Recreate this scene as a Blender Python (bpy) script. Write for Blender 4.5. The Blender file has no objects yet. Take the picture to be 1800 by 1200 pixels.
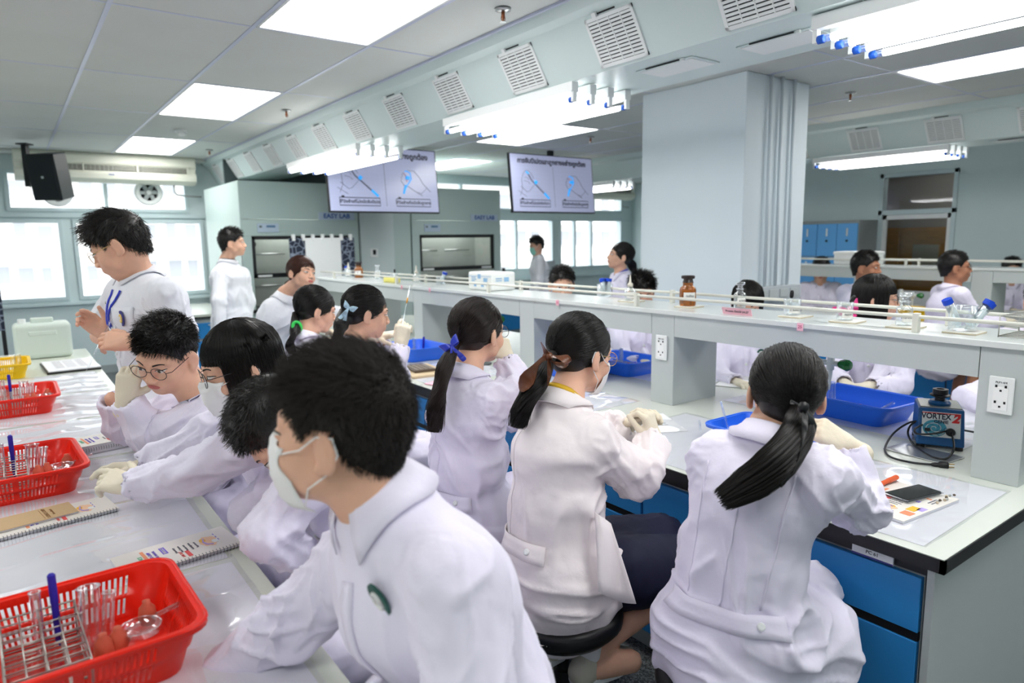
import bpy, math, random
import numpy as np
from mathutils import Vector, Matrix
from mathutils.bvhtree import BVHTree
random.seed(7); rng = np.random.default_rng(7)
PI = math.pi
scene = bpy.context.scene
col = scene.collection

# ------------------------------------------------------------------ camera
EYE = Vector((0.0, 0.0, 1.6))
FPX = 1200.0
_x2 = 900-(FPX*FPX+(435-600)*(400-600))/(10-900)
def _d(u, v): return Vector((u-900, -(v-600), -FPX)).normalized()
AY = _d(10, 435); AX = _d(_x2, 400); AZ = AX.cross(AY)
ROT = Matrix((AX, AY, AZ))
cam_data = bpy.data.cameras.new('camera'); cam = bpy.data.objects.new('camera', cam_data)
col.objects.link(cam)
cam_data.sensor_width = 36; cam_data.lens = 36*FPX/1800
cam_data.clip_start = 0.05; cam_data.clip_end = 200
cam.matrix_world = Matrix.Translation(EYE) @ ROT.to_4x4()
cam_data.dof.use_dof = True; cam_data.dof.focus_distance = 2.15; cam_data.dof.aperture_fstop = 2.8
scene.camera = cam

def at(u, v, D):                     # pixel of the 1800x1200 frame at distance D in front of the camera -> point
    return EYE + ROT @ (Vector(((u-900)/FPX, -(v-600)/FPX, -1.0))*D)
def _ray(u, v): return ROT @ _d(u, v)
def atz(u, v, z): r = _ray(u, v); return EYE + r*((z-EYE.z)/r.z)
def atx(u, v, x): r = _ray(u, v); return EYE + r*(x/r.x)
def aty(u, v, y): r = _ray(u, v); return EYE + r*(y/r.y)

# ------------------------------------------------------------------ world, exposure
world = bpy.data.worlds.new('world'); scene.world = world; world.use_nodes = True
bg = world.node_tree.nodes['Background']
bg.inputs[0].default_value = (0.94, 0.97, 1.0, 1); bg.inputs[1].default_value = 2.6
scene.view_settings.view_transform = 'Standard'; scene.view_settings.look = 'None'
scene.view_settings.gamma = 1; scene.view_settings.use_curve_mapping = False
scene.view_settings.exposure = 0.8
PANEL = 6.0; TUBE = 8.0
try:
    scene.cycles.max_bounces = 7; scene.cycles.transparent_max_bounces = 24
    scene.cycles.transmission_bounces = 8; scene.cycles.glossy_bounces = 4; scene.cycles.diffuse_bounces = 4
    scene.cycles.caustics_reflective = False; scene.cycles.caustics_refractive = False
    scene.cycles.sample_clamp_indirect = 6
    scene.cycles.use_denoising = True
except Exception: pass

# ------------------------------------------------------------------ materials
def srgb(r, g, b):
    f = lambda c: (c/255/12.92) if c/255 <= .04045 else ((c/255+.055)/1.055)**2.4
    return (f(r), f(g), f(b))
_mats = {}
def mat(name, rgb, rough=.5, metal=0, spec=.5, emit=None, estr=0, alpha=1, trans=0, ior=1.45, noise=None, bump=None, coat=0, sheen=0, sss=0, lin=False):
    if name in _mats: return _mats[name]
    m = bpy.data.materials.new(name); m.use_nodes = True; nt = m.node_tree
    b = nt.nodes['Principled BSDF']; c = rgb if lin else srgb(*rgb)
    b.inputs['Base Color'].default_value = (*c, 1); b.inputs['Roughness'].default_value = rough
    b.inputs['Metallic'].default_value = metal; b.inputs['Specular IOR Level'].default_value = spec
    b.inputs['Alpha'].default_value = alpha; b.inputs['Transmission Weight'].default_value = trans; b.inputs['IOR'].default_value = ior
    if coat: b.inputs['Coat Weight'].default_value = coat
    if sheen: b.inputs['Sheen Weight'].default_value = sheen; b.inputs['Sheen Roughness'].default_value = .6
    if sss: b.inputs['Subsurface Weight'].default_value = sss; b.inputs['Subsurface Radius'].default_value = (.012, .005, .003); b.inputs['Subsurface Scale'].default_value = 1
    if emit: b.inputs['Emission Color'].default_value = (*emit, 1); b.inputs['Emission Strength'].default_value = estr
    tc = nt.nodes.new('ShaderNodeTexCoord')
    if noise:                     # (scale, amount, detail[, stretch])
        n = nt.nodes.new('ShaderNodeTexNoise'); n.inputs['Scale'].default_value = noise[0]; n.inputs['Detail'].default_value = noise[2]
        src = tc.outputs['Object']
        if len(noise) > 3:
            mp = nt.nodes.new('ShaderNodeMapping'); mp.inputs['Scale'].default_value = noise[3]; nt.links.new(src, mp.inputs[0]); src = mp.outputs[0]
        nt.links.new(src, n.inputs['Vector'])
        r = nt.nodes.new('ShaderNodeMapRange'); r.inputs['From Min'].default_value = .3; r.inputs['From Max'].default_value = .7
        r.inputs['To Min'].default_value = 1-noise[1]; r.inputs['To Max'].default_value = 1+noise[1]*.5
        nt.links.new(n.outputs[0], r.inputs['Value'])
        mx = nt.nodes.new('ShaderNodeVectorMath'); mx.operation = 'SCALE'; mx.inputs[0].default_value = c
        nt.links.new(r.outputs[0], mx.inputs['Scale']); nt.links.new(mx.outputs[0], b.inputs['Base Color'])
    if bump:                      # (scale, distance, detail[, stretch])
        n = nt.nodes.new('ShaderNodeTexNoise'); n.inputs['Scale'].default_value = bump[0]; n.inputs['Detail'].default_value = bump[2]
        src = tc.outputs['Object']
        if len(bump) > 3:
            mp = nt.nodes.new('ShaderNodeMapping'); mp.inputs['Scale'].default_value = bump[3]; nt.links.new(src, mp.inputs[0]); src = mp.outputs[0]
        nt.links.new(src, n.inputs['Vector'])
        bp = nt.nodes.new('ShaderNodeBump'); bp.inputs['Distance'].default_value = bump[1]; bp.inputs['Strength'].default_value = .8
        nt.links.new(n.outputs[0], bp.inputs['Height']); nt.links.new(bp.outputs[0], b.inputs['Normal'])
    _mats[name] = m; return m
def glass_mat(name, tint=(1, 1, 1), alpha=.16, rough=.02):   # thin clear glass: mostly see-through with a surface sheen
    if name in _mats: return _mats[name]
    m = bpy.data.materials.new(name); m.use_nodes = True; nt = m.node_tree; nt.nodes.clear()
    o = nt.nodes.new('ShaderNodeOutputMaterial'); t = nt.nodes.new('ShaderNodeBsdfTransparent'); g = nt.nodes.new('ShaderNodeBsdfGlossy')
    mx = nt.nodes.new('ShaderNodeMixShader'); f = nt.nodes.new('ShaderNodeLayerWeight'); f.inputs[0].default_value = .35
    r = nt.nodes.new('ShaderNodeMapRange'); r.inputs['To Min'].default_value = alpha*.2; r.inputs['To Max'].default_value = min(1, alpha*2.6)
    t.inputs[0].default_value = (*tint, 1); g.inputs['Roughness'].default_value = rough; g.inputs[0].default_value = (.95, .97, 1, 1)
    nt.links.new(f.outputs['Facing'], r.inputs['Value']); nt.links.new(r.outputs[0], mx.inputs[0])
    nt.links.new(t.outputs[0], mx.inputs[1]); nt.links.new(g.outputs[0], mx.inputs[2]); nt.links.new(mx.outputs[0], o.inputs[0])
    _mats[name] = m; return m

WALL = mat('wall_paint', (212, 228, 230), .6, noise=(1.5, .03, 3))
CEIL = mat('ceiling_tile_paint', (214, 217, 214), .7, noise=(2.5, .03, 3), bump=(300, .0004, 2))
GRIDM = mat('ceiling_grid_metal', (200, 205, 225), .35, .2)
SOFF = mat('soffit_paint', (212, 226, 225), .38, noise=(1, .02, 2))
WHITE = mat('white_enamel', (235, 238, 238), .35)
FRAME = mat('window_frame_paint', (205, 222, 226), .45)
LAM = mat('grey_laminate', (190, 197, 197), .45, noise=(3, .02, 3), bump=(220, .0002, 2))
LAMD = mat('grey_laminate_side', (168, 176, 177), .5, noise=(3, .02, 3))
TOP = mat('worktop_laminate', (215, 220, 212), .22, noise=(6, .02, 4))
EDGE = mat('black_edge', (22, 23, 26), .4)
BLUE = mat('blue_front', (48, 142, 214), .38, noise=(2, .03, 2))
BLUEL = mat('locker_blue', (100, 175, 238), .4)
HOOD = mat('hood_paint', (188, 208, 204), .45, noise=(1.2, .03, 2))
BLACK = mat('black_plastic', (18, 19, 22), .42)
RUBBER = mat('black_vinyl', (20, 21, 24), .38, bump=(350, .0004, 2))
STEEL = mat('steel', (190, 192, 192), .28, .9)
WOOD = mat('cabinet_wood', (158, 115, 48), .5, noise=(6, .25, 6, (1, 1, 8)))
GLASS = glass_mat('clear_glass')
PANE = glass_mat('window_pane', (1, 1, 1), .07)
PLASTIC = glass_mat('clear_plastic', (.97, .97, .98), .3, .12)

# ------------------------------------------------------------------ mesh helpers
class MB:
    def __init__(s): s.v = []; s.f = []
    def add(s, vs, fs):
        o = len(s.v); s.v += [tuple(v) for v in vs]; s.f += [tuple(i+o for i in f) for f in fs]; return s
    def box(s, a, b, M=None):
        x0, y0, z0 = [min(p, q) for p, q in zip(a, b)]; x1, y1, z1 = [max(p, q) for p, q in zip(a, b)]
        vs = [Vector(p) for p in ((x0,y0,z0),(x1,y0,z0),(x1,y1,z0),(x0,y1,z0),(x0,y0,z1),(x1,y0,z1),(x1,y1,z1),(x0,y1,z1))]
        if M is not None: vs = [M @ v for v in vs]
        return s.add(vs, [(0,3,2,1),(4,5,6,7),(0,1,5,4),(1,2,6,5),(2,3,7,6),(3,0,4,7)])
    def prism(s, poly, z0, z1, M=None):
        n = len(poly); vs = [Vector((p[0], p[1], z0)) for p in poly]+[Vector((p[0], p[1], z1)) for p in poly]
        if M is not None: vs = [M @ v for v in vs]
        return s.add(vs, [tuple(range(n))[::-1], tuple(range(n, 2*n))]+[(i, (i+1) % n, n+(i+1) % n, n+i) for i in range(n)])
    def tube(s, pts, r, n=8, closed=False, cap=True):
        pts = [Vector(p) for p in pts]; N = len(pts); rr = r if isinstance(r, (list, tuple)) else [r]*N
        up = None; rings = []
        for i, p in enumerate(pts):
            a = pts[(i-1) % N] if (closed or i) else p; b = pts[(i+1) % N] if (closed or i < N-1) else p
            t = (b-a).normalized() if (b-a).length > 1e-9 else Vector((0, 0, 1))
            if up is None: up = t.orthogonal().normalized()
            up = (up-t*up.dot(t)); up = up.normalized() if up.length > 1e-6 else t.orthogonal().normalized()
            w = t.cross(up); rings.append([p+(up*math.cos(2*PI*k/n)+w*math.sin(2*PI*k/n))*rr[i] for k in range(n)])
        vs = [v for g in rings for v in g]; fs = []
        for i in range(N if closed else N-1):
            j = (i+1) % N
            fs += [(i*n+k, i*n+(k+1) % n, j*n+(k+1) % n, j*n+k) for k in range(n)]
        if cap and not closed: fs += [tuple(range(n))[::-1], tuple((N-1)*n+k for k in range(n))]
        return s.add(vs, fs)
    def lathe(s, prof, n=20, M=None, cap=True):
        vs = [Vector((r*math.cos(2*PI*k/n), r*math.sin(2*PI*k/n), z)) for r, z in prof for k in range(n)]
        if M is not None: vs = [M @ v for v in vs]
        fs = [(i*n+k, i*n+(k+1) % n, (i+1)*n+(k+1) % n, (i+1)*n+k) for i in range(len(prof)-1) for k in range(n)]
        if cap:
            if prof[0][0] > 1e-5: fs.append(tuple(range(n))[::-1])
            if prof[-1][0] > 1e-5: fs.append(tuple((len(prof)-1)*n+k for k in range(n)))
        return s.add(vs, fs)
    def quad(s, a, b, c, d): return s.add([a, b, c, d], [(0, 1, 2, 3)])
def cyl(mb, p, q, r, n=12): return mb.tube([p, q], r, n)
def mesh_of(name, v, f, smooth=False):
    me = bpy.data.meshes.new(name); me.from_pydata([tuple(p) for p in v], [], f); me.update()
    if smooth: me.shade_smooth()
    return me
def obj(name, mb, m, parent=None, smooth=False, bevel=0, seg=2, solid=0, auto=False, loc=None):
    me = mesh_of(name, mb.v, mb.f, smooth) if isinstance(mb, MB) else mb
    if m is not None and not me.materials: me.materials.append(m)
    o = bpy.data.objects.new(name, me); col.objects.link(o)
    if parent is not None: o.parent = parent
    if loc is not None: o.location = loc
    if solid: md = o.modifiers.new('solid', 'SOLIDIFY'); md.thickness = solid; md.offset = 0
    if bevel: md = o.modifiers.new('bevel', 'BEVEL'); md.width = bevel; md.segments = seg; md.limit_method = 'ANGLE'; md.angle_limit = .6
    if auto: me.set_sharp_from_angle(angle=.7) if smooth else None
    return o
def tag(o, label=None, cat=None, group=None, kind=None):
    if label: o['label'] = label
    if cat: o['category'] = cat
    if group: o['group'] = group
    if kind: o['kind'] = kind
    return o
def thing(name, label, cat, loc=(0, 0, 0), rz=0, group=None):
    o = bpy.data.objects.new(name, None); col.objects.link(o); o.location = loc; o.rotation_euler = (0, 0, rz)
    o.empty_display_size = .05
    return tag(o, label, cat, group)
def copy_tree(o, loc=None, rz=None, label=None, parent=None, scale=None):
    c = o.copy(); col.objects.link(c); c.parent = parent
    if loc is not None: c.location = loc
    if rz is not None: c.rotation_euler = (0, 0, rz)
    if label: c['label'] = label
    if scale: c.scale = scale
    for ch in list(o.children): copy_tree(ch, parent=c)
    return c
def struct(name, mb, m, parent=None, **k):
    o = obj(name, mb, m, parent, **k)
    if parent is None: o['kind'] = 'structure'
    return o
def text(name, body, size, m, M, parent=None, extr=.0004, align='CENTER', shear=0, bold=0, sx=1):
    c = bpy.data.curves.new(name, 'FONT'); c.body = body; c.size = size; c.extrude = extr; c.align_x = align; c.align_y = 'CENTER'
    c.shear = shear; c.offset = bold; c.materials.append(m); c.resolution_u = 3
    tmp = bpy.data.objects.new('tmp', c); me = bpy.data.meshes.new_from_object(tmp); bpy.data.objects.remove(tmp)
    me.name = name; o = bpy.data.objects.new(name, me); col.objects.link(o); o.matrix_basis = M @ Matrix.Diagonal((sx, 1, 1, 1))
    if not me.materials: me.materials.append(m)
    if parent is not None: o.parent = parent
    return o
def frameM(o, x, y):                 # matrix with local x, y axes given (z = x cross y), origin o
    x = Vector(x).normalized(); y = Vector(y); y = (y-x*y.dot(x)).normalized(); z = x.cross(y)
    return Matrix.Translation(Vector(o)) @ Matrix((x, y, z)).transposed().to_4x4()

# ------------------------------------------------------------------ room shell
CZ = 2.7; X0, X1, Y0, Y1 = -3.2, 9.2, -2.4, 10.0
FLOOR = mat('speckled_vinyl', (96, 100, 102), .45)
nt = FLOOR.node_tree; b = nt.nodes['Principled BSDF']
tc = nt.nodes.new('ShaderNodeTexCoord'); vo = nt.nodes.new('ShaderNodeTexVoronoi'); vo.inputs['Scale'].default_value = 160
cr = nt.nodes.new('ShaderNodeValToRGB'); cr.color_ramp.elements[0].color = (*srgb(58, 62, 64), 1); cr.color_ramp.elements[1].color = (*srgb(150, 155, 156), 1)
cr.color_ramp.elements[0].position = .25
nt.links.new(tc.outputs['Object'], vo.inputs['Vector']); nt.links.new(vo.outputs['Color'], cr.inputs[0]); nt.links.new(cr.outputs[0], b.inputs['Base Color'])
struct('floor', MB().box((X0, Y0, -.1), (X1+3.4, Y1, 0)), FLOOR)
fl = struct('ceiling', MB().box((X0, Y0, CZ+.04), (X1, Y1, CZ+.14)), CEIL)
gx = [.49+.64*k for k in range(-6, 14)]; gy = [0, -1.9, -.5, .9, 2.38, 3.75, 5.2, 6.6, 8.02, 9.44]
gx = [X0]+[x for x in gx if X0+.1 < x < X1-.1]+[X1]; gy = [Y0]+[y for y in gy[1:]]+[Y1]
SOF1 = (2.2, 3.12); SOF2 = (6.62, 7.5)
panels = [(1.13, 2.38), (1.13, 5.2), (1.13, 8.02), (4.33, 5.2), (4.97, 8.02), (-1.43, 2.38), (-1.43, 5.2), (4.33, -.5), (4.97, .9), (1.13, -.5), (-1.43, -.5)]
tiles = {}
plist = []
for i in range(len(gx)-1):
    for j in range(len(gy)-1):
        a, c_ = gx[i], gx[i+1]; e, g = gy[j], gy[j+1]
        if any(abs(a-px) < .08 and abs(e-py) < .08 for px, py in panels): plist.append((a, c_, e, g)); continue
        w, h = round(c_-a, 3), round(g-e, 3)
        if (w, h) not in tiles:
            t = MB(); t.box((-w/2+.006, -h/2+.006, 0), (w/2-.006, h/2-.006, .03)); tiles[(w, h)] = mesh_of('ceiling_tile', t.v, t.f); tiles[(w, h)].materials.append(CEIL)
        obj('ceiling_tile', tiles[(w, h)], None, fl, loc=((a+c_)/2, (e+g)/2, CZ+random.uniform(0, .0015)))
for x in gx[1:-1]: obj('grid_strip', MB().box((x-.011, Y0, CZ-.003), (x+.011, Y1, CZ+.03)), GRIDM, fl)
for y in gy[1:-1]: obj('grid_strip', MB().box((X0, y-.008, CZ-.0015), (X1, y+.008, CZ+.03)), GRIDM, fl)
PANELM = mat('panel_diffuser', (255, 255, 255), .5, emit=(1, .985, .965), estr=PANEL)
plabel = ['square ceiling light panel', ]
pl_names = {(1.13, 2.38): 'large bright ceiling panel nearest the camera beside the sloped duct', (1.13, 5.2): 'bright ceiling panel between the nearest panel and the smoke detector',
            (1.13, 8.02): 'small-looking ceiling panel in front of the wall air conditioner', (4.33, 5.2): 'ceiling panel beyond the duct, seen under the four-tube light above the shelf',
            (4.97, 8.02): 'far ceiling panel glimpsed to the right of the left television', (-1.43, 2.38): 'ceiling panel above the left table, nearer row', (-1.43, 5.2): 'ceiling panel above the left table, farther row',
            (4.33, -.5): 'ceiling panel out of view on the far side of the duct', (1.13, -.5): 'ceiling panel directly above the aisle, out of view', (-1.43, -.5): 'ceiling panel over the near end of the left table, out of view', (4.97, .9): 'ceiling panel near the right beyond the duct'}
for (a, c_, e, g) in plist:
    key = min(pl_names, key=lambda k: abs(k[0]-a)+abs(k[1]-e))
    t = thing('ceiling_light_panel', pl_names[key], 'ceiling light', ((a+c_)/2, (e+g)/2, CZ))
    w, h = (c_-a)/2, (g-e)/2
    fr = MB()
    for s in (-1, 1):
        fr.box((s*(w-.012), -h+.004, -.004), (s*(w-.026), h-.004, .03)); fr.box((-w+.012, s*(h-.012), -.004), (w-.012, s*(h-.026), .03))
    obj('frame', fr, WHITE, t); obj('diffuser', MB().box((-w+.026, -h+.026, .002), (w-.026, h-.026, .02)), PANELM, t)

# walls with openings
def wall_open(name, axis, pos, thick, a0, a1, z0, z1, holes, m):
    mb = MB()
    us = sorted({a0, a1, *[h[0] for h in holes], *[h[1] for h in holes]}); zs = sorted({z0, z1, *[h[2] for h in holes], *[h[3] for h in holes]})
    for i in range(len(us)-1):
        for j in range(len(zs)-1):
            cu, cz = (us[i]+us[i+1])/2, (zs[j]+zs[j+1])/2
            if any(h[0] < cu < h[1] and h[2] < cz < h[3] for h in holes): continue
            if axis == 'y': mb.box((us[i], pos, zs[j]), (us[i+1], pos+thick, zs[j+1]))
            else: mb.box((pos, us[i], zs[j]), (pos+thick, us[i+1], zs[j+1]))
    return struct(name, mb, m)
wins = [(-2.9, -1.35, .95, 1.93), (-1.25, .58, .95, 1.93), (.68, 2.18, .95, 1.93), (.05, 2.02, 2.02, 2.5), (-2.6, -.05, 2.02, 2.5),
        (5.0, 6.9, 1.05, 2.03), (7.05, 8.38, 1.05, 2.03), (8.5, 9.14, 1.05, 2.03), (5.2, 7.6, 2.12, 2.6), (7.75, 9.14, 2.12, 2.6)]
wins[6] = (6.6, 8.32, 1.05, 2.03); wins[5] = (5.0, 6.5, 1.05, 2.03); wins[7] = (8.45, 10.12, 1.05, 2.03); wins[9] = (8.7, 10.12, 2.12, 2.6); wins[8] = (5.2, 8.5, 2.12, 2.6)
X1B = 10.4
wall_open('wall_far', 'y', Y1, .18, X0, X1B, 0, CZ+.1, wins, WALL)
struct('wall_near', MB().box((X0, Y0-.1, 0), (X1, Y0, CZ+.1)), WALL)
struct('wall_left', MB().box((X0-.1, Y0, 0), (X0, Y1, CZ+.1)), WALL)
a = atx(1550, 290, X1); b_ = atx(1688, 290, X1); wy1, wy0 = a.y, b_.y
wall_open('wall_right', 'x', X1, .14, Y0, 6.6, 0, CZ+.1, [(wy0, wy1, 1.27-1.2, 2.38)], WALL)
# the room steps back beyond the lockers (far window bay)
struct('wall_alcove', MB().box((X1, 6.5, 0), (X1B, 6.6, CZ+.1)).box((X1B, 6.5, 0), (X1B+.1, Y1, CZ+.1)), WALL)
struct('ceiling_alcove', MB().box((X1, 6.5, CZ), (X1B, Y1, CZ+.1)), CEIL)
# windows
def window(n, x0, x1, z0, z1, mull, y=Y1):
    w = thing('window_%d' % n, None, None); w['kind'] = 'structure'
    f = MB(); t = .045
    for xa in (x0, x1-t): f.box((xa, y-.02, z0), (xa+t, y+.1, z1))
    for za in (z0, z1-t): f.box((x0+t, y-.02, za), (x1-t, y+.1, za+t))
    obj('frame', f, FRAME, w, bevel=.003)
    for q in mull: obj('mullion', MB().box((q-.02, y-.01, z0+t), (q+.02, y+.07, z1-t)), FRAME, w)
    xs = [x0+t]+[q for q in mull]+[x1-t]
    for i in range(len(xs)-1): obj('pane', MB().box((xs[i]+.01, y+.03, z0+t-.01), (xs[i+1]-.01, y+.035, z1-t+.01)), PANE, w)
for i, (a, b2, c2, d2) in enumerate(wins):
    mm = {1: [-.35], 2: [1.38], 3: [1.07], 0: [-2.1], 4: [-1.3], 5: [5.7], 6: [7.45], 7: [8.85, 9.28], 8: [6.3, 7.5], 9: [9.35]}[i]
    window(i+1, a, b2, c2, d2, mm)
for nm, (xa, xb) in {'trim_1': (X0, 2.3), 'trim_2': (4.9, X1B)}.items():
    struct(nm, MB().box((xa, Y1-.05, .89), (xb, Y1, .925)).box((xa, Y1-.03, 1.95), (xb, Y1, 2.0)), FRAME, bevel=.004)
struct('baseboard_far', MB().box((X0, Y1-.015, 0), (2.1, Y1, .1)), LAMD)

# sloped service ducts over the benches
def soffit(name, xa, xb):
    prof = [(xa, CZ), (xa+.03, CZ-.055), (xa+.075, CZ-.075), (xa+.21, CZ-.3), (xb-.21, CZ-.3), (xb-.075, CZ-.075), (xb-.03, CZ-.055), (xb, CZ)]
    M = Matrix(((1, 0, 0, 0), (0, 0, 1, 0), (0, 1, 0, 0), (0, 0, 0, 1)))
    y1 = Y1 if xa < 4 else 8.9
    return struct(name, MB().prism([(p[0], p[1]) for p in prof], Y0, y1, M), SOFF)
soffit('trim_3', SOF1[0], SOF1[1]); soffit('trim_4', SOF2[0], SOF2[1])
struct('trim_5', MB().box((SOF1[0]-.012, Y0, CZ-.012), (SOF1[0]+.004, Y1, CZ)).box((SOF1[1]-.004, Y0, CZ-.012), (SOF1[1]+.012, Y1, CZ)), GRIDM)
# grilles on the slanted faces
GRD = mat('grille_dark', (70, 75, 78), .6)
def make_grille(M, label, group):
    t = thing('air_grille', label, 'air grille', group=group); t.matrix_world = M
    w, h = .15, .115
    f = MB()
    for s in (-1, 1): f.box((s*w, -h, 0), (s*(w-.016), h, .008)); f.box((-w, s*h, 0), (w, s*(h-.016), .008))
    for s in (-1, 0, 1): f.box((s*.07-.0025, -h+.016, .003), (s*.07+.0025, h-.016, .008))
    obj('frame', f, WHITE, t); obj('backing', MB().box((-w+.01, -h+.01, .0005), (w-.01, h-.01, .0012)), GRD, t)
    s_ = MB()
    for k in range(12):
        z = -h+.024+k*(2*h-.048)/11; s_.box((-w+.014, z-.0055, .002), (w-.014, z+.0055, .0065))
    o = obj('slats', s_, WHITE, t); o['kind'] = 'stuff'
    k = MB(); k.box((-.06, h+.006, 0), (.05, h+.013, .004)); obj('damper_slot', k, BLACK, t)
    k = MB(); k.box((-.085, h+.0, 0), (-.06, h+.02, .016)); obj('knob', k, WHITE, t)
    return t
def face_frame(xa, side, y):         # origin on the slanted face of a duct
    p0 = Vector((xa+.075, 0, CZ-.075)); p1 = Vector((xa+.21, 0, CZ-.3)); c = (p0+p1)/2; c.y = y
    up = (p0-p1).normalized()
    M = frameM(c, (0, -1, 0), up); return M
ys = [1.65, 2.36, 3.07, 3.79, 4.51, 5.23, 5.94, 6.66, 7.38, 8.11, 8.84, 9.57]
ords = ['white grille on the left duct face, cut by the top edge of the picture', 'large white grille on the duct face above the four-tube light over the shelf'] + \
       ['white grille on the left duct face, %s from the far windows' % s for s in ('tenth', 'ninth', 'eighth', 'seventh', 'sixth', 'fifth', 'fourth', 'third', 'second', 'first')]
for i, y in enumerate(ys): make_grille(face_frame(SOF1[0], 0, y), ords[i], 'grilles on the near duct')
for i, y in enumerate([2.05, 2.75, 3.45, 4.2]):
    make_grille(face_frame(SOF2[0], 0, y), 'grille on the duct over the far right bench, %s' % ['nearest the right picture edge', 'directly above the tube light', 'next to the pillar', 'hidden partly by the pillar'][i], 'grilles on the far duct')
def flat_grille(x, y, z, label):
    t = thing('flat_diffuser', label, 'air diffuser', (x, y, z))
    obj('frame', MB().box((-.1, -.17, -.006), (.1, .17, 0)), SOFF, t, bevel=.003); obj('panel', MB().box((-.085, -.155, -.009), (.085, .155, -.005)), WHITE, t)
    obj('slot', MB().box((-.105, -.1, -.008), (-.1, .1, -.003)), BLACK, t); obj('knob', MB().box((-.112, -.13, -.014), (-.098, -.115, -.003)), WHITE, t)
flat_grille(2.63, 2.25, CZ-.3, 'flat white diffuser under the duct near the end of the four-tube light')
flat_grille(2.68, 1.72, CZ-.3, 'flat white diffuser under the duct beside the brightest tubes')
flat_grille(7.06, 2.3, CZ-.3, 'flat diffuser under the duct above the far right bench')
# pillar
struct('pillar', MB().box((4.1, 2.9, 0), (4.85, 3.84, CZ)), mat('pillar_paint', (221, 232, 238), .55, noise=(1.5, .02, 3)), bevel=.006)
cd = MB()
for x in (4.34, 4.47, 4.62): cd.tube([(x, 2.87, 1.25), (x, 2.875, CZ)], .012, 10)
struct('trim_6', cd, mat('conduit_paint', (214, 224, 230), .5), smooth=True)
cl = thing('trunking_outlets', 'white trunking with sockets at the foot of the conduits on the pillar', 'power outlet', (4.45, 2.86, 1.2))
obj('trunking', MB().box((-.3, -.03, -.05), (.3, .035, .05)), mat('trunking_paint', (186, 194, 198), .5), cl, bevel=.004)
for k in range(4): obj('socket', MB().box((-.24+k*.13, -.036, -.03), (-.14+k*.13, -.03, .03)), LAM, cl, bevel=.002)
struct('trim_7', MB().box((X0, Y1-.3, CZ-.03), (SOF1[0], Y1, CZ-.002)), CEIL)

# ------------------------------------------------------------------ tube lights
TUBEM = mat('lit_tube', (255, 255, 255), .4, emit=(1, .99, .975), estr=TUBE)
CAPB = mat('tube_cap_blue', (20, 90, 200), .4); GT = glass_mat('tube_glass', (.9, .95, 1), .4)
def tube_fixture(x, y0, y1, z, label):
    t = thing('tube_light', label, 'tube light', (x, (y0+y1)/2, z)); h = (y1-y0)/2
    for k in range(4):
        cx = (-.19+k*.127)
        bt = obj('batten', MB().box((cx-.022, -h, .03), (cx+.022, h, .08)), WHITE, t, bevel=.003)
        for s in (-1, 1): obj('lampholder', MB().box((cx-.013, s*h, -.018), (cx+.013, s*(h-.02), .035)), WHITE, t, bevel=.003)
        tb = obj('tube', MB().tube([(cx, -h+.07, -.005), (cx, h-.07, -.005)], .0135, 10), TUBEM, t, smooth=True)
        for s in (-1, 1):
            obj('tube_end', MB().tube([(cx, s*(h-.02), -.005), (cx, s*(h-.07), -.005)], .0135, 10), GT, tb, smooth=True); obj('end_cap', MB().tube([(cx, s*(h-.018), -.005), (cx, s*(h-.04), -.005)], .0155, 10), CAPB, tb, smooth=True)
    return t
tube_fixture(2.66, .15, 1.47, CZ-.385, 'four-tube light at the top right corner of the picture')
tube_fixture(2.66, -1.9, -.6, CZ-.385, 'four-tube light behind the nearest one, out of view')
tube_fixture(2.6, 2.72, 4.0, CZ-.385, 'four-tube light under the duct above the amber bottle')
tube_fixture(2.56, 5.3, 7.0, CZ-.385, 'four-tube light under the duct in front of the left television')
tube_fixture(7.02, 2.72, 4.0, CZ-.385, 'four-tube light over the far right bench by the pillar')
tube_fixture(7.02, 6.9, 8.1, CZ-.385, 'tube light on the far duct glimpsed left of the pillar')

# ------------------------------------------------------------------ ceiling bits
BRASS = mat('sprinkler_brass', (150, 90, 60), .35, .8)
spn = {(2.03, 2.81): 'sprinkler head near the top of the picture by the duct', (5.39, 2.88): 'sprinkler head right of the pillar', (5.21, 5.63): 'sprinkler head above the right television',
       (1.99, 5.85): 'sprinkler head between the second ceiling panel and the duct', (2.03, 8.72): 'small far sprinkler head near the air conditioner'}
for (x, y), lb in spn.items():
    t = thing('sprinkler', lb, 'sprinkler', (x, y, CZ-.003))
    obj('flange', MB().lathe([(.0, 0), (.04, 0), (.038, -.008), (.018, -.012), (0, -.012)], 16), STEEL, t, smooth=True)
    obj('body', MB().lathe([(.009, -.01), (.009, -.035), (.004, -.05), (.004, -.058)], 10), BRASS, t, smooth=True)
    obj('deflector', MB().lathe([(0, -.056), (.016, -.058), (.016, -.061), (0, -.061)], 12), STEEL, t)
    obj('yoke', MB().tube([(.009, 0, -.03), (.012, 0, -.045), (.004, 0, -.058)], .002, 5).tube([(-.009, 0, -.03), (-.012, 0, -.045), (-.004, 0, -.058)], .002, 5), BRASS, t)
t = thing('smoke_detector', 'round white smoke detector on the ceiling', 'smoke detector', (1.47, 7.37, CZ-.003))
obj('base', MB().lathe([(.0, 0), (.06, 0), (.06, -.018), (.05, -.022), (0, -.022)], 20), WHITE, t, smooth=True, auto=True)
obj('sensor', MB().lathe([(.045, -.02), (.04, -.045), (.02, -.055), (0, -.055)], 20), WHITE, t, smooth=True)

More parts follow.
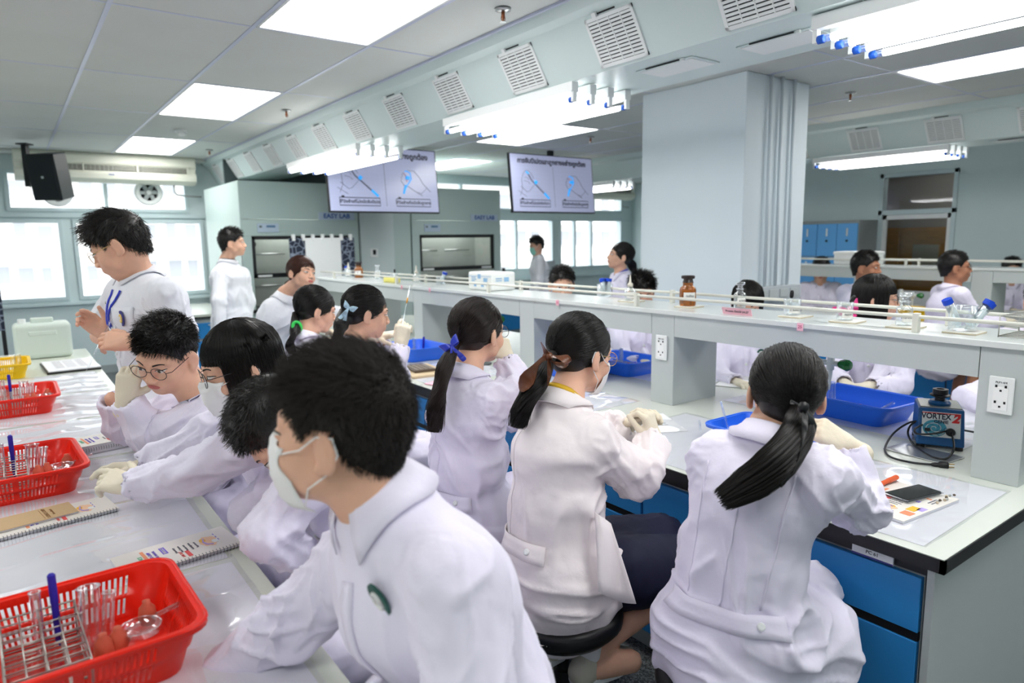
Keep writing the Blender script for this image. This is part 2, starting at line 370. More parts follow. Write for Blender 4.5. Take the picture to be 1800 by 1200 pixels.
# ------------------------------------------------------------------ wall air conditioner, loudspeaker, fans
CREAM = mat('ac_plastic', (225, 226, 212), .45)
def aircon(x0, x1, label, y=9.66):
    L = x1-x0; t = thing('air_conditioner', label, 'air conditioner', ((x0+x1)/2, y, 2.36))
    M = Matrix(((0, 0, 1, 0), (1, 0, 0, 0), (0, 1, 0, 0), (0, 0, 0, 1)))
    prof = [(.26, .02), (.26, .34), (-.0, .34), (-.03, .3), (-.03, .22), (-.0, .19), (-.0, .14), (-.035, .1), (-.02, .04), (.05, 0), (.2, 0)]
    obj('body', MB().prism([(p[0], p[1]) for p in prof], -L/2, L/2, M), CREAM, t, bevel=.006)
    obj('grille_recess', MB().box((-L/2+.1, -.008, .135), (L/2-.1, .03, .205)), BLACK, t)
    lv = MB()
    for z in (.15, .168, .186): lv.box((-L/2+.1, -.02, z-.002), (L/2-.1, -.004, z+.003))
    o = obj('louvre', lv, CREAM, t)
    lv = MB(); n = int(L/.05)
    for k in range(n): xx = -L/2+.1+(L-.2)*k/(n-1); lv.box((xx-.0022, -.008, .138), (xx+.0022, -.004, .2))
    o = obj('fins', lv, CREAM, t); o['kind'] = 'stuff'
    for k in range(4): xx = -L/2+.1+(L-.2)*k/3; obj('divider', MB().box((xx-.008, -.03, .13), (xx+.008, 0, .21)), CREAM, t)
    obj('badge', MB().box((-.03, -.036, .085), (.03, -.028, .095)), mat('badge_blue', (50, 70, 150), .4), t)
    obj('pipe', MB().tube([(L/2-.25, .1, .02), (L/2-.25, .1, -.08), (L/2-.22, .12, -.12), (L/2-.05, .22, -.13), (L/2+.1, .26, -.13)], .012, 8), LAMD, t, smooth=True)
aircon(.16, 2.06, 'long cream wall air conditioner over the left windows', 9.64)
aircon(8.2, 10.1, 'long cream air conditioner high on the far wall beside the pillar', 9.64)
SPK = mat('speaker_black', (26, 32, 36), .5, bump=(500, .0006, 2))
def wall_speaker(p, rz, label, s=1, pole=True):
    t = thing('loudspeaker', label, 'loudspeaker', p, rz); t.scale = (s, s, s)
    R = Matrix.Rotation(.18, 4, 'X')
    obj('cabinet', MB().prism([(-.15, -.14), (.15, -.14), (.09, .15), (-.09, .15)], -.23, .23, R), SPK, t, bevel=.01)
    obj('grille', MB().box((-.135, -.152, -.215), (.135, -.14, .215), R), mat('speaker_cloth', (30, 38, 42), .8, bump=(900, .001, 2)), t)
    obj('badge', MB().box((-.012, -.156, -.01), (.012, -.15, .014), R), STEEL, t)
    obj('bracket', MB().box((-.25, .0, -.05), (-.12, .06, .05)), BLACK, t)
    if pole: obj('pole', MB().box((-.3, .0, -.1), (-.25, .05, .33)).box((-.33, -.03, .32), (-.22, .08, .335)), BLACK, t)
    obj('cable', MB().tube([(-.27, .03, -.1), (-.26, .03, -.17), (-.2, .03, -.2), (-.12, .03, -.19)], .004, 6), WHITE, t)
wall_speaker((.46, 8.6, 2.32), math.radians(-38), 'black loudspeaker on a pole bracket beside the air conditioner', 1.0)
wall_speaker((7.0, 5.9+.3, 2.15), math.radians(10), 'small black loudspeaker behind the right television', .9)
def vent_fan(x, z, label, y=9.945):
    t = thing('window_fan', label, 'fan', (x, y, z))
    M = Matrix.Rotation(PI/2, 4, 'X')
    obj('ring', MB().lathe([(.1, .0), (.165, 0), (.165, .03), (.15, .045), (.105, .045), (.1, .0)], 28, M), WHITE, t, smooth=True, auto=True)
    obj('hub', MB().lathe([(0, .0), (.03, 0), (.03, .04), (0, .045)], 16, M), WHITE, t, smooth=True, auto=True)
    for k in range(6):
        R = Matrix.Rotation(k*PI/3, 4, 'Y')
        obj('blade', MB().box((.025, -.028, -.02), (.105, -.022, .028), R), LAMD, t)
vent_fan(.56, 2.24, 'round white window fan half behind the loudspeaker'); vent_fan(1.54, 2.27, 'round white window fan below the air conditioner')
# ------------------------------------------------------------------ benches
HZ = .8
def bench(x0, x1, y0, y1, label, shelf_z=1.26, cx=None, sup=None, near=False, ztop=HZ, shelf=True, ov=.03, worktop_y=None):
    t = thing('lab_bench', label, 'lab bench', ((x0+x1)/2, y0, 0)); ox, oy = (x0+x1)/2, y0
    B = lambda a, b: ((a[0]-ox, a[1]-oy, a[2]), (b[0]-ox, b[1]-oy, b[2]))
    def add(nm, a, b, m, p=t, **k): aa, bb = B(a, b); return obj(nm, MB().box(aa, bb), m, p, **k)
    xi0, xi1 = x0+ov, x1-ov
    add('carcass', (xi0+.02, y0+.06, .1), (xi1-.02, y1-.03, ztop-.045), LAMD)
    add('plinth', (xi0+.07, y0+.05, 0), (xi1-.07, y1-.05, .1), LAM)
    for yy in (y0+.03, y1-.05):
        for xa, xb in ((xi0, (x0+x1)/2-.004), ((x0+x1)/2+.004, xi1)): add('end_panel', (xa, yy, 0), (xb, yy+.02, ztop-.04), LAM, bevel=.002)
    add('top_rail', (xi0+.012, y0+.05, ztop-.075), (xi1-.012, y1-.05, ztop-.04), EDGE)
    # fronts
    for side in (0, 1):
        if side == 1 and not near: continue
        xf = xi0 if side == 0 else xi1-.018
        y = y0+.062; w = .98; k = 0
        while y+w < y1:
            d = add('drawer_front', (xf, y, ztop-.235), (xf+.018, y+w-.012, ztop-.082), BLUE, bevel=.002)
            add('handle_channel', (xf+.004, y, ztop-.26), (xf+.017, y+w-.012, ztop-.236), BLACK, d)
            for q in (0, 1): add('door', (xf, y+q*w/2+.004*q, .115), (xf+.018, y+(q+1)*w/2-.012, ztop-.262), BLUE, bevel=.002)
            y += w; k += 1
    return t
b1 = bench(1.8, 3.56, .655, 6.75, 'long centre lab bench with grey top, black edge and blue drawer fronts', near=True)
def worktop(x0, x1, y0, y1, z, label, edge=EDGE):
    o = thing('worktop', label, 'worktop', ((x0+x1)/2, y0, z))
    w = (x1-x0)/2
    obj('slab', MB().box((-w+.003, .003, -.026), (w-.003, y1-y0-.003, 0)), TOP, o)
    e = MB()
    e.box((-w, 0, -.038), (-w+.012, y1-y0, -.002)).box((w-.012, 0, -.038), (w, y1-y0, -.002)).box((-w, 0, -.038), (w, .012, -.002)).box((-w, y1-y0-.012, -.038), (w, y1-y0, -.002))
    obj('edging', e, edge, o)
worktop(1.8, 3.56, .655, 6.75, HZ, 'long grey-white worktop with black edge of the centre bench')
t = thing('bench_label', 'small white bench number label on the drawer rail near the corner', 'label', (1.826, .84, .742))
obj('plate', MB().box((-.006, -.055, -.014), (0, .055, .014)), WHITE, t); obj('band', MB().box((-.0065, -.055, -.014), (-.0055, .055, -.009)), mat('ink_blue', (60, 60, 140), .5), t)
INK = mat('ink_dark', (40, 42, 48), .6)
text('lettering', 'PC 61', .014, INK, frameM((-.007, 0, .002), (0, -1, 0), (0, 0, 1)), t)

def shelf_unit(cx, y0, y1, z, legs, label, base=HZ, hw=.165, pitchless=False):
    t = thing('bench_shelf', label, 'shelf', (cx, y0, base))
    h = z-base
    def add(nm, a, b, m, **k): return obj(nm, MB().box((a[0], a[1]-y0, a[2]-base), (b[0], b[1]-y0, b[2]-base)), m, t, **k)
    add('shelf_board', (-hw-.012, y0-.01, z-.022), (hw+.012, y1+.01, z), mat('shelf_laminate', (216, 221, 220), .2, noise=(5, .02, 3)), bevel=.003)
    edges = [y0]+[b for a, b in legs]
    for i, (a, b) in enumerate(legs):
        add('support', (-hw+.001, a, base), (hw-.001, b, z-.022), LAM, bevel=.002)
        c = b; d = legs[i+1][0] if i+1 < len(legs) else y1
        for s in (-1, 1): add('apron', (s*hw, c+.002, z-.125), (s*(hw-.02), d-.002, z-.0225), LAM, bevel=.0015)
    # guard rails: two white rods on each side on short posts
    for s in (-1, 1):
        x = s*(hw-.03)
        r = MB().tube([(x, y0+.01-y0, h+.055), (x, y1-y0, h+.055)], .007, 8)
        obj('guard_rail', r, CREAMR, t, smooth=True)
        yy = y0+.35
        while yy < y1: obj('rail_post', MB().box((x-.012, yy-y0-.01, h), (x+.012, yy-y0+.01, h+.068)), CREAMR, t, bevel=.002); yy += 1.33
    return t
CREAMR = mat('rail_paint', (222, 222, 212), .35)
shelf_unit(2.685, .73, 6.75, 1.262, [(.73, .866), (2.14, 2.28), (3.22, 3.36), (4.6, 4.74), (5.6, 5.74), (6.6, 6.75)], 'long grey raised shelf with white guard rails on the centre bench')
bench(6.1, 7.86, 1.3, 5.35, 'far right lab bench with grey shelf', ztop=.86)
worktop(6.1, 7.86, 1.3, 5.35, .86, 'grey worktop of the far right bench')
shelf_unit(6.98, 1.35, 5.3, 1.31, [(1.35, 1.5), (2.3, 2.46), (3.35, 3.5), (4.4, 4.55), (5.15, 5.3)], 'raised grey shelf on the far right bench behind the seated men', base=.86)

def outlet(p, normal_x, label, w=.07, h=.12, side='x'):
    t = thing('power_outlet', label, 'power outlet', p)
    s = normal_x
    obj('plate', MB().box((0, -w/2, -h/2), (s*.009, w/2, h/2)), WHITE, t, bevel=.003, seg=3)
    obj('insert', MB().box((s*.008, -w*.3, -h*.4), (s*.0105, w*.3, h*.22)), mat('outlet_insert', (245, 246, 246), .3), t, bevel=.0006)
    for k, zc in enumerate((.03, -.022)):
        for yy, zz, hh in ((-.013, zc, .004), (.013, zc, .004), (0, zc-.014, .003)): obj('slot', MB().box((s*.010, yy-.003, zz-hh), (s*.0112, yy+.003, zz+hh)), BLACK, t)
    text('lettering', 'PLP1-4/4', .009, INK, frameM((s*.0095, 0, h*.35), (0, -1, 0), (0, 0, 1)), t)
    return t
outlet((2.519, .797, 1.09), -1, 'white double power outlet on the right end support of the shelf')
outlet((2.519, 2.21, 1.078), -1, 'white double power outlet on the support behind the girl with the brown bow')
outlet((6.814, 1.42, 1.08), -1, 'white double power outlet on the far right bench')

# ------------------------------------------------------------------ left table
LT = thing('lab_table', 'long pale table on the left where the boys work', 'table', (-.4, 1.0, 0))
def addt(nm, a, b, m, **k): return obj(nm, MB().box((a[0]+.4, a[1]-1.0, a[2]), (b[0]+.4, b[1]-1.0, b[2])), m, LT, **k)
TOP2 = mat('table_laminate', (216, 221, 208), .18, noise=(4, .02, 3))
addt('table_top', (-1.25, .25, .765), (.435, 6.33, .8), TOP2, bevel=.004)
addt('cabinet_body', (-1.1, .5, .1), (.2, 6.1, .764), LAMD); addt('plinth', (-1.0, .6, 0), (.12, 6.0, .1), LAM)
for k in range(5): addt('door', (.2, .55+k*1.1, .12), (.218, 1.62+k*1.1, .74), BLUE, bevel=.002)

# plastic covered white sheets
PAPER = mat('paper', (236, 237, 243), .6, noise=(5, .015, 2))
FILM = glass_mat('film', (.99, .99, 1), .17, .09)
def wavy(x0, x1, y0, y1, z, amp, nx, ny, seed, fx=3, fy=3):
    r = np.random.default_rng(seed); ph = r.uniform(0, 6, 8)
    v = []; f = []
    for j in range(ny+1):
        for i in range(nx+1):
            x = x0+(x1-x0)*i/nx; y = y0+(y1-y0)*j/ny
            w = abs(math.sin(y*19+ph[0]+1.2*math.sin(x*4+ph[1])))**7*.8 + abs(math.sin(x*9+ph[2]+.8*math.sin(y*3.3+ph[3])))**9*.7+.5*abs(math.sin((x+y)*11+ph[4]))**8
            v.append((x, y, z+amp*w))
    for j in range(ny):
        for i in range(nx): a = j*(nx+1)+i; f.append((a, a+1, a+nx+2, a+nx+1))
    return v, f
def sheet(x0, x1, y0, y1, z, label, film=True, rot=0, amp=.004, cat='covered paper sheet', group=None, seed=1):
    cx, cy = (x0+x1)/2, (y0+y1)/2
    t = thing('paper_sheet', label, cat, (cx, cy, z), rot, group)
    w, h = (x1-x0)/2, (y1-y0)/2
    obj('paper', MB().box((-w, -h, .0004), (w, h, .0014)), PAPER, t)
    if film:
        v, f = wavy(-w-.012, w+.012, -h-.01, h+.01, .0022, amp, int(w*2/.012), int(h*2/.012), seed)
        o = obj('plastic_cover', mesh_of('plastic_cover', v, f, True), FILM, t)
    return t
nms = ['nearest plastic covered sheet under the big red basket', 'plastic covered sheet under the notebook beside the front boy', 'plastic covered sheet under the gloved hands of the masked girl',
       'plastic covered sheet beneath the closed spiral notebook stack', 'plastic covered sheet beside the third red basket', 'farthest plastic covered sheet by the open clipboard']
for k, (ya, yb) in enumerate([(.95, 1.75), (1.78, 2.38), (2.4, 2.95), (2.98, 3.7), (3.73, 4.4), (4.43, 5.1)]):
    sheet(-.6, .385, ya, yb, .8, nms[k], seed=k+3, amp=.008 if k > 2 else .0045)
# sheets on the centre bench
for k, (xa, xb, ya, yb, rot, lb) in enumerate([(1.84, 2.44, .73, 1.3, .02, 'plastic covered sheet under the phone and notebook'), (1.83, 2.45, 1.4, 2.0, 0, 'plastic covered sheet under the clasped gloves'),
        (1.85, 2.45, 2.3, 2.9, .03, 'white sheet in front of the girl with the blue ribbon'), (1.86, 2.44, 3.3, 3.9, 0, 'white sheet beside the brown calculator'),
        (2.8, 3.5, 1.0, 2.05, 0, 'plastic covered sheet under the big blue basket'), (2.87, 3.5, 2.35, 3.3, 0, 'plastic covered sheet on the far side of the bench')]):
    sheet(xa, xb, ya, yb, HZ, lb, rot=rot, seed=30+k, amp=.003)

# ------------------------------------------------------------------ baskets
def rrect(w, h, r, n=5, sides=None):
    pts = []
    for (cx, cy, a0) in ((w-r, h-r, 0), (-w+r, h-r, 90), (-w+r, -h+r, 180), (w-r, -h+r, 270)):
        for k in range(n+1):
            a = math.radians(a0+90*k/n); pts.append((cx+r*math.cos(a), cy+r*math.sin(a), a0+90*k/n))
    return pts
def basket_mesh(w, h, H, slots=True, r=.045, pitch=.011):
    # perimeter stations: (base position unit data) with flag if the following segment is a slot
    st = []
    def pos(u, side, hw, hh, rr):     # u in [-1,1] along the straight side
        if side == 0: return (hw, u*(hh-rr))
        if side == 1: return (-u*(hw-rr), hh)
        if side == 2: return (-hw, -u*(hh-rr))
        return (u*(hw-rr), -hh)
    stations = []
    for side in range(4):
        L = (h if side in (0, 2) else w)*2-2*r; n = max(4, int(L*.86/pitch)); pad = (1-n*pitch/L)
        us = [-1]
        for k in range(n): a = -1+pad+2*(k*pitch)/L; us += [a+2*.0035/L]
        stations.append([(-1, 0)]); 
        u = -1+pad
        gap = n//2
        for k in range(n):
            if not (gap <= k < gap+1): stations[-1] += [(u, 1), (u+2*.0055/L, 0)]
            u += 2*pitch/L
        stations[-1].append((1, 2))
    rows = [0, .012, H*.42, H*.5, H*.86, H]      # slot rows are 1 and 3
    taper = .86
    per = []
    for z in rows:
        s = taper+(1-taper)*(z/H) + (.02 if z >= H*.5 else 0); hw, hh, rr = w*s, h*s, r*s
        ring = []
        for side in range(4):
            for (u, fl) in stations[side]:
                p = pos(u, side, hw, hh, rr); ring.append((p[0], p[1], z, fl))
            a0 = [0, 90, 180, 270][side]; cc = [(hw-rr, hh-rr), (-hw+rr, hh-rr), (-hw+rr, -hh+rr), (hw-rr, -hh+rr)][side]
            for k in range(1, 5):
                a = math.radians(a0+90*k/5); ring.append((cc[0]+rr*math.cos(a), cc[1]+rr*math.sin(a), z, 0))
        per.append(ring)
    n = len(per[0]); v = [p[:3] for g in per for p in g]; f = []
    for i in range(len(rows)-1):
        for k in range(n):
            if slots and i in (1, 3) and per[i][k][3] == 1: continue
            f.append((i*n+k, i*n+(k+1) % n, (i+1)*n+(k+1) % n, (i+1)*n+k))
    # base: strips with slots
    o = len(v); c = [(0, 0, 0)]
    v += c; 
    for k in range(n): f.append((k, o, (k+1) % n))
    rim = [Vector((p[0], p[1], H)) for p in per[-1]]
    lip = []
    for p in rim: q = Vector((p.x*(1+.012/w), p.y*(1+.012/h), H)); lip.append(q)
    o = len(v); v += [tuple(q) for q in lip]; o2 = len(v); v += [(q.x*1.005, q.y*1.005, H-.01) for q in lip]
    for k in range(n):
        k2 = (k+1) % n; f.append(((len(rows)-1)*n+k, (len(rows)-1)*n+k2, o+k2, o+k)); f.append((o+k, o+k2, o2+k2, o2+k))
    return v, f, lip
REDP = mat('red_plastic', (238, 36, 16), .3, sss=0); YELP = mat('yellow_plastic', (245, 200, 10), .3); BLUP = mat('blue_plastic', (40, 110, 240), .3); WHP = mat('white_plastic', (236, 238, 238), .35)
def basket(p, rz, m, label, w=.185, h=.135, H=.1, slots=True, group=None):
    t = thing('plastic_basket', label, 'basket', p, rz, group)
    v, f, lip = basket_mesh(w, h, H, slots)
    o = obj('tray', mesh_of('tray', v, f, True), m, t, solid=.0028); o.data.set_sharp_from_angle(angle=.6)
    obj('rim', MB().tube(lip, .0042, 6, closed=True), m, t, smooth=True)
    return t
basket((.02, 1.462, .803), math.radians(2), REDP, 'big red slotted basket nearest the camera holding a wire rack', .2, .165, .1, group=None)
basket((-.06, 2.76, .803), math.radians(3), REDP, 'second red basket beside the masked girl\'s gloved hands', .19, .2, .09)
basket((-.06, 4.12, .803), 0, REDP, 'third red basket, farthest red one, before the yellow basket', .19, .2, .09)
basket((-.12, 5.28, .803), 0, YELP, 'yellow slotted basket at the far end of the left table', .16, .18, .09)
basket((3.02, 1.56, .803), math.radians(-4), BLUP, 'big deep blue basket behind the black-ribboned girl', .15, .27, .09, slots=False)
basket((2.98, 2.92, .803), 0, BLUP, 'blue basket seen past the mask of the brown-bow girl', .15, .2, .085, slots=False)
basket((2.24, 4.2, .803), 0, BLUP, 'blue basket in front of the girl holding up a pipette', .15, .2, .09, slots=False)
basket((2.34, 1.5, .803), 0, BLUP, 'shallow blue basket hidden mostly behind the black-ribboned girl', .14, .19, .06, slots=False)
basket((2.62, 2.95, .803), 0, BLUP, 'blue basket between the two ponytailed girls in the middle', .09, .18, .06, slots=False)
basket((6.45, 4.25, .863), 0, YELP, 'yellow basket on the far right bench left of the seated men', .16, .22, .1)
basket((6.5, 2.75, .863), 0, YELP, 'small yellow basket next to the man with glasses', .14, .16, .09)

# wire rack for test tubes
WIRE = mat('rack_wire', (178, 178, 172), .32, .85)
def wire_rack(p, rz, label, w=.055, l=.12, h=.06, nx=3, ny=7, r=.0016, cat='test tube rack'):
    t = thing('tube_rack', label, cat, p, rz)
    fr = MB(); g = MB()
    for z in (0.004, h*.55, h):
        fr.tube([(-w, -l, z), (w, -l, z), (w, l, z), (-w, l, z)], r*1.3, 6, closed=True)
        for i in range(1, nx): x = -w+2*w*i/nx; g.tube([(x, -l, z), (x, l, z)], r, 5)
        for j in range(1, ny): y = -l+2*l*j/ny; g.tube([(-w, y, z), (w, y, z)], r, 5)
    for x in (-w, w):
        for y in (-l, l): fr.tube([(x, y, 0), (x, y, h)], r*1.6, 6)
    obj('frame', fr, WIRE, t, smooth=True); o = obj('grid', g, WIRE, t, smooth=True); o['kind'] = 'stuff'
    return t
GL = glass_mat('lab_glass', (.96, .975, .975), .32, .03)
CORK = mat('orange_rubber', (205, 95, 70), .5)
def tube_glass(p, L, r, label, tilt=(0, 0), group=None, name='test_tube', cat='test tube', rim=True):
    t = thing(name, label, cat, p, group=group); t.rotation_euler = (tilt[0], tilt[1], 0)
    prof = [(.0005, 0), (r*.7, r*.3), (r, r), (r, L-.002)]
    if rim: prof += [(r*1.15, L), (r*1.15, L+.002), (r*.9, L+.002), (r*.9, L-.003)]
    obj('tube', MB().lathe(prof, 14, cap=False), GL, t, smooth=True, solid=.001)
    return t
def pen(p, q, r, m, label, cap=None, name='pen'):
    p, q = Vector(p), Vector(q); t = thing(name, label, 'pen', p); d = (q-p); L = d.length
    M = frameM((0, 0, 0), d.orthogonal(), d.cross(d.orthogonal())) 
    M = Matrix(((*M.to_3x3().row[0], 0), (*M.to_3x3().row[1], 0), (*M.to_3x3().row[2], 0), (0, 0, 0, 1)))
    obj('barrel', MB().lathe([(.0008, 0), (r, .012), (r, L*.62)], 12, M), m, t, smooth=True, auto=True)
    obj('cap', MB().lathe([(r*1.12, L*.6), (r*1.15, L-.004), (r*.6, L)], 12, M), cap or m, t, smooth=True, auto=True)
    return t
def stopper(p, label, s=1, group=None):
    t = thing('rubber_bulb', label, 'rubber bulb', p, group=group)
    obj('bulb', MB().lathe([(.001, 0), (.009*s, .002), (.012*s, .01*s), (.01*s, .024*s), (.005*s, .03*s), (.005*s, .034*s), (0, .035*s)], 14), CORK, t, smooth=True)
    return t
def petri(p, r, label):
    t = thing('watch_glass', label, 'glass dish', p)
    obj('dish', MB().lathe([(.001, .002), (r*.9, .003), (r, .016), (r*1.02, .017)], 24, cap=False), GL, t, smooth=True, solid=.0015)
    obj('rim', MB().tube([(r*1.02*math.cos(k*PI/12), r*1.02*math.sin(k*PI/12), .017) for k in range(24)], .0016, 6, closed=True), glass_mat('rim_glass', (1, 1, 1), .6), t, smooth=True)
    return t
def basket_kit(x, y, z, s, pre, rz=0, mirror=1):
    wire_rack((x-.055*mirror, y, z+.004), rz+math.radians(0), 'steel wire test tube rack in the '+pre, .062, .125, .075, 4, 8, .0015)
    tube_glass((x-.06, y+.07, z+.01), .13, .009, 'tall graduated glass tube standing in the rack of the '+pre)
    tube_glass((x+.02, y+.05, z+.006), .12, .019, 'wide glass tube in the '+pre, (-.12, .05))
    tube_glass((x+.045, y+.03, z+.006), .11, .011, 'narrow glass tube leaning in the '+pre, (-.08, .12))
    pen((x-.03, y+.07, z+.02), (x-.031, y+.085, z+.165), .0065, mat('pen_blue', (45, 40, 170), .35), 'blue marker pen standing in the rack of the '+pre, name='marker_pen')
    for k, (dx, dy) in enumerate([(.035, -.055), (.06, -.045), (.12, .03)]): stopper((x+dx, y+dy, z+.03), 'orange rubber bulb in the '+pre+[' next to the rack', ' between the glass dishes', ' near its far corner'][k], 1.5)
    petri((x+.1, y-.03, z+.045), .036, 'small round glass dish in the '+pre)
    tube_glass((x+.08, y+.03, z+.03), .13, .0045, 'glass pipette resting on the rim of the '+pre, (.25, 1.2), name='glass_pipette', cat='pipette', rim=False)
basket_kit(.04, 1.46, .806, 1, 'big red basket nearest the camera', math.radians(2))
basket_kit(-.02, 2.74, .806, 1, 'second red basket'); basket_kit(-.02, 4.12, .806, 1, 'third red basket')
tube_glass((-.03, 5.3, .806), .12, .012, 'glass tube standing in the yellow basket'); tube_glass((0, 5.32, .806), .12, .011, 'second glass tube standing in the yellow basket, nearer the table edge')
def kit2(x, y, z, pre, n=3):
    for k in range(n): tube_glass((x+.02*k, y+.03*k, z), .13-.01*k, .009, 'test tube in the '+pre+[', tallest', ', middle', ', shortest'][k % 3], (.04*k, -.05))
    stopper((x-.05, y-.1, z+.02), 'orange bulb in the '+pre+', left one', 1.1); stopper((x-.02, y-.13, z+.02), 'orange bulb in the '+pre+', right one', 1.1)
    wire_rack((x-.02, y-.05, z+.002), 0, 'wire rack lying in the '+pre, .05, .13, .04, 3, 8)
kit2(3.0, 1.6, .806, 'big deep blue basket'); kit2(3.0, 2.95, .806, 'blue basket past the masked girl'); kit2(2.24, 4.22, .806, 'blue basket by the pipette girl')
tube_glass((2.98, 1.4, .84), .1, .006, 'glass tube leaning over the corner of the big blue basket', (.9, -.2), name='glass_pipette', cat='pipette', rim=False)
pen((2.93, 1.76, .82), (2.93, 1.79, .94), .008, BLACK, 'black marker standing in the big blue basket', name='marker_pen')
pen((2.24, 4.1, .81), (2.24, 4.08, .96), .007, mat('pen_blue', (45, 40, 170), .35), 'blue marker standing in the basket by the pipette girl', name='marker_pen')
tube_glass((2.2, 1.72, .83), .12, .004, 'clear pipette lying over the shallow blue basket', (.5, -.9), name='glass_pipette', cat='pipette', rim=False)
tube_glass((2.3, 1.66, .83), .12, .004, 'clear pipette standing in the shallow blue basket', (-.2, -.2), name='glass_pipette', cat='pipette', rim=False)
# ------------------------------------------------------------------ implicit surfaces -> meshes
f32 = np.float32
def npv(p): return np.array([p[0], p[1], p[2]], float)
def unit(v): v = np.asarray(v, float); return v/(np.linalg.norm(v)+1e-12)
def rcone(a, b, r1, r2, cut=None):
    a, b = npv(a), npv(b); ba = b-a; L2 = max(ba@ba, 1e-12); R = max(r1, r2)
    def fn(P):
        q = P-a.astype(f32); t = np.clip((q@ba.astype(f32))/f32(L2), 0, 1)
        d = np.sqrt(np.maximum(((q-t[..., None]*ba.astype(f32))**2).sum(-1), 0))-(r1+(r2-r1)*t)
        if cut is not None: d = np.maximum(d, (P-npv(cut[0]).astype(f32))@npv(cut[1]).astype(f32))
        return d
    return fn, np.minimum(a, b)-R, np.maximum(a, b)+R
def ell(c, r, R=None):
    c = npv(c); r = np.array(r, float); M = np.eye(3) if R is None else np.array(R); B = np.abs(M)@r if R is not None else r
    def fn(P):
        q = P-c.astype(f32)
        if R is not None: q = q@M.astype(f32)
        k0 = np.sqrt(((q/r.astype(f32))**2).sum(-1)); k1 = np.sqrt(((q/(r*r).astype(f32))**2).sum(-1))+1e-9
        return k0*(k0-1)/k1
    return fn, c-B, c+B
def esec(a, b, U, ra, rb):
    a, b = npv(a), npv(b); ba = b-a; L = np.linalg.norm(ba); ax = ba/L; U = unit(npv(U)-ax*(npv(U)@ax)); V = np.cross(ax, U)
    R = max(*ra, *rb)
    def fn(P):
        q = P-a.astype(f32); w = q@ax.astype(f32); t = np.clip(w/f32(L), 0, 1); u = q@U.astype(f32); v = q@V.astype(f32)
        rw = ra[0]+(rb[0]-ra[0])*t; rd = ra[1]+(rb[1]-ra[1])*t; m = np.minimum(rw, rd); ww = (w-t*f32(L))
        k = np.sqrt((u/rw)**2+(v/rd)**2+(ww/m)**2)
        return (k-1)*m
    return fn, np.minimum(a, b)-R, np.maximum(a, b)+R
class Field:
    def __init__(s): s.p = []
    def add(s, prim, k=.02, op='u'): s.p.append((prim, k, op)); return s
    def build(s, h, pad=.02):
        lo = np.min([q[0][1] for q in s.p if q[2] == 'u'], 0)-pad; hi = np.max([q[0][2] for q in s.p if q[2] == 'u'], 0)+pad
        n = np.ceil((hi-lo)/h).astype(int)+1; D = np.full(n, .06, f32)
        ax = [(lo[i]+h*np.arange(n[i])).astype(f32) for i in range(3)]
        for (fn, l, u), k, op in s.p:
            m = k+2*h+.004; i0 = np.maximum(np.floor((l-m-lo)/h).astype(int), 0); i1 = np.minimum(np.ceil((u+m-lo)/h).astype(int)+1, n)
            if (i1 <= i0).any(): continue
            sl = tuple(slice(i0[i], i1[i]) for i in range(3))
            P = np.stack(np.meshgrid(ax[0][sl[0]], ax[1][sl[1]], ax[2][sl[2]], indexing='ij'), -1)
            d = fn(P).astype(f32); A = D[sl]
            if op == 'u':
                t = np.clip(.5+.5*(A-d)/k, 0, 1); D[sl] = A+(d-A)*t-k*t*(1-t)
            elif op == 's':
                d = -d; t = np.clip(.5-.5*(A-d)/k, 0, 1); D[sl] = A+(d-A)*t+k*t*(1-t)
            elif op == 'i': D[sl] = np.maximum(A, d)
        return nets(D, lo, h)
def nets(D, lo, h):
    s = D < 0; c = [slice(None, -1), slice(1, None)]
    cor = [(i, j, k) for i in (0, 1) for j in (0, 1) for k in (0, 1)]
    cnt = np.zeros([q-1 for q in D.shape], np.int8)
    for i, j, k in cor: cnt += s[c[i], c[j], c[k]]
    act = (cnt > 0) & (cnt < 8); ii = np.argwhere(act); idx = np.full(act.shape, -1, np.int32); idx[act] = np.arange(len(ii))
    val = {q: D[ii[:, 0]+q[0], ii[:, 1]+q[1], ii[:, 2]+q[2]] for q in cor}
    acc = np.zeros((len(ii), 3)); num = np.zeros(len(ii))
    for q in cor:
        for a in range(3):
            if q[a]: continue
            r = list(q); r[a] = 1; va, vb = val[q], val[tuple(r)]; m = (va < 0) != (vb < 0)
            t = np.where(m, va/np.where(m, va-vb, 1), 0); p = np.array(q, float)[None]+np.zeros((len(ii), 3)); p[:, a] += t
            acc += p*m[:, None]; num += m
    V = lo+(ii+acc/num[:, None])*h
    F = []
    for a in range(3):
        b, c_ = (a+1) % 3, (a+2) % 3
        sa = [slice(None)]*3; sb = [slice(None)]*3; sa[a] = slice(None, -1); sb[a] = slice(1, None)
        ch = s[tuple(sa)] != s[tuple(sb)]; e = np.argwhere(ch)
        e = e[(e[:, b] > 0) & (e[:, c_] > 0) & (e[:, b] < D.shape[b]-1) & (e[:, c_] < D.shape[c_]-1)]
        q = []
        for db, dc in ((-1, -1), (0, -1), (0, 0), (-1, 0)):
            g = e.copy(); g[:, b] += db; g[:, c_] += dc; q.append(idx[g[:, 0], g[:, 1], g[:, 2]])
        q = np.stack(q, 1); flip = s[e[:, 0], e[:, 1], e[:, 2]] == False
        q[flip] = q[flip][:, ::-1]; F.append(q)
    return V, np.concatenate(F)
def vnorm(V, F):
    a, b, c, d = (V[F[:, i]] for i in range(4)); n = np.cross(c-a, d-b); N = np.zeros_like(V)
    for i in range(4): np.add.at(N, F[:, i], n)
    return N/(np.linalg.norm(N, axis=1, keepdims=True)+1e-12)
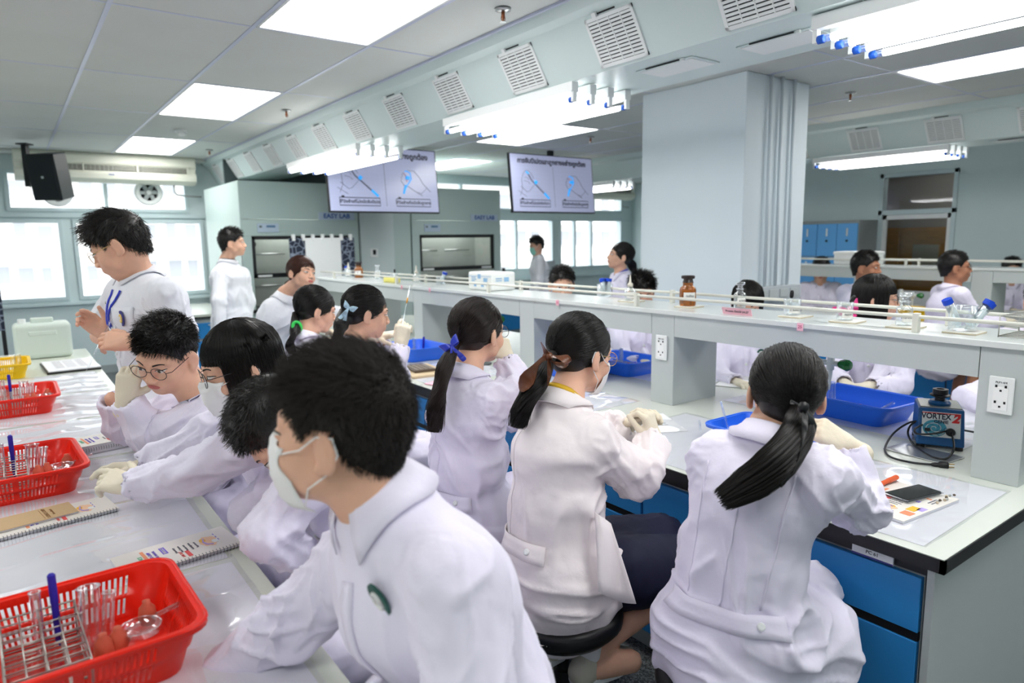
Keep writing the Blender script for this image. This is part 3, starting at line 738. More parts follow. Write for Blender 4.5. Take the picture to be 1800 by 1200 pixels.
def smooth(V, F, it=1, w=.5):
    for _ in range(it):
        S = np.zeros_like(V); C = np.zeros(len(V))
        for i in range(4):
            for j in (1, 3): np.add.at(S, F[:, i], V[F[:, (i+j) % 4]]); np.add.at(C, F[:, i], 1)
        V = V*(1-w)+w*S/C[:, None]
    return V
def fastmesh(name, V, F, smooth_=True):
    me = bpy.data.meshes.new(name); V = np.asarray(V, f32); F = np.asarray(F, np.int32); k = F.shape[1]
    me.vertices.add(len(V)); me.vertices.foreach_set('co', V.ravel()); me.loops.add(F.size); me.loops.foreach_set('vertex_index', F.ravel())
    me.polygons.add(len(F)); me.polygons.foreach_set('loop_start', np.arange(0, F.size, k, dtype=np.int32))
    me.update(calc_edges=True)
    if smooth_: me.shade_smooth()
    return me
def joinVF(parts):
    Vs, Fs, o = [], [], 0
    for V, F in parts: Vs.append(V); Fs.append(F+o); o += len(V)
    return np.concatenate(Vs), np.concatenate(Fs)
_lat = np.random.default_rng(5).uniform(-1, 1, (32, 32, 32)).astype(f32)
def vnoise(P):
    i = np.floor(P).astype(int); f = (P-i); f = f*f*(3-2*f); r = 0
    for a in (0, 1):
        for b in (0, 1):
            for c in (0, 1):
                w = (f[:, 0] if a else 1-f[:, 0])*(f[:, 1] if b else 1-f[:, 1])*(f[:, 2] if c else 1-f[:, 2])
                r = r+w*_lat[(i[:, 0]+a) & 31, (i[:, 1]+b) & 31, (i[:, 2]+c) & 31]
    return r
def ridge(P): return (1-np.abs(vnoise(P)))**2          # sharp crests
def strands(paths, w0, w1, sides=3):   # paths (N,K,3) -> thin tapering tubes
    N, K, _ = paths.shape; T = np.gradient(paths, axis=1); T /= np.linalg.norm(T, axis=2, keepdims=True)+1e-9
    up = np.array([.31, .17, .93]); A = np.cross(T, up); A /= np.linalg.norm(A, axis=2, keepdims=True)+1e-9; B = np.cross(T, A)
    w = np.interp(np.linspace(0, 1, K), [0, .7, 1], [w0, (w0+w1)/2, w1])[None, :, None]
    if np.ndim(w0): w = w
    V = np.stack([paths+w*(A*math.cos(2*PI*s/sides)+B*math.sin(2*PI*s/sides)) for s in range(sides)], 2)   # N,K,S,3
    idx = np.arange(N*K*sides).reshape(N, K, sides)
    a = idx[:, :-1]; b = idx[:, 1:]; F = np.stack([a, np.roll(a, -1, 2), np.roll(b, -1, 2), b], -1).reshape(-1, 4)
    return V.reshape(-1, 3), F

# ------------------------------------------------------------------ people
HAIR = mat('hair_black', (24, 21, 20), .36, spec=.5); HAIRG = mat('hair_soft_black', (44, 40, 38), .6, spec=.3); HAIRB = mat('hair_brown', (66, 36, 27), .38, spec=.5); HAIRS = mat('hair_dark_brown', (38, 27, 23), .36, spec=.55)
COATL = mat('coat_lavender', (236, 231, 250), .75, sheen=.15, bump=(14, .006, 4)); COATW = mat('coat_white', (228, 230, 238), .75, sheen=.15, bump=(14, .006, 4)); COATC = mat('coat_warm_white', (244, 236, 238), .75, sheen=.15, bump=(14, .006, 4))
GLOVE = mat('latex_glove', (232, 222, 200), .5, spec=.4, bump=(90, .0012, 3)); MASKM = mat('mask_white', (240, 240, 240), .8)
EYEW = mat('eye_white', (225, 220, 215), .3); IRIS = mat('iris_dark', (28, 18, 14), .15); LID = mat('lash_dark', (26, 20, 18), .5); LIP = mat('lip', (190, 105, 100), .45)
BROW = mat('brow', (38, 30, 28), .7); NAVY = mat('skirt_navy', (15, 19, 50), .75, bump=(30, .003, 3)); WIREG = mat('glasses_metal', (60, 60, 65), .25, .8); GOLDG = mat('glasses_gold', (190, 160, 110), .25, .8)
LENS = glass_mat('lens', (.97, .98, 1), .12); SHOE = mat('canvas_shoe', (196, 194, 178), .8); SOCK = mat('sock_white', (228, 230, 232), .9); NAILM = None
def skin(t=0): return mat('skin_%d' % t, [(226, 178, 152), (205, 152, 122), (178, 124, 96)][t], .5, spec=.4, sss=.12, noise=(30, .06, 3))
def Rhead(h, pitch=0, roll=0):        # columns: right, forward, up.  heading measured from +Y towards +X
    a = math.radians(h); f = Vector((math.sin(a), math.cos(a), 0)); r = Vector((math.cos(a), -math.sin(a), 0)); u = Vector((0, 0, 1))
    R = Matrix((r, f, u)).transposed()
    return R @ Matrix.Rotation(math.radians(pitch), 3, 'X') @ Matrix.Rotation(math.radians(roll), 3, 'Y')
def head_field(neck_l, female=False, s=1.0, chest=None):
    F = Field(); e = F.add; j = .93 if female else 1.0
    e(ell((0, -.014, .028), (.075, .094, .082)), .01); e(ell((0, .022, -.02), (.064*j, .066, .082)), .03)
    e(ell((0, .03, -.062), (.052*j, .05, .044)), .03); e(ell((0, .062, -.094), (.02*j, .016, .014)), .03)
    for s_ in (-1, 1):
        e(ell((s_*.036, .058, -.036), (.024, .022, .024)), .02); e(rcone((s_*.014, .083, .02), (s_*.046, .066, .019), .009, .009), .014)
        e(ell((s_*.031, .096, -.001), (.017, .012, .0095)), .012, 's'); e(ell((s_*.031, .0775, -.001), (.0145, .0125, .0115)), .006)
        e(rcone((s_*.043, -.005, -.05), (s_*.048, .02, -.072), .016, .014), .02)
    e(rcone((0, .085, .004), (0, .103, -.032), .0075, .0098), .012)
    for s_ in (-1, 1): e(ell((s_*.0115, .097, -.036), (.0085, .0095, .0075)), .006)
    e(ell((0, .083, -.06), (.026, .013, .016)), .015); e(rcone((-.017, .087, -.0575), (.017, .087, -.0575), .0045, .0045), .004); e(rcone((-.014, .087, -.068), (.014, .087, -.068), .0055, .0055), .004)
    e(ell((0, .1035, -.0625), (.02, .006, .0014)), .003, 's')
    for s_ in (-1, 1):
        ra = math.radians(22)*s_
        R = np.array(Matrix.Rotation(ra, 3, 'Z') @ Matrix.Rotation(math.radians(-12), 3, 'X'))
        e(ell((s_*.082, -.013, -.012), (.008, .019, .033), R), .008); e(ell((s_*.0915, -.006, -.008), (.004, .0095, .018), R), .005, 's'); e(ell((s_*.08, -.004, -.038), (.006, .009, .01)), .006)
    nl = npv(neck_l); r = .047 if female else .054
    e(rcone((0, -.02, -.05), nl, r*1.0, r*1.08), .03)
    if chest is not None: e(rcone(nl, npv(chest), .05, .055), .03)
    return F
def cap_field(style, female=False, vol=1.0):
    F = Field()
    if style == 'short':
        F.add(ell((0, -.017, .034), (.0805+.003*vol, .0985+.004*vol, .086+.01*vol)), .01)
        F.add(rcone((0, -.055, -.01), (0, -.058, -.045), .052, .042), .02)
        ys, zs = [-.13, -.05, -.034, -.024, .018, .026, .05, .072, .12], [-.068, -.058, -.02, .02, .02, -.0, .035, .058, .062]
    elif style == 'tail':
        F.add(ell((0, -.017, .034), (.083, .101, .09)), .01); F.add(ell((0, -.05, -.02), (.064, .05, .055)), .02)
        ys, zs = [-.13, -.07, -.03, -.018, .018, .03, .05, .078, .12], [-.075, -.07, -.05, .004, .004, -.005, .03, .062, .07]
    else:
        F.add(ell((0, -.02, .034), (.088, .104, .092)), .01); F.add(ell((0, -.03, -.05), (.085, .08, .08)), .03)
        z0 = -.095 if style == 'bob' else -.10
        ys, zs = [-.13, -.0, .03, .04, .06, .09, .12], [z0, z0, z0, -.02, .028, .03, .03]
    def reg(P): return (np.interp(P[..., 1], ys, zs).astype(f32)-P[..., 2])*f32(.7)
    F.add((reg, np.array([-1, -1, -1.]), np.array([1, 1, 1.])), .001, 'i')
    return F
C0 = np.array([0, -.017, .034])
def to_world(V, R, o): return V@np.array(R).T+npv(o)
def hair_short(rng_, n, L, vol=1.0, part=0, w=.0007, spiky=1.0):
    V, F = cap_field('short', vol=vol).build(.004); N = vnorm(V, F)
    ii = rng_.choice(len(V), n); P = V[ii]+rng_.normal(0, .0012, (n, 3)); Nn = unit3(P-C0)*.6+N[ii]*.4
    top = np.clip((P[:, 2]-.03)/.07, 0, 1)
    flow = np.zeros((n, 3)); flow[:, 1] = .75*top+.1; flow[:, 2] = -.7*(1-top); flow[:, 0] = .5*part*top
    ln = L*(.45+.75*top)*rng_.uniform(.6, 1.15, n); K = 5; t = np.linspace(0, 1, K)[None, :, None]
    nz = .12+.1*spiky; clump = np.stack([vnoise(P*45+k*7) for k in range(3)], 1)*.35; d0 = unit3(Nn*spiky+flow*.6+clump+rng_.normal(0, nz, (n, 3))); d1 = unit3(Nn*.3*spiky-Nn*max(0, .5-spiky)+flow*1.2+clump+rng_.normal(0, nz, (n, 3)))
    paths = P[:, None]-Nn[:, None]*.003+ln[:, None, None]*(d0[:, None]*t*(1-.5*t)+d1[:, None]*t*t*.5)
    return joinVF([(V, F), strands(paths, w, w*.35)])
def unit3(a): return a/(np.linalg.norm(a, axis=-1, keepdims=True)+1e-9)
def eR(d, ax): return 1/np.sqrt((d[..., 0]/ax[0])**2+(d[..., 1]/ax[1])**2+(d[..., 2]/ax[2])**2)
def hair_tail(rng_, n, tie, w=.0008, lift=.004, sidelock=0):
    V, F = cap_field('tail').build(.004); N = vnorm(V, F); keep = rng_.choice(len(V), n)
    tied = unit(np.array(tie)-C0); P = V[keep]; d = unit3(P-C0); K = 10; t = np.linspace(0, 1, K)
    ang = np.arccos(np.clip(d@tied, -1, 1)); out = []
    s = np.sin(ang)+1e-6
    for tt in t:
        q = (np.sin((1-tt)*ang)/s)[:, None]*d+(np.sin(tt*ang)/s)[:, None]*tied[None]; q = unit3(q)
        ax = np.array([.084, .103, .091])+lift*.6
        r0 = np.linalg.norm(P-C0, axis=1); rr = eR(q, ax)
        re = np.linalg.norm(np.array(tie)-C0)
        r = (r0*(1-tt)+re*tt)*.0+rr*(1-tt**3)+re*tt**3
        r = np.maximum(r, 0)+.0015*rng_.normal(0, 1, n)*np.sin(PI*tt)
        r = r*min(1, .93+tt*.5) if tt < .14 else r
        out.append(C0+q*r[:, None])
    paths = np.stack(out, 1)
    return joinVF([(V, F), strands(paths, w, w*.8)])
def tail_strands(rng_, pts, radii, n, w=.0009, K=14, spread=1.0, wave=.004, flat=None):
    pts = np.array([npv(p) for p in pts]); m = len(pts); tt = np.linspace(0, 1, K)
    # smooth the guide with a Catmull-like resample
    ts = np.linspace(0, 1, m); G = np.stack([np.interp(tt, ts, pts[:, i]) for i in range(3)], 1)
    for _ in range(2): G[1:-1] = (G[:-2]+2*G[1:-1]+G[2:])/4
    Rr = np.interp(tt, np.linspace(0, 1, len(radii)), radii); wavy_ = (.008*np.sin(tt*7+1.3)+.004*np.sin(tt*15))*tt
    T = unit3(np.gradient(G, axis=0)); A = unit3(np.cross(T, np.array([.2, .3, .93]))) if flat is None else unit3(np.cross(T, np.tile(npv(flat), (K, 1)))); B = np.cross(T, A)
    th = rng_.uniform(0, 2*PI, n); r = np.sqrt(rng_.uniform(.0, 1, n))
    a = (r*np.cos(th))[:, None]; b = (r*np.sin(th)*.6)[:, None]
    L = np.where(rng_.uniform(0, 1, n) < .3, rng_.uniform(.5, .8, n), 1-np.abs(rng_.normal(0, .1, n)))
    P = np.empty((n, K, 3))
    wv = wave*np.sin(tt[None]*5+(th*3 % 6)[:, None])*tt[None]+rng_.normal(0, .012, n)[:, None]*tt[None]**2
    P[:] = G[None]+A[None]*((a*Rr[None]+wv+wavy_[None])*spread)[..., None]+B[None]*((b*Rr[None])*spread)[..., None]
    # shorten some strands
    S = np.clip(tt[None]*L[:, None], 0, 1)*(K-1); i0 = np.minimum(S.astype(int), K-2); fr = (S-i0)[..., None]
    P = np.take_along_axis(P, i0[..., None], 1)*(1-fr)+np.take_along_axis(P, i0[..., None]+1, 1)*fr
    return strands(P, w, w*.5)
def hair_long(rng_, n, L, w=.0009, fringe=True, zend=-.13, style='bob', fpart=0):
    V, F = cap_field(style).build(.0045)
    # strands leave the crown, run down the sides and hang; the fringe falls to the brows
    ph = rng_.uniform(-PI, PI, n); crown = unit(np.array([0, -.25, 1])); K = 12; tt = np.linspace(0, 1, K); P = np.empty((n, K, 3))
    front = np.abs(ph) < .75
    for k, t in enumerate(tt):
        el = np.where(front, np.interp(t, [0, 1], [80, -3 if fringe else 30]), np.interp(t, [0, .55, 1], [80, 0, 0])); e = np.radians(el)
        x = np.sin(ph)*np.cos(e); y = np.cos(ph)*np.cos(e); z = np.sin(e); q = unit3(np.stack([x, y, z], 1))
        r = eR(q, np.array([.0885, .1045, .0935]))+rng_.normal(0, .001, n)
        p = C0+q*r[:, None]
        if t > .55: p[:, 2] = np.where(front, p[:, 2], p[:, 2]-(t-.55)/.45*(C0[2]-zend)*L*1.0); p[:, 0] = np.where(front, p[:, 0], p[:, 0]*(1-.12*(t-.55)))
        P[:, k] = p
    if not fringe:
        P = P[~(np.abs(ph) < .35)]
    P += rng_.normal(0, .0012, (len(P), 1, 3))
    return joinVF([(V, F), strands(P, w, w*.6)])

def decal(bvh, poly_fn, m, name, parent, off=.0008, ny=6, nx=12, M=None):
    v = []; f = []
    for j in range(ny+1):
        for i in range(nx+1):
            x, z = poly_fn(i/nx, j/ny); hit = bvh.ray_cast(Vector((x, .2, z)), Vector((0, -1, 0)))
            v.append((x, (hit[0].y if hit[0] else .08)+off, z))
    for j in range(ny):
        for i in range(nx): a = j*(nx+1)+i; f.append((a, a+nx+1, a+nx+2, a+1))
    o = obj(name, mesh_of(name, v, f, True), m, parent, solid=.0006); o.matrix_basis = M; return o

def glasses(parent, M, m, round_=True, z0=-.004, lw=.026, lh=.021):
    fr = MB()
    for s in (-1, 1):
        c = Vector((s*.033, .1, z0)); pts = []
        for k in range(20):
            a = 2*PI*k/20; p = .55 if not round_ else 1
            cx = math.copysign(abs(math.cos(a))**p, math.cos(a)); cz = math.copysign(abs(math.sin(a))**p, math.sin(a))
            pts.append(c+Vector((cx*lw, -abs(cx*lw+s*0)*.12, cz*lh)))
        fr.tube(pts, .0011, 6, closed=True)
        le = MB(); le.add([c]+pts, [(0, k+1, (k+1) % 20+1) for k in range(20)])
        o = obj('lens', le, LENS, parent); o.matrix_basis = M
        fr.tube([c+Vector((s*lw, -.003, .006)), (s*.072, .085, z0+.006), (s*.08, .0, z0+.008), (s*.081, -.02, z0-.012)], .0011, 5)
    fr.tube([(-.008, .099, z0+.003), (0, .103, z0+.006), (.008, .099, z0+.003)], .0012, 6)
    o = obj('glasses', fr, m, parent, smooth=True); o.matrix_basis = M
def face_mask(parent, bvh, M, sag=0):
    nx, ny = 18, 12; v = []; f = []
    for j in range(ny+1):
        t = j/ny; z = -.017-.103*t
        wdt = .060*(1-.34*t*t) 
        for i in range(nx+1):
            u = 2*i/nx-1; x = u*wdt; hit = bvh.ray_cast(Vector((x, .25, max(z, -.1))), Vector((0, -1, 0)))
            y = hit[0].y if hit[0] is not None and hit[0].y > -.02 else .02
            ymin = .112-.062*abs(u)**2.0-.02*max(0, t-.55)*2-.012*(1-t)**3*0
            ymin = ymin if .12 < t < .95 else y
            v.append((x, max(y, ymin*.985)+.0035+.0016*math.sin(t*PI*6)**2*(1-abs(u)), z+.006*(1-abs(u))*(1-t)))
    for j in range(ny):
        for i in range(nx): a = j*(nx+1)+i; f.append((a, a+nx+1, a+nx+2, a+1))
    o = obj('face_mask', mesh_of('face_mask', v, f, True), MASKM, parent, solid=.0012); o.matrix_basis = M
    for s in (-1, 1):
        q = [v[(nx+1)*1+(nx if s > 0 else 0)], v[(nx+1)*(ny-1)+(nx if s > 0 else 0)]]
        lp = MB().tube([q[0], (s*.076, .03, -.012), (s*.083, .0, .012), (s*.086, -.026, .012), (s*.087, -.034, -.012), (s*.082, -.02, -.04), (s*.07, .02, -.072), q[1]], .0014, 5)
        k = obj('ear_loop', lp, MASKM, o, smooth=True)
def hand_field(curl, spread=.0, thumb=(.75, .62, -.25), thumb_curl=.3, side=1, glove=True, s=1.0, tf=None):
    F = Field(); xs = [.028, .0095, -.0095, -.028]; Ls = [.071, .079, .073, .057]; fr = .0088 if glove else .0082
    cuff = [(0, -.055, 0), (0, .0, 0)]
    F.add(rcone((0, -.05 if glove else -.07, 0), (0, .012, 0), .0285, .0265), .01)
    if glove: F.add(rcone((0, -.0475, 0), (0, -.046, 0), .0305, .0305), .002)
    for i, x in enumerate(xs):
        F.add(rcone((x*.55, .008, 0), (x, .084-.004*abs(i-1), 0), .0145, .012), .014)
    F.add(ell((.0, .045, -.004), (.034, .04, .014)), .012)
    for i, x in enumerate(xs):
        c = curl[i] if hasattr(curl, '__len__') else curl
        p = np.array([x, .084-.004*abs(i-1), 0]); a = 0; sa = spread*(1.5-i)
        for k, (fl, cc, r) in enumerate(((.45, .9, fr), (.31, 1.2, fr*.95), (.24, .8, fr*.88))):
            a += c*cc; d = np.array([math.sin(sa)*math.cos(a), math.cos(sa)*math.cos(a), -math.sin(a)]); q = p+d*Ls[i]*fl
            F.add(rcone(p, q, r, r*.96), .003 if k else .006); p = q
    p = np.array([.022, .018, -.006]); d = unit(np.array(thumb)); q = p+d*.044; F.add(rcone(p, q, .0145, .0115), .01)
    d2 = unit(d*(1-thumb_curl)+np.array([-.2, 1, -.35])*thumb_curl); F.add(rcone(q, q+d2*.03, .0108, .0092), .004); F.add(rcone(q+d2*.03, q+d2*.03+unit(d2+np.array([-.3, .3, -.2])*thumb_curl)*.022, .0092, .008), .004)
    return F
def make_hand(wrist, fdir, dorsal, curl=.35, side=1, h=.0035, glove=True, s=1.0, **k):
    V, F = hand_field(curl, glove=glove, **k).build(h)
    y = unit(fdir); z = npv(dorsal); z = unit(z-y*(z@y)); x = np.cross(y, z)
    # side=1: thumb on +x of the (x,y,z) frame; side=-1 mirrors
    V = V.copy(); V[:, 0] *= side
    if side < 0: F = F[:, ::-1]
    W = npv(wrist)+s*(V[:, [0]]*x+V[:, [1]]*y+V[:, [2]]*z)
    return W, F

def crease(P, w=.16, k=1.0):            # thin valley lines with soft flanks
    n = vnoise(P); return np.exp(-(n/w)**2)*k-.45*np.minimum(np.abs(n), .6)
def coat_disp(V, N, J, amp, seed):
    rs = np.random.default_rng(seed); off = rs.uniform(0, 30, 3)
    hip, neck = J['hip'], J['neck']; U = unit(J['shR']-J['shL']); A = unit(neck-hip); W = np.cross(A, U)
    q = V-hip; L = np.linalg.norm(neck-hip); t = (q@A)/L; u = q@U; v = q@W
    d = np.zeros(len(V)); st = lambda *a: np.stack(a, 1)+off
    wob = .12*vnoise(V*6+off)
    arm = np.full(len(V), 9.)
    for a, b in ((J['shL'], J['elL']), (J['elL'], J['wrL']), (J['shR'], J['elR']), (J['elR'], J['wrR'])):
        ax = b-a; tt = np.clip(((V-a)@ax)/(ax@ax), .12, 1); arm = np.minimum(arm, np.linalg.norm(V-a-tt[:, None]*ax, axis=1))
    body = np.clip((arm-.06)/.05, 0, 1)
    low = np.clip(1.15-t, 0, 1)
    # long soft pleats down the back and front, tighter gathers near the belt, slanting drags, seat bunching
    d += amp*body*low*.9*crease(st(u*9+wob*8, v*7, t*1.1), .2)
    d += amp*body*.8*np.exp(-((t-.3)/.22)**2)*crease(st((u+t*.12)*19+wob*6, v*14, t*1.7), .2)
    s2 = np.sign(u)*(u*.8+0)+t*.35
    d += amp*body*.75*np.clip(1-np.abs(t-.6)*1.8, 0, 1)*crease(st(s2*17+wob*7, (np.abs(u)-t*.3)*3.2, v*6), .17)
    d += amp*body*.9*np.clip(.35-t, 0, 1)*2*crease(st((t+.35*np.abs(u))*13+wob*9, u*3.5, v*4), .2)
    d += amp*.5*body*(vnoise(V*np.array([5., 5., 4.])+off)*1.0)
    for a, b, c in ((J['shL'], J['elL'], J['wrL']), (J['shR'], J['elR'], J['wrR'])):
        bend = unit(a-b)+unit(c-b); bl = np.linalg.norm(bend); bend = bend/bl if bl > .05 else np.array([0, 0, 1.])
        for (p, q2, w0) in ((a, b, 0), (b, c, 1)):
            ax = q2-p; L2 = np.linalg.norm(ax)+1e-9; ax = ax/L2; r = V-p; s_ = r@ax; rad = r-s_[:, None]*ax; dist = np.linalg.norm(rad, axis=1)
            inside = np.clip(1-np.abs(s_-L2/2)/(L2/2+.07), 0, 1)**.4*np.clip(2.2-dist/.055, 0, 1)
            e1 = unit(bend-ax*(bend@ax)+1e-6); e2 = np.cross(ax, e1); cx = rad@e1/.055; cy = rad@e2/.055
            se = s_-(L2 if w0 == 0 else 0)
            k = 1.15*np.exp(-(se/.085)**2)*np.clip(.55+.6*cx, 0, 1.3)+.3+.5*np.exp(-((s_ if w0 == 0 else s_-L2)/.07)**2)
            tw = s_*15+np.abs(cy)*1.3*(1 if w0 else -1)+wob*10
            d += amp*inside*k*crease(st(cx*.55, cy*.55, tw), .2)
            d += amp*.45*inside*crease(st(s_*3.5+cy*2.2, cx*1.6, cy*1.4+s_*6), .16)
    d += amp*.10*vnoise(V*45+off)
    d = np.clip(d*.95, -.006, .03); return V+N*d[:, None]

def conform(bvh, c, axis_dir, pts, off=.003):
    out = []
    for p in pts:
        p = Vector(p); d = -Vector(axis_dir(p)).normalized(); hit = bvh.ray_cast(p-d*.25, d)
        out.append(tuple((hit[0]-d*off) if hit[0] is not None and (hit[0]-p).length < .2 else p-d*off))
    return out
def ribbon(pts, wdir, w, name, m, parent, solid=.0012):
    pts = [Vector(p) for p in pts]; ws = w if isinstance(w, (list, tuple)) else [w]*len(pts); wd = wdir if isinstance(wdir, list) else [Vector(wdir)]*len(pts)
    v = []; f = []
    for p, ww, d in zip(pts, ws, wd): d = Vector(d).normalized(); v += [p-d*ww/2, p, p+d*ww/2]
    for i in range(len(pts)-1):
        for k in (0, 1): a = i*3+k; f.append((a, a+1, a+4, a+3))
    o = obj(name, mesh_of(name, v, f, True), m, parent, solid=solid)
    md = o.modifiers.new('sub', 'SUBSURF'); md.levels = 1; md.render_levels = 1
    return o
def bow(parent, o, R, m, size=.05, tails=(.12, .1), name='hair_ribbon', tdir=((-.5, 0, -1), (.35, 0, -1))):
    o = Vector(o); X, Y, Z = (Vector(R.col[i]) for i in range(3)); kids = []
    root = None
    for s in (-1, 1):
        pts = []; n = 10
        for k in range(n+1):
            a = 2*PI*k/n; r = size*(1-math.cos(a))/2; pts.append(o+X*s*r*1.0+Z*math.sin(a)*size*.16*1+Y*(-math.sin(a)*size*.3)+Z*r*.25)
        wd = [(Z+Y*.2+X*.3*s*math.sin(PI*k/n)) for k in range(n+1)]
        r = ribbon(pts, wd, [size*.3+size*.65*math.sin(PI*k/n) for k in range(n+1)], name, m, parent)
        root = root or r
    for L, td in zip(tails, tdir):
        d = (X*td[0]+Y*td[1]+Z*td[2]).normalized(); pts = [o+d*L*k/6+Y*(-.01*math.sin(k*1.1))-Y*.006 for k in range(7)]
        ribbon(pts, X.cross(Vector((0,0,.001)))+X, [size*.2+size*.4*min(1, k/4) for k in range(7)], name, m, parent)
    M = Matrix.Translation(o)
    kn = MB().lathe([(0, -size*.16), (size*.14, -size*.12), (size*.17, 0), (size*.14, size*.12), (0, size*.16)], 12, frameM(o, X, Z))
    obj('ribbon_knot', kn, m, parent, smooth=True)

def person(label, head, neck, shL, shR, elL, elR, wrL, wrR, hip, hh=0, pitch=0, roll=0, female=False, tone=0, coat=COATL, kneeL=None, kneeR=None, ankL=None, ankR=None,
           seated=True, hs=1.0, bs=1.0, hair='short', hairL=.03, hairn=3000, hairm=None, part=0, spiky=1.0, tie=None, tail=None, tail_r=None, tail_n=1200, seed=1, res=.008, mask=False, glass=None, eyes=True,
           gloves=(True, True), hands=None, short_sleeve=False, belt=False, amp=.008, collar=True, group=None, coat_len=.0, under=None, face=True, hw=.0008, fringe=True, hres=.0032, zend=-.13, lap=None, sleeve=1.0, placket=True, coverL=.9, slim=1.0, kneed=1.0):
    t = thing('person', label, 'person', (hip[0], hip[1], 0), group=group)
    inv = Matrix.Translation((-hip[0], -hip[1], 0)); off = np.array([hip[0], hip[1], 0.])
    J = {k: npv(v) for k, v in dict(neck=neck, shL=shL, shR=shR, elL=elL, elR=elR, wrL=wrL, wrR=wrR, hip=hip).items()}
    r_ = np.random.default_rng(seed); sk = skin(tone); R = Rhead(hh, pitch, roll); Rn = np.array(R); ho = npv(head)
    HM = inv @ Matrix.Translation(Vector(ho)) @ R.to_4x4() @ Matrix.Scale(hs, 4)
    U = unit(J['shR']-J['shL']); A = unit(J['neck']-J['hip']); Wf = unit(np.cross(A, U))     # U = to the person's right; Wf = forward
    if Wf@np.array([math.sin(math.radians(hh)), math.cos(math.radians(hh)), 0]) < -.35 and False: Wf = -Wf
    # ---- skin
    chest_w = J['neck']-A*.08+Wf*.02
    nl = (Rn.T@(J['neck']+Wf*.012-ho))/hs; cl = (Rn.T@(chest_w-ho))/hs
    V, F = head_field(nl, female, chest=cl).build(hres); HV, HF = V, F
    bvh = BVHTree.FromPolygons([tuple(v) for v in V], [tuple(map(int, f)) for f in F]) if (eyes or mask) else None
    parts = [(to_world(V*hs, Rn, ho)-off, F)]
    core = Field(); core.add(esec(J['hip'], J['neck']-A*.1, U, (.1*bs, .07*bs), (.1*bs, .06*bs)), .02)
    core.add(rcone(J['neck']-A*.1, J['neck']-A*.02, .06, .045), .02)
    for a, b, c in (('shL', 'elL', 'wrL'), ('shR', 'elR', 'wrR')):
        q_ = 1.0 if short_sleeve else .72; core.add(rcone(J['neck']-A*.08, J[a]-A*.01, .036, .034), .01); core.add(rcone(J[a], J[b], .04*q_, .034*q_), .01); core.add(rcone(J[b], J[c], .037*q_, .025), .01)
    kn = {}
    down = np.array([0, 0, -1.])
    for s, k0, a0 in ((-1, kneeL, ankL), (1, kneeR, ankR)):
        kk = npv(k0) if k0 is not None else (J['hip']+U*s*.1+unit(Wf*[1, 1, 0])*.38*bs*kneed+[0, 0, -.03] if seated else J['hip']+U*s*.09+down*.42)
        aa = npv(a0) if a0 is not None else (kk+np.array([0, 0, -1.])*(kk[2]-.09)+(-unit(Wf*[1, 1, 0])*.06 if seated else 0))
        kn[s] = (kk, aa); core.add(rcone(J['hip']+U*s*.08, kk, .065, .046), .02); core.add(rcone(kk, aa, .047, .034), .02); fo = aa+unit(Wf*[1, 1, 0])*.13; fo[2] = aa[2]-.05; core.add(rcone(aa-[0, 0, .052], fo, .038, .034), .02)
    V, F = core.build(.013 if not short_sleeve else .009); parts.append((V-off, F))
    if hands is None: hands = [None, None]
    for i, (w, el) in enumerate((('wrL', 'elL'), ('wrR', 'elR'))):
        if hands[i] is False: continue
        hd = dict(hands[i] or {}); fd = hd.pop('f', None); do = hd.pop('d', None)
        fdir = npv(fd) if fd is not None else unit(J[w]-J[el]); dd = npv(do) if do is not None else np.array([0, 0, 1.])
        side = -1 if i else 1   # thumb side: with fingers forward and back of the hand up, the left hand's thumb is on +x
        V, F = make_hand(J[w], fdir, dd, side=side, h=(.0032 if res < .009 else .0045), glove=gloves[i], s=.95*hd.pop('s', 1) if female else hd.pop('s', 1), **hd)
        if gloves[i]: obj('glove', fastmesh('glove', V-off, F), GLOVE, t)
        else: parts.append((V-off, F))
    BV, BF = joinVF(parts); obj('body', fastmesh('body', BV, BF), sk, t)
    # ---- face
    if eyes and face:
        for s in (-1, 1):
            def alm(u, v, s=s, k=1.0): x = (u-.5)*.031; h = .0050*(1-(2*u-1)**2)**.7*k; return (s*.0315+x, -.001+(v-.5)*2*h+(.0018*(u-.5)*2*s))
            e = decal(bvh, alm, EYEW, 'eye', t, .0006, M=HM)
            decal(bvh, lambda u, v, s=s: (lambda a, r: (s*.031+r*math.cos(a), -.0008+r*math.sin(a)*.86))(u*2*PI, v*.0052), IRIS, 'iris', e, .0012, M=Matrix.Identity(4)) 
            decal(bvh, lambda u, v, s=s: (s*.0315+(u-.5)*.033, -.001+.0052*(1-(2*u-1)**2)**.7+(v-.3)*.0022+.0018*(u-.5)*2*s), LID, 'eyelid_line', e, .0014, 2, 12, M=Matrix.Identity(4))
            decal(bvh, lambda u, v, s=s: (s*(.015+.032*u), .0195+.005*math.sin(u*PI*.8)-.002*u+(v-.5)*.006*(1-.6*u)), BROW, 'eyebrow', t, .0008, 2, 10, M=HM)
        if not mask:
            def lp(u, v): x = (u-.5)*.044; w = (1-(2*u-1)**2)**.6; return (x, -.0625+(v-.5)*.0165*w+.001)
            decal(bvh, lp, LIP, 'lips', t, .0006, M=HM)
    if mask: face_mask(t, bvh, HM)
    if glass: glasses(t, HM, glass)
    # ---- hair
    hm = hairm or HAIR
    if hair == 'short': V, F = hair_short(r_, hairn, hairL, part=part, w=hw, spiky=spiky)
    elif hair == 'tail': V, F = hair_tail(r_, hairn, tie, w=hw)
    else: V, F = hair_long(r_, hairn, 1.0, w=hw, fringe=fringe, zend=zend, style='bob' if hair == 'bob' else 'long')
    W = to_world(V*hs, Rn, ho)-off; ps = [(W, F)]
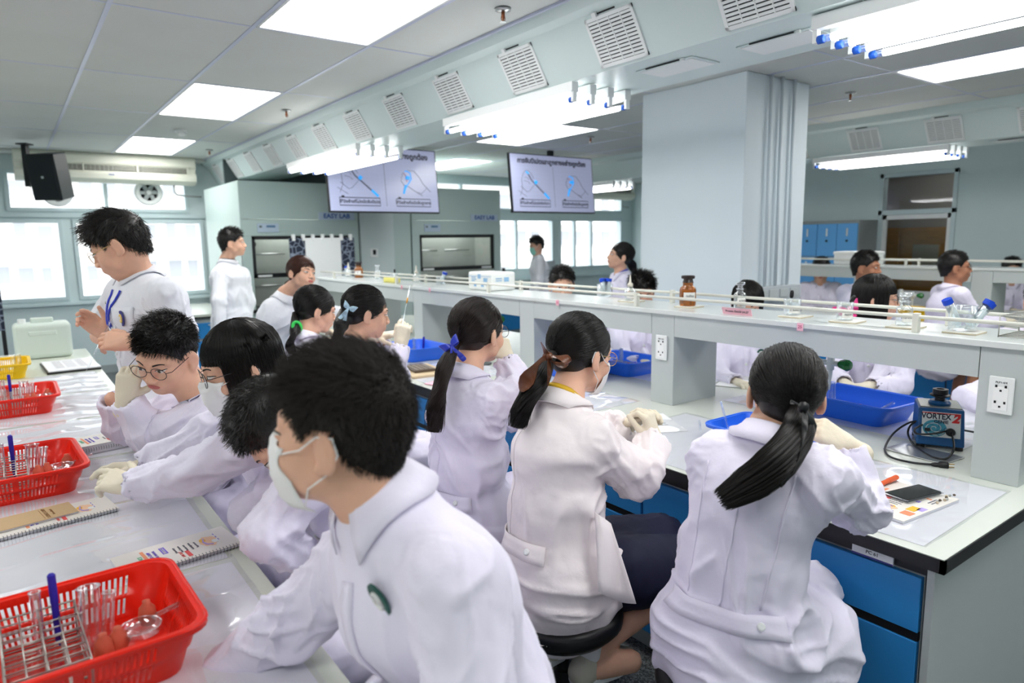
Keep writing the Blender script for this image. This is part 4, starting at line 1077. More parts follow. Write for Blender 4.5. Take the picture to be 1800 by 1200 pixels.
    if tail is not None:
        tw = to_world(np.array([tie])*hs, Rn, ho)[0]; V, F = tail_strands(r_, [tw]+[npv(p) for p in tail], tail_r or [.016, .03, .035, .03, .012], tail_n, w=hw*1.15, K=16); ps.append((V-off, F))
    V, F = joinVF(ps); obj('hair', fastmesh('hair', V, F), hm, t)
    # ---- coat
    b = bs; C = Field(); hipc = J['hip']; nk = J['neck']; Ln = np.linalg.norm(nk-hipc)
    wa = hipc+(nk-hipc)*.36; ch = hipc+(nk-hipc)*.7
    C.add(esec(hipc-A*.03, wa, U, (.17*b*slim, .13*b), (.15*b*slim, .115*b)), .03); C.add(esec(wa, ch, U, (.15*b*slim, .115*b), (.17*b*slim, .122*b)), .05)
    C.add(esec(ch, nk-A*.055, U, (.165*b*slim, .118*b), (.09*b, .07*b)), .05)
    sl = sleeve
    for s, a, e, w in ((-1, 'shL', 'elL', 'wrL'), (1, 'shR', 'elR', 'wrR')):
        C.add(rcone(nk-A*.05, J[a]-A*.012, .058*b, .062*b*sl), .04)
        ax = unit(J[e]-J[a]); fx = unit(J[w]-J[e])
        if short_sleeve:
            end = J[a]+(J[e]-J[a])*.82; C.add(rcone(J[a], end+ax*.06, .068*b*sl, .07*b*sl, cut=(end, ax)), .03); C.add(rcone(end-ax*.03, end+ax*.03, .052*b, .055*b), .003, 's')
        else:
            cuff = J[w]-fx*.005
            C.add(rcone(J[a], J[e], .063*b*sl, .055*b*sl), .03); C.add(rcone(J[e], J[w]+fx*.05, .055*b*sl, .043*b*sl, cut=(cuff, fx)), .03)
            C.add(rcone(cuff-fx*.03, cuff+fx*.03, .036, .039), .003, 's')
    if seated:
        C.add(esec(hipc-A*.02, hipc+np.array([0, 0, -.075]), U, (.175*b*slim, .14*b), (.19*b*slim, .165*b)), .05)
        for s in (-1, 1):
            kk = kn[s][0]; st = hipc+U*s*.085*b+[0, 0, -.01]; en = st+(kk-st)*coverL; C.add(rcone(st, en, .1*b, .082*b), .05)
        if lap is not None:
            for (pa, pb, ra, rb) in lap: C.add(rcone(pa, pb, ra, rb), .05)
    else:
        hem = hipc+down*(.33 if coat_len == 0 else coat_len); C.add(esec(hipc, hem, U, (.175*b*slim, .13*b), (.2*b*slim, .155*b)), .04)
    C.add(rcone(nk-A*.008+Wf*.012, ho*.45+nk*.55+Wf*.01, .05*b, .058*b), .01, 's')
    V, F = C.build(res); N = vnorm(V, F); V = coat_disp(V, N, J, amp, seed); V = smooth(V, F, 1, .2)
    co = obj('lab_coat', fastmesh('lab_coat', V-off, F), coat, t)
    cb = BVHTree.FromPolygons([tuple(v) for v in V], [tuple(map(int, f)) for f in F])
    # ---- collar
    if collar:
        na = unit(ho-nk)*.5+A*.5; na = unit(na); fw = unit(Wf-na*(Wf@na)); rt = np.cross(fw, na); ctr = nk-A*.006+Wf*.008
        v = []; f = []; n = 22
        rows = [(.053, -.02), (.054, .02), (.058, .028), (.065, .025), (.079, .0), (.093, -.026)]
        for i in range(n+1):
            th = math.radians(-158+316*i/n); e = abs(th)/math.radians(158)
            for j, (r, hgt) in enumerate(rows):
                r2 = r*b*(1+.04*math.cos(th)); h2 = hgt-.016*e**2*(j > 0)-.03*e**4*(j > 3)-(.01 if j == 0 else 0)*e
                d = -fw*math.cos(th)+rt*math.sin(th); p = Vector(ctr+d*r2+na*h2)
                if j >= 4:
                    hit = cb.ray_cast(p+Vector(na)*.09, -Vector(na))
                    if hit[0] is not None and (hit[0]-p).dot(Vector(na)) > -.004: p = hit[0]+Vector(na)*.008+Vector(d)*.004
                v.append(tuple(npv(p)-off))
        k = len(rows)
        for i in range(n):
            for j in range(k-1): a = i*k+j; f.append((a, a+k, a+k+1, a+1))
        o = obj('collar', mesh_of('collar', v, f, True), coat, t, solid=.003)
        if under:
            v = []; 
            for i in range(n+1):
                th = math.radians(-165+330*i/n)
                for (r, hgt) in ((.051, -.03), (.0545, .04), (.068, .026)): d = -fw*math.cos(th)+rt*math.sin(th); v.append(tuple(ctr+d*r*b+na*(hgt-.03*(abs(th)/2.9)**2)-off))
            f = [(i*3+j, i*3+3+j, i*3+4+j, i*3+1+j) for i in range(n) for j in (0, 1)]
            obj('shirt_collar', mesh_of('shirt_collar', v, f, True), under, t, solid=.003)
    OFFV = Vector(off)
    if belt:
        zc = hipc+(nk-hipc)*.16; v = []; f = []; n = 24; cnt = 0
        for i in range(n+1):
            th = math.radians(-62+ (124)*i/n); d = Vector(unit(-Wf*math.cos(th)+U*math.sin(th)))
            col_ = []
            for j in range(4):
                hgt = (-.024+.016*j); p = Vector(zc+A*hgt)+d*.3
                hit = cb.ray_cast(p, -d); q = (hit[0] if hit[0] is not None else p-d*.15)+d*.0055; col_.append(q-OFFV)
            v += col_
        # even out the wrinkles so that the strap bridges them
        v = [Vector(q) for q in v]
        for _ in range(4):
            v2 = v[:]
            for i in range(1, n):
                for j in range(4): v2[i*4+j] = (v[(i-1)*4+j]+v[(i+1)*4+j]+v[i*4+j]*2)/4
            v = v2
        v = [q+(q-Vector(zc-off)).normalized()*.003 for q in v]
        for i in range(n):
            for j in range(3): a = i*4+j; f.append((a, a+4, a+5, a+1))
        obj('back_belt', mesh_of('back_belt', v, f, True), coat, t, solid=.004)
        for i in ((3, n-3) if belt == 2 else (3,)) if belt != 3 else (n-4,):
            q = (v[i*4+1]+v[i*4+2])/2; d = (v[i*4+5]-v[i*4+1]).cross(v[i*4+2]-v[i*4+1]).normalized(); 
            if d.dot(Vector(-Wf)) < 0: d = -d
            obj('button', MB().lathe([(0, .0045), (.004, .0042), (.0085, .0052), (.0095, .003), (.009, .0)], 16, frameM(q+d*.002, d.orthogonal(), d.cross(d.orthogonal()))), WHITE, t, smooth=True)
    info = dict(t=t, cb=cb, J=J, U=U, A=A, Wf=Wf, off=OFFV, HM=HM, R=R, ho=Vector(ho), coat=coat, hipc=hipc, kn=kn)
    if placket: front_details(info, buttons=3)
    return info
def front_strip(I, x, t0, t1, w, name, m, off=.002, n=16):
    J, U, A, Wf = I['J'], I['U'], I['A'], I['Wf']; hip, nk = J['hip'], J['neck']; v = []; f = []
    for i in range(n+1):
        t = t0+(t1-t0)*i/n; c = hip+(nk-hip)*t
        for k in (-.5, .5):
            p = Vector(c+U*(x+k*w)+Wf*.35); hit = I['cb'].ray_cast(p, -Vector(Wf)); q = hit[0] if hit[0] is not None else p-Vector(Wf)*.23
            v.append(q+Vector(Wf)*off-I['off'])
    for i in range(n): a = i*2; f.append((a, a+1, a+3, a+2))
    return obj(name, mesh_of(name, v, f, True), m, I['t'], solid=.0025)
def on_front(I, x, t, back=False):
    J, U, A, Wf = I['J'], I['U'], I['A'], I['Wf']; c = J['hip']+(J['neck']-J['hip'])*t; W = Vector(-Wf if back else Wf)
    p = Vector(c+U*x)+W*.35; hit = I['cb'].ray_cast(p, -W)
    if hit[0] is None: return p-W*.2, W
    return hit[0], hit[1]
def front_details(I, buttons=3):
    front_strip(I, 0, .1, .8, .035, 'placket', I['coat'])
    for k in range(buttons):
        p, n = on_front(I, 0, .22+.2*k); d = n.normalized()
        obj('button', MB().lathe([(0, .0045), (.004, .0042), (.008, .005), (.009, .003), (.0085, 0)], 12, frameM(p+d*.004-I['off'], d.orthogonal(), d.cross(d.orthogonal()))), WHITE, I['t'], smooth=True)
def back_seam(I, x0=0, t0=.2, t1=.86, x1=None, w=.0045, n=26):
    J, U, A, Wf = I['J'], I['U'], I['A'], I['Wf']; hip, nk = J['hip'], J['neck']; v = []; f = []
    for i in range(n+1):
        t = t0+(t1-t0)*i/n; c = hip+(nk-hip)*t; xx = x0+((x1 if x1 is not None else x0)-x0)*i/n
        for k in (-.5, .5):
            p = Vector(c+U*(xx+k*w)-Wf*.35); hit = I['cb'].ray_cast(p, Vector(Wf)); q = hit[0] if hit[0] is not None else p+Vector(Wf)*.23
            v.append(q-Vector(Wf)*.0012-I['off'])
    for i in range(n): a = i*2; f.append((a, a+1, a+3, a+2))
    obj('seam', mesh_of('seam', v, f, True), I['coat'], I['t'], solid=.0015)
def badge(I, x, t, r=.022, c1=(30, 85, 75), c2=(225, 225, 225), name='badge'):
    p, n = on_front(I, x, t); U, A, Wf = I['U'], I['A'], I['Wf']
    M = frameM(p+n*.003-I['off'], Vector(-U), Vector(A)); 
    M = frameM(p+Vector(Wf)*.005-I['off'], Vector(-U), Vector(A))
    b = obj(name, MB().lathe([(0, .001), (r, .001), (r, -.003)], 24, M @ Matrix.Diagonal((.8, 1, 1, 1))), mat('badge_%d_%d_%d' % c1, c1, .6), I['t'])
    obj('emblem', MB().tube([M @ Vector((r*.42*math.cos(2*PI*k/12), r*.5*math.sin(2*PI*k/12), .002)) for k in range(12)], r*.1, 5, closed=True), mat('badge_%d_%d_%d' % c2, c2, .6), b)
    obj('emblem', MB().box((-r*.1, -r*.3, .001), (r*.1, r*.35, .003), M), mat('badge_%d_%d_%d' % c2, c2, .6), b)
def pocket(I, x, t, w=.1, h=.11):
    J, U, A, Wf = I['J'], I['U'], I['A'], I['Wf']; v = []; f = []; n = 6
    for j in range(n+1):
        for i in range(n+1):
            c = J['hip']+(J['neck']-J['hip'])*t+A*(-(j/n)*h)+U*(x+(i/n-.5)*w*(1-.0*j)); p = Vector(c+Wf*.35); hit = I['cb'].ray_cast(p, -Vector(Wf))
            v.append((hit[0] if hit[0] is not None else p-Vector(Wf)*.23)+Vector(Wf)*.004-I['off'])
    for j in range(n):
        for i in range(n): a = j*(n+1)+i; f.append((a, a+1, a+n+2, a+n+1))
    return obj('pocket', mesh_of('pocket', v, f, True), I['coat'], I['t'], solid=.002)
def shoe(I, ank, fwd, m, sole=None):
    F = Field(); a = npv(ank); f = unit(np.array([fwd[0], fwd[1], 0])); z = np.array([0, 0, 1.]); r = np.cross(f, z)
    base = a+z*(-.055)
    F.add(rcone(base-f*.03, base+f*.08, .034, .036), .02); F.add(rcone(base+f*.08, base+f*.14-z*.008, .037, .03), .02); F.add(rcone(base-f*.02, a+z*.01, .036, .034), .02)
    V, Q = F.build(.005); V[:, 2] = np.maximum(V[:, 2], base[2]-.028)
    off = npv(I['off']); o = obj('shoe', fastmesh('shoe', V-off, Q), m, I['t'])
    s = [(x, y) for x, y in ((-.062, -.0), (-.05, .033), (.08, .04), (.15, .03), (.172, 0), (.15, -.03), (.08, -.04), (-.05, -.033))]
    obj('sole', MB().prism(s, -.036, -.014, frameM(base-off, f, -r)), sole or WHITE, o, bevel=.004)
    lc = MB()
    for k in range(5): q = base+f*(.03+.018*k)+z*(.045-.007*k)-off; lc.tube([Vector(q-r*.02), Vector(q+z*.004), Vector(q+r*.02)], .0028, 5)
    obj('laces', lc, WHITE, o, smooth=True)
    S = Field(); S.add(rcone(a, a+z*.09, .037, .04), .01); V, Q = S.build(.006); obj('sock', fastmesh('sock', V-off, Q), SOCK, I['t'])
# ------------------------------------------------------------------ stools
def stool(x, y, label, z=.53, rz=0):
    t = thing('round_stool', label, 'stool', (x, y, 0), rz, 'black round lab stools')
    obj('seat', MB().lathe([(0, z-.075), (.15, z-.075), (.165, z-.06), (.178, z-.045), (.18, z-.02), (.172, z-.005), (.14, z), (0, z-.004)], 36), RUBBER, t, smooth=True)
    obj('post', MB().lathe([(.027, .1), (.027, .32), (.02, .325), (.02, z-.07)], 20), BLACK, t, smooth=True, auto=True)
    obj('foot_ring', MB().tube([(.17*math.cos(a*PI/16), .17*math.sin(a*PI/16), .16) for a in range(32)], .008, 8, closed=True), BLACK, t, smooth=True)
    for k in range(5):
        a = 2*PI*k/5+.3; c, s = math.cos(a), math.sin(a)
        obj('leg', MB().tube([(0, 0, .11), (.12*c, .12*s, .09), (.25*c, .25*s, .035)], [.022, .018, .013], 8), BLACK, t, smooth=True)
        obj('foot', MB().lathe([(0, 0), (.016, 0), (.018, .02), (.01, .035), (0, .036)], 12, Matrix.Translation((.25*c, .25*s, 0))), BLACK, t, smooth=True)
        if k % 2 == 0: obj('ring_spoke', MB().tube([(.02*c, .02*s, .16), (.17*c, .17*s, .16)], .006, 6), BLACK, t, smooth=True)
    return t
S1 = stool(1.235, 1.45, 'black round stool under the girl with the brown bow'); S2 = stool(1.35, .95, 'black round stool under the girl with the black ribbon'); S3 = stool(1.27, 2.0, 'black round stool under the girl with the blue ribbon')
stool(1.25, 2.85, 'black round stool under the girl holding up a pipette'); stool(1.27, 3.45, 'black round stool under the girl with the green hair tie')
stool(.66, .95, 'black round stool under the blurred boy in front'); stool(.78, 1.52, 'black round stool under the boy with bowed head'); stool(.8, 2.02, 'black round stool under the masked girl at the left table'); stool(.8, 2.62, 'black round stool under the boy with round glasses')
RIBK = mat('ribbon_black', (12, 14, 17), .42); RIBBR = mat('ribbon_brown', (104, 60, 36), .32, sheen=0); RIBB = mat('ribbon_blue', (22, 50, 190), .3, sheen=.3); RIBL = mat('ribbon_light_blue', (175, 205, 222), .6, noise=(90, .3, 2)); RIBP = mat('ribbon_pink', (245, 70, 150), .5); GRN = mat('scrunchie_green', (40, 190, 80), .6)
YSH = mat('shirt_yellow', (222, 178, 40), .7); MAR = mat('shirt_maroon', (165, 22, 52), .7); DKSH = mat('shirt_dark', (35, 40, 60), .8)
sit = lambda x, y, z=.635: (x, y, z)
def tpt(u, v, D): return at(u, v, D)

# the girl with the black ribbon, right foreground
I12 = person('person in lavender-white lab coat seen from behind, long ponytail tied with black ribbon', at(1380, 690, 1.66), at(1352, 762, 1.63), at(1262, 806, 1.69), at(1446, 838, 1.54),
    (1.60, 1.10, .92), at(1512, 893, 1.70), (1.80, 1.02, .86), at(1488, 782, 1.73), sit(1.35, .95, .64), hh=50, pitch=-4, roll=3, female=True, hair='tail', tie=(.012, -.103, -.018),
    tail=[at(1408, 735, 1.52), at(1392, 775, 1.49), at(1362, 815, 1.47), at(1318, 852, 1.46), at(1268, 880, 1.46)], tail_r=[.018, .032, .05, .064, .062, .04], tail_n=3600, hairn=5200, hs=.98, bs=.95, slim=.9, seed=12, res=.006,
    hands=[False, dict(f=at(1428, 742, 1.72)-at(1484, 776, 1.73), d=(-.3, -.6, .6), curl=(.75, .8, .85, .9), thumb_curl=.3)], belt=3, hw=.00065, face=True, eyes=False, placket=False, amp=.0165,
    lap=[(at(1330, 1090, 1.66), at(1440, 1130, 1.74), .11, .095)], coverL=1.0, sleeve=1.02)
o12 = I12['off']; KT = (at(1400, 740, 1.5)-EYE).normalized()
def ribk(pix, ws, tw=0): ps = [at(u, v, D) for u, v, D in pix]; return ribbon([q-o12 for q in ps], [((ps[min(i+1, len(ps)-1)]-ps[max(i-1, 0)]).cross(KT)+KT*.3*math.sin(i+tw)).normalized() for i in range(len(ps))], ws, 'hair_ribbon', RIBK, I12['t'])
ribk([(1388, 706, 1.50), (1400, 708, 1.485), (1412, 714, 1.48), (1422, 722, 1.485)], [.016, .02, .02, .016])
ribk([(1414, 716, 1.478), (1424, 730, 1.47), (1430, 748, 1.475), (1428, 768, 1.485), (1420, 772, 1.50), (1414, 750, 1.495)], [.014, .026, .034, .03, .022, .014], 1)
ribk([(1412, 716, 1.476), (1416, 738, 1.452), (1414, 765, 1.436), (1404, 795, 1.422), (1390, 825, 1.415), (1372, 858, 1.41)], [.014, .022, .024, .025, .025, .026], 2)
obj('ribbon_knot', MB().lathe([(0, -.013), (.009, -.01), (.012, 0), (.009, .01), (0, .013)], 12, frameM(at(1412, 716, 1.472)-o12, (AX-AY*.5), AZ)), RIBK, I12['t'], smooth=True)
# the girl with the brown bow
I11 = person('person in white coat with big brown satin hair bow, glasses and mask, hands clasped', at(1022, 621, 2.1), at(986, 700, 2.03), at(985, 748, 2.22), at(1040, 775, 1.93),
    (1.56, 1.62, .93), at(1120, 842, 2.04), at(1104, 748, 2.28), at(1150, 772, 2.16), sit(1.225, 1.47, .64), hh=90, pitch=-12, roll=0, female=True, tone=0, coat=COATC, hair='tail', tie=(-.004, -.112, -.012),
    tail=[at(952, 655, 2.0), at(932, 690, 1.96), at(915, 725, 1.95), at(905, 752, 1.95)], tail_r=[.022, .042, .05, .044, .02], tail_n=2600, hairn=4800, bs=.98, seed=11, res=.006, mask=True, glass=GOLDG,
    hands=[dict(f=at(1150, 712, 2.23)-at(1104, 745, 2.28), d=(.2, .2, .9), curl=(.5, .6, .65, .7)), dict(f=at(1136, 718, 2.15)-at(1150, 772, 2.16), d=(.35, -.85, .1), curl=(.85, .9, .95, 1.0), thumb=(.35, .8, -.5), thumb_curl=.5)], belt=3, under=YSH, hw=.0007, placket=False, amp=.0165,
    kneeL=(1.72, 1.5, .56), kneeR=(1.70, 1.32, .55), ankL=at(975, 1105, 2.05), ankR=at(1035, 1145, 1.98), coverL=.32)
o11 = I11['off']; kn_ = at(963, 626, 1.945); KX = at(1003, 626, 1.99)-kn_; KX = KX.normalized(); KT = (kn_-EYE).normalized()
def rib(pix, ws, D0=1.925, tw=0): ps = [at(u, v, D0+d) for u, v, d in pix]; return ribbon([q-o11 for q in ps], [((ps[min(i+1, len(ps)-1)]-ps[max(i-1, 0)]).cross(KT)+KT*.25*math.sin(i+tw)).normalized() for i in range(len(ps))], ws, 'hair_ribbon', RIBBR, I11['t'])
rib([(963, 626, 0), (973, 626, -.014), (985, 628, -.024), (996, 632, -.02), (1005, 634, -.006)], [.016, .04, .056, .06, .04]); rib([(963, 630, 0), (975, 638, -.002), (990, 644, .004), (1000, 640, .012)], [.016, .03, .034, .02], tw=1)
rib([(962, 627, 0), (950, 632, -.015), (938, 648, -.02), (926, 668, -.012), (914, 689, 0)], [.02, .042, .062, .07, .058])
rib([(962, 625, 0), (957, 614, -.008), (950, 600, -.004)], [.022, .038, .03])
rib([(964, 628, 0), (966, 645, -.012), (965, 662, -.014), (962, 680, -.006)], [.014, .02, .026, .03], tw=2)
obj('ribbon_knot', MB().lathe([(0, -.015), (.011, -.011), (.014, 0), (.011, .011), (0, .015)], 12, frameM(kn_-KT*.012-o11, KX, KX.cross(KT))), RIBBR, I11['t'], smooth=True)
v_ = []
for i in range(9):
    for j in range(7):
        a_, b_ = i/8, j/6; u_ = 1046+28*a_+(6+38*a_)*b_; w_ = 900+20*a_+(140+6*math.sin(a_*3))*b_; v_.append(tuple(at(u_, w_, 1.86-.02*math.sin(a_*5+b_*2)-.03*b_)-I11['off']))
obj('coat_flap', mesh_of('coat_flap', v_, [(i*7+j, i*7+7+j, i*7+8+j, i*7+1+j) for i in range(8) for j in range(6)], True), COATC, I11['t'], solid=.003)
SK = Field(); J = I11['J']
for s in (-1, 1):
    kk = I11['kn'][s][0]; st = I11['hipc']+I11['U']*s*.085; st = st+(kk-st)*.42; SK.add(rcone(st+[0, 0, .0], kk+[0, 0, .01], .108, .092), .06)
SK.add(rcone(I11['kn'][-1][0]-[.03, 0, .05], I11['kn'][1][0]-[.03, 0, .05], .07, .07), .05)
V, F = SK.build(.008); N = vnorm(V, F); V = V+N*(.007*(ridge(V*np.array([9, 26, 14]))-.5))[:, None]
obj('skirt', fastmesh('skirt', V-npv(I11['off']), F), NAVY, I11['t'])
shoe(I11, at(975, 1105, 2.05), (.9, .1), SHOE); shoe(I11, at(1035, 1145, 1.98), (.95, -.1), SHOE)
# the girl with the blue ribbon
I10 = person('person in white coat, long dark ponytail tied by blue ribbon, chin on hand', at(842, 583, 2.47), at(815, 652, 2.41), at(795, 690, 2.55), at(862, 705, 2.32),
    (1.55, 2.25, .9), at(912, 700, 2.42), (1.75, 2.1, .85), at(892, 632, 2.50), sit(1.27, 2.0, .63), hh=76, pitch=-2, roll=0, female=True, hair='tail', hairm=HAIRS, tie=(-.004, -.108, -.03),
    tail=[at(782, 640, 2.3), at(771, 690, 2.27), at(765, 730, 2.26), at(758, 760, 2.26)], tail_r=[.016, .036, .043, .034, .01], tail_n=2200, hairn=4200, bs=.96, seed=10, res=.0065, glass=WIREG,
    hands=[False, dict(f=at(880, 598, 2.52)-at(892, 632, 2.50), d=(.1, -.9, .1), curl=(.9, .9, .95, 1), thumb_curl=.4)], belt=3, hw=.0008, placket=False, amp=.0165, coverL=.7)
bow(I10['t'], at(793, 607, 2.33)-I10['off'], Rhead(30, 0, -35), RIBB, .034, (.09, .07), tdir=((-.5, 0, -.7), (.1, 0, -1)))
shoe(I10, at(868, 985, 2.35), (.9, .2), mat('shoe_black', (25, 25, 28), .5))
# girl holding up a pipette
I9 = person('person with dark ponytail and light blue scarf, gloved hand raising a pipette', at(645, 549, 3.15), at(617, 602, 3.1), at(606, 632, 3.25), at(640, 640, 2.98),
    (1.55, 3.1, .92), at(688, 668, 3.02), at(665, 592, 3.3), at(705, 606, 3.08), sit(1.25, 2.85, .63), hh=102, pitch=-10, female=True, tone=0, hair='tail', tie=(0, -.108, .0),
    tail=[at(600, 570, 3.0), at(590, 602, 2.97), at(580, 640, 2.96)], tail_r=[.016, .034, .036, .02], tail_n=1100, hairn=2600, hw=.0011, seed=9, res=.008, bs=.93,
    hands=[dict(f=at(695, 588, 3.28)-at(665, 594, 3.3), d=(.1, -.3, .9), curl=.35), dict(f=at(712, 545, 3.09)-at(705, 602, 3.08), d=(-.55, -.5, .1), curl=(.5, .95, 1, 1), thumb=(.5, .8, -.5))], placket=False)
bow(I9['t'], at(614, 541, 2.99)-I9['off'], Rhead(40, 0, 30), RIBL, .03, (.065, .08), tdir=((-.25, 0, -1), (.1, 0, -1)))
pen(at(708, 566, 3.06), at(720, 508, 3.1), .0035, mat('pipette_white', (232, 232, 236), .3), 'thin glass pipette held up by a gloved hand').update({'category': 'pipette'}) if False else None
t = thing('glass_pipette', 'thin glass pipette held up between gloved fingers', 'pipette', at(707, 570, 3.04)); d = at(721, 502, 3.1)-at(707, 570, 3.04)
obj('stem', MB().tube([(0, 0, 0), d], .0028, 8), GL, t, smooth=True); obj('amber_tip', MB().tube([d*.55, d*.68], .0035, 8), mat('amber_mark', (225, 160, 50), .4), t, smooth=True)
I8 = person('person with black ponytail held by a green hair tie', at(556, 544, 3.55), at(535, 588, 3.5), at(525, 612, 3.62), at(552, 620, 3.4),
    (1.6, 3.5, .93), at(578, 650, 3.5), (1.75, 3.55, 1.0), at(600, 600, 3.6), sit(1.27, 3.42, .63), hh=95, pitch=-14, female=True, hair='tail', tie=(0, -.1, -.035),
    tail=[at(519, 582, 3.4), at(511, 600, 3.38), at(508, 622, 3.37)], tail_r=[.016, .026, .026, .012], tail_n=800, hairn=2400, hw=.0012, seed=8, res=.009, bs=.92, hands=[False, dict(f=at(585, 578, 3.66)-at(600, 602, 3.6), curl=.5)], placket=False)
obj('hair_tie', MB().tube([Vector(at(522, 574, 3.42))-I8['off']+Vector((.02*math.cos(a), .01*math.sin(a), .022*math.sin(a))) for a in [k*PI/6 for k in range(12)]], .009, 8, closed=True), GRN, I8['t'], smooth=True)
# brown-haired woman leaning over
I7 = person('person with reddish brown hair in white coat bending forward near the fume hood', at(531, 480, 4.75), at(503, 518, 4.8), at(478, 540, 4.75), at(520, 542, 5.0),
    at(452, 600, 4.7), (2.1, 4.6, 1.05), at(470, 650, 4.6), at(560, 620, 4.8), at(462, 640, 4.95), hh=160, pitch=4, roll=-10, female=True, hair='tail', tie=(0, -.1, -.04), tail=[at(508, 500, 4.85), at(504, 512, 4.85)], tail_r=[.02, .03, .02], tail_n=300, hairm=HAIRB, hairn=3200, hw=.0014, seed=7, res=.01, bs=.95, seated=False, coat=COATW, hands=[False, False])
badge(I7, .08, .72, .02, (70, 60, 140), (230, 200, 90))
# standing man seen from behind, looking right
I6 = person('person standing by first fume hood in white coat, short black hair, looking right', at(409, 427, 5.95), at(400, 458, 5.98), at(388, 482, 5.85), at(425, 482, 6.1),
    at(385, 530, 5.75), at(437, 530, 6.15), at(388, 580, 5.7), at(430, 582, 6.1), at(406, 560, 6.0), hh=112, pitch=3, hair='short', hairn=2200, hairL=.035, hw=.0014, seed=6, res=.01, seated=False, coat=COATW, coat_len=.42, gloves=(False, False), placket=False, under=DKSH, bs=1.0, hands=[dict(curl=.4), dict(curl=.4)])
# standing teacher on the left
I5 = person('person standing at left table in white short sleeves with blue lanyard and thin glasses', at(209, 431, 2.68), at(246, 482, 2.76), at(289, 520, 2.62), at(222, 514, 2.92),
    at(318, 606, 2.66), at(175, 590, 3.0), at(232, 602, 2.52), at(186, 588, 2.80), (.47, 3.08, .97), hh=-68, pitch=-26, roll=0, hair='short', hairn=5200, hairL=.05, hw=.0009, spiky=.35, part=0, seed=5, res=.0075, seated=False, coat=COATW, coat_len=.4,
    short_sleeve=True, gloves=(False, False), glass=GOLDG, tone=0, bs=1.06, hs=1.04, amp=.014, belt=0,
    hands=[dict(f=at(176, 595, 2.50)-at(232, 600, 2.52), d=(-.1, -.75, .5), curl=(.5, .55, .6, .65), thumb=(.6, .7, -.4)), dict(f=at(160, 566, 2.78)-at(186, 588, 2.8), d=(-.2, .6, .5), curl=(.5, .6, .7, .7))])
pk = pocket(I5, -.085, .78, .1, .11); badge(I5, -.085, .70, .03, (60, 60, 130), (235, 205, 120), name='embroidered_crest')
p, n_ = on_front(I5, -.02, .52); 
L = MB()
for x0 in (-.05, .05):
    pts = [on_front(I5, x0*(1-k/8), .9-.28*k/8)[0]+Vector(I5['Wf'])*.006-I5['off'] for k in range(9)]; v0 = len(L.v)
    L.tube(pts, .0045, 6)
obj('lanyard', L, RIBB, I5['t'], smooth=True)
q = on_front(I5, 0, .57)[0]; M = frameM(q+Vector(I5['Wf'])*.01-I5['off'], -Vector(I5['U']), (0, 0, 1))
c_ = obj('name_card', MB().box((-.032, -.05, -.002), (.032, .045, .001), M), mat('card', (225, 228, 232), .25), I5['t'])
obj('photo', MB().box((-.014, -.02, .001), (.014, .02, .002), M), mat('card_photo', (150, 120, 110), .5), c_); obj('stripe', MB().box((-.03, -.045, .001), (.03, -.033, .002), M), mat('card_red', (190, 70, 60), .5), c_)
obj('clip', MB().box((-.008, .045, -.002), (.008, .065, .003), M), STEEL, c_)
q, _ = on_front(I5, .085, .8); text('lettering', 'ส. ศิลปชัย', .018, mat('thread_green', (90, 110, 90), .7), frameM(q+Vector(I5['Wf'])*.006-I5['off'], -Vector(I5['U']), (0, 0, 1)), I5['t'])
t = thing('glass_pipette', 'long glass pipette held by the standing person over the left table', 'pipette', at(150, 655, 2.58)); d = at(196, 560, 2.62)-at(150, 655, 2.58)
obj('stem', MB().tube([(0, 0, 0), d*.08, d*.12, d], [.0012, .0016, .0035, .0035], 8), GL, t, smooth=True)
# boy with round glasses
I4 = person('person with short black hair and round glasses, one gloved hand raised, at left table', at(292, 623, 2.28), at(352, 688, 2.36), at(386, 722, 2.26), at(312, 716, 2.5),
    at(268, 768, 2.36), at(222, 752, 2.62), at(220, 700, 2.26), at(196, 700, 2.5), sit(.80, 2.62, .66), hh=226, pitch=-24, roll=-8, hair='short', hairn=6000, hairL=.032, hw=.0008, spiky=1.3, seed=4, res=.007, glass=WIREG, bs=1.02, hs=1.03, amp=.0165,
    hands=[dict(f=at(232, 645, 2.22)-at(222, 700, 2.26), d=(-.35, -.8, .2), curl=(.7, .85, .9, .9), thumb_curl=.2), False])
for k in range(0): ribbon([Vector(at(318+4*i, 706+12*i, 2.22-.004*i))-I4['off'] for i in range(5)], (1, 0, 0), .016, 'lanyard', GRN, I4['t'])
# masked girl with bobbed hair
I3 = person('person with bobbed black hair, glasses and mask reaching gloved hands over left table', at(421, 643, 1.88), at(456, 708, 1.93), at(440, 768, 1.74), at(430, 738, 2.12),
    at(345, 826, 1.78), at(352, 772, 2.14), at(234, 853, 1.83), at(252, 822, 2.12), sit(.79, 2.02, .65), hh=-86, pitch=-12, female=True, hair='bob', hairn=4200, hw=.0009, seed=3, res=.0065, mask=True, glass=WIREG, bs=.98, amp=.0165, under=MAR, fringe=True, zend=-.075,
    hands=[dict(f=at(150, 832, 1.86)-at(234, 853, 1.83), d=(-.1, -.55, .8), curl=(.15, .45, .55, .6), thumb=(.8, .6, -.1)), dict(f=at(168, 818, 2.1)-at(252, 824, 2.12), d=(0, .3, .9), curl=.35)], lap=None)
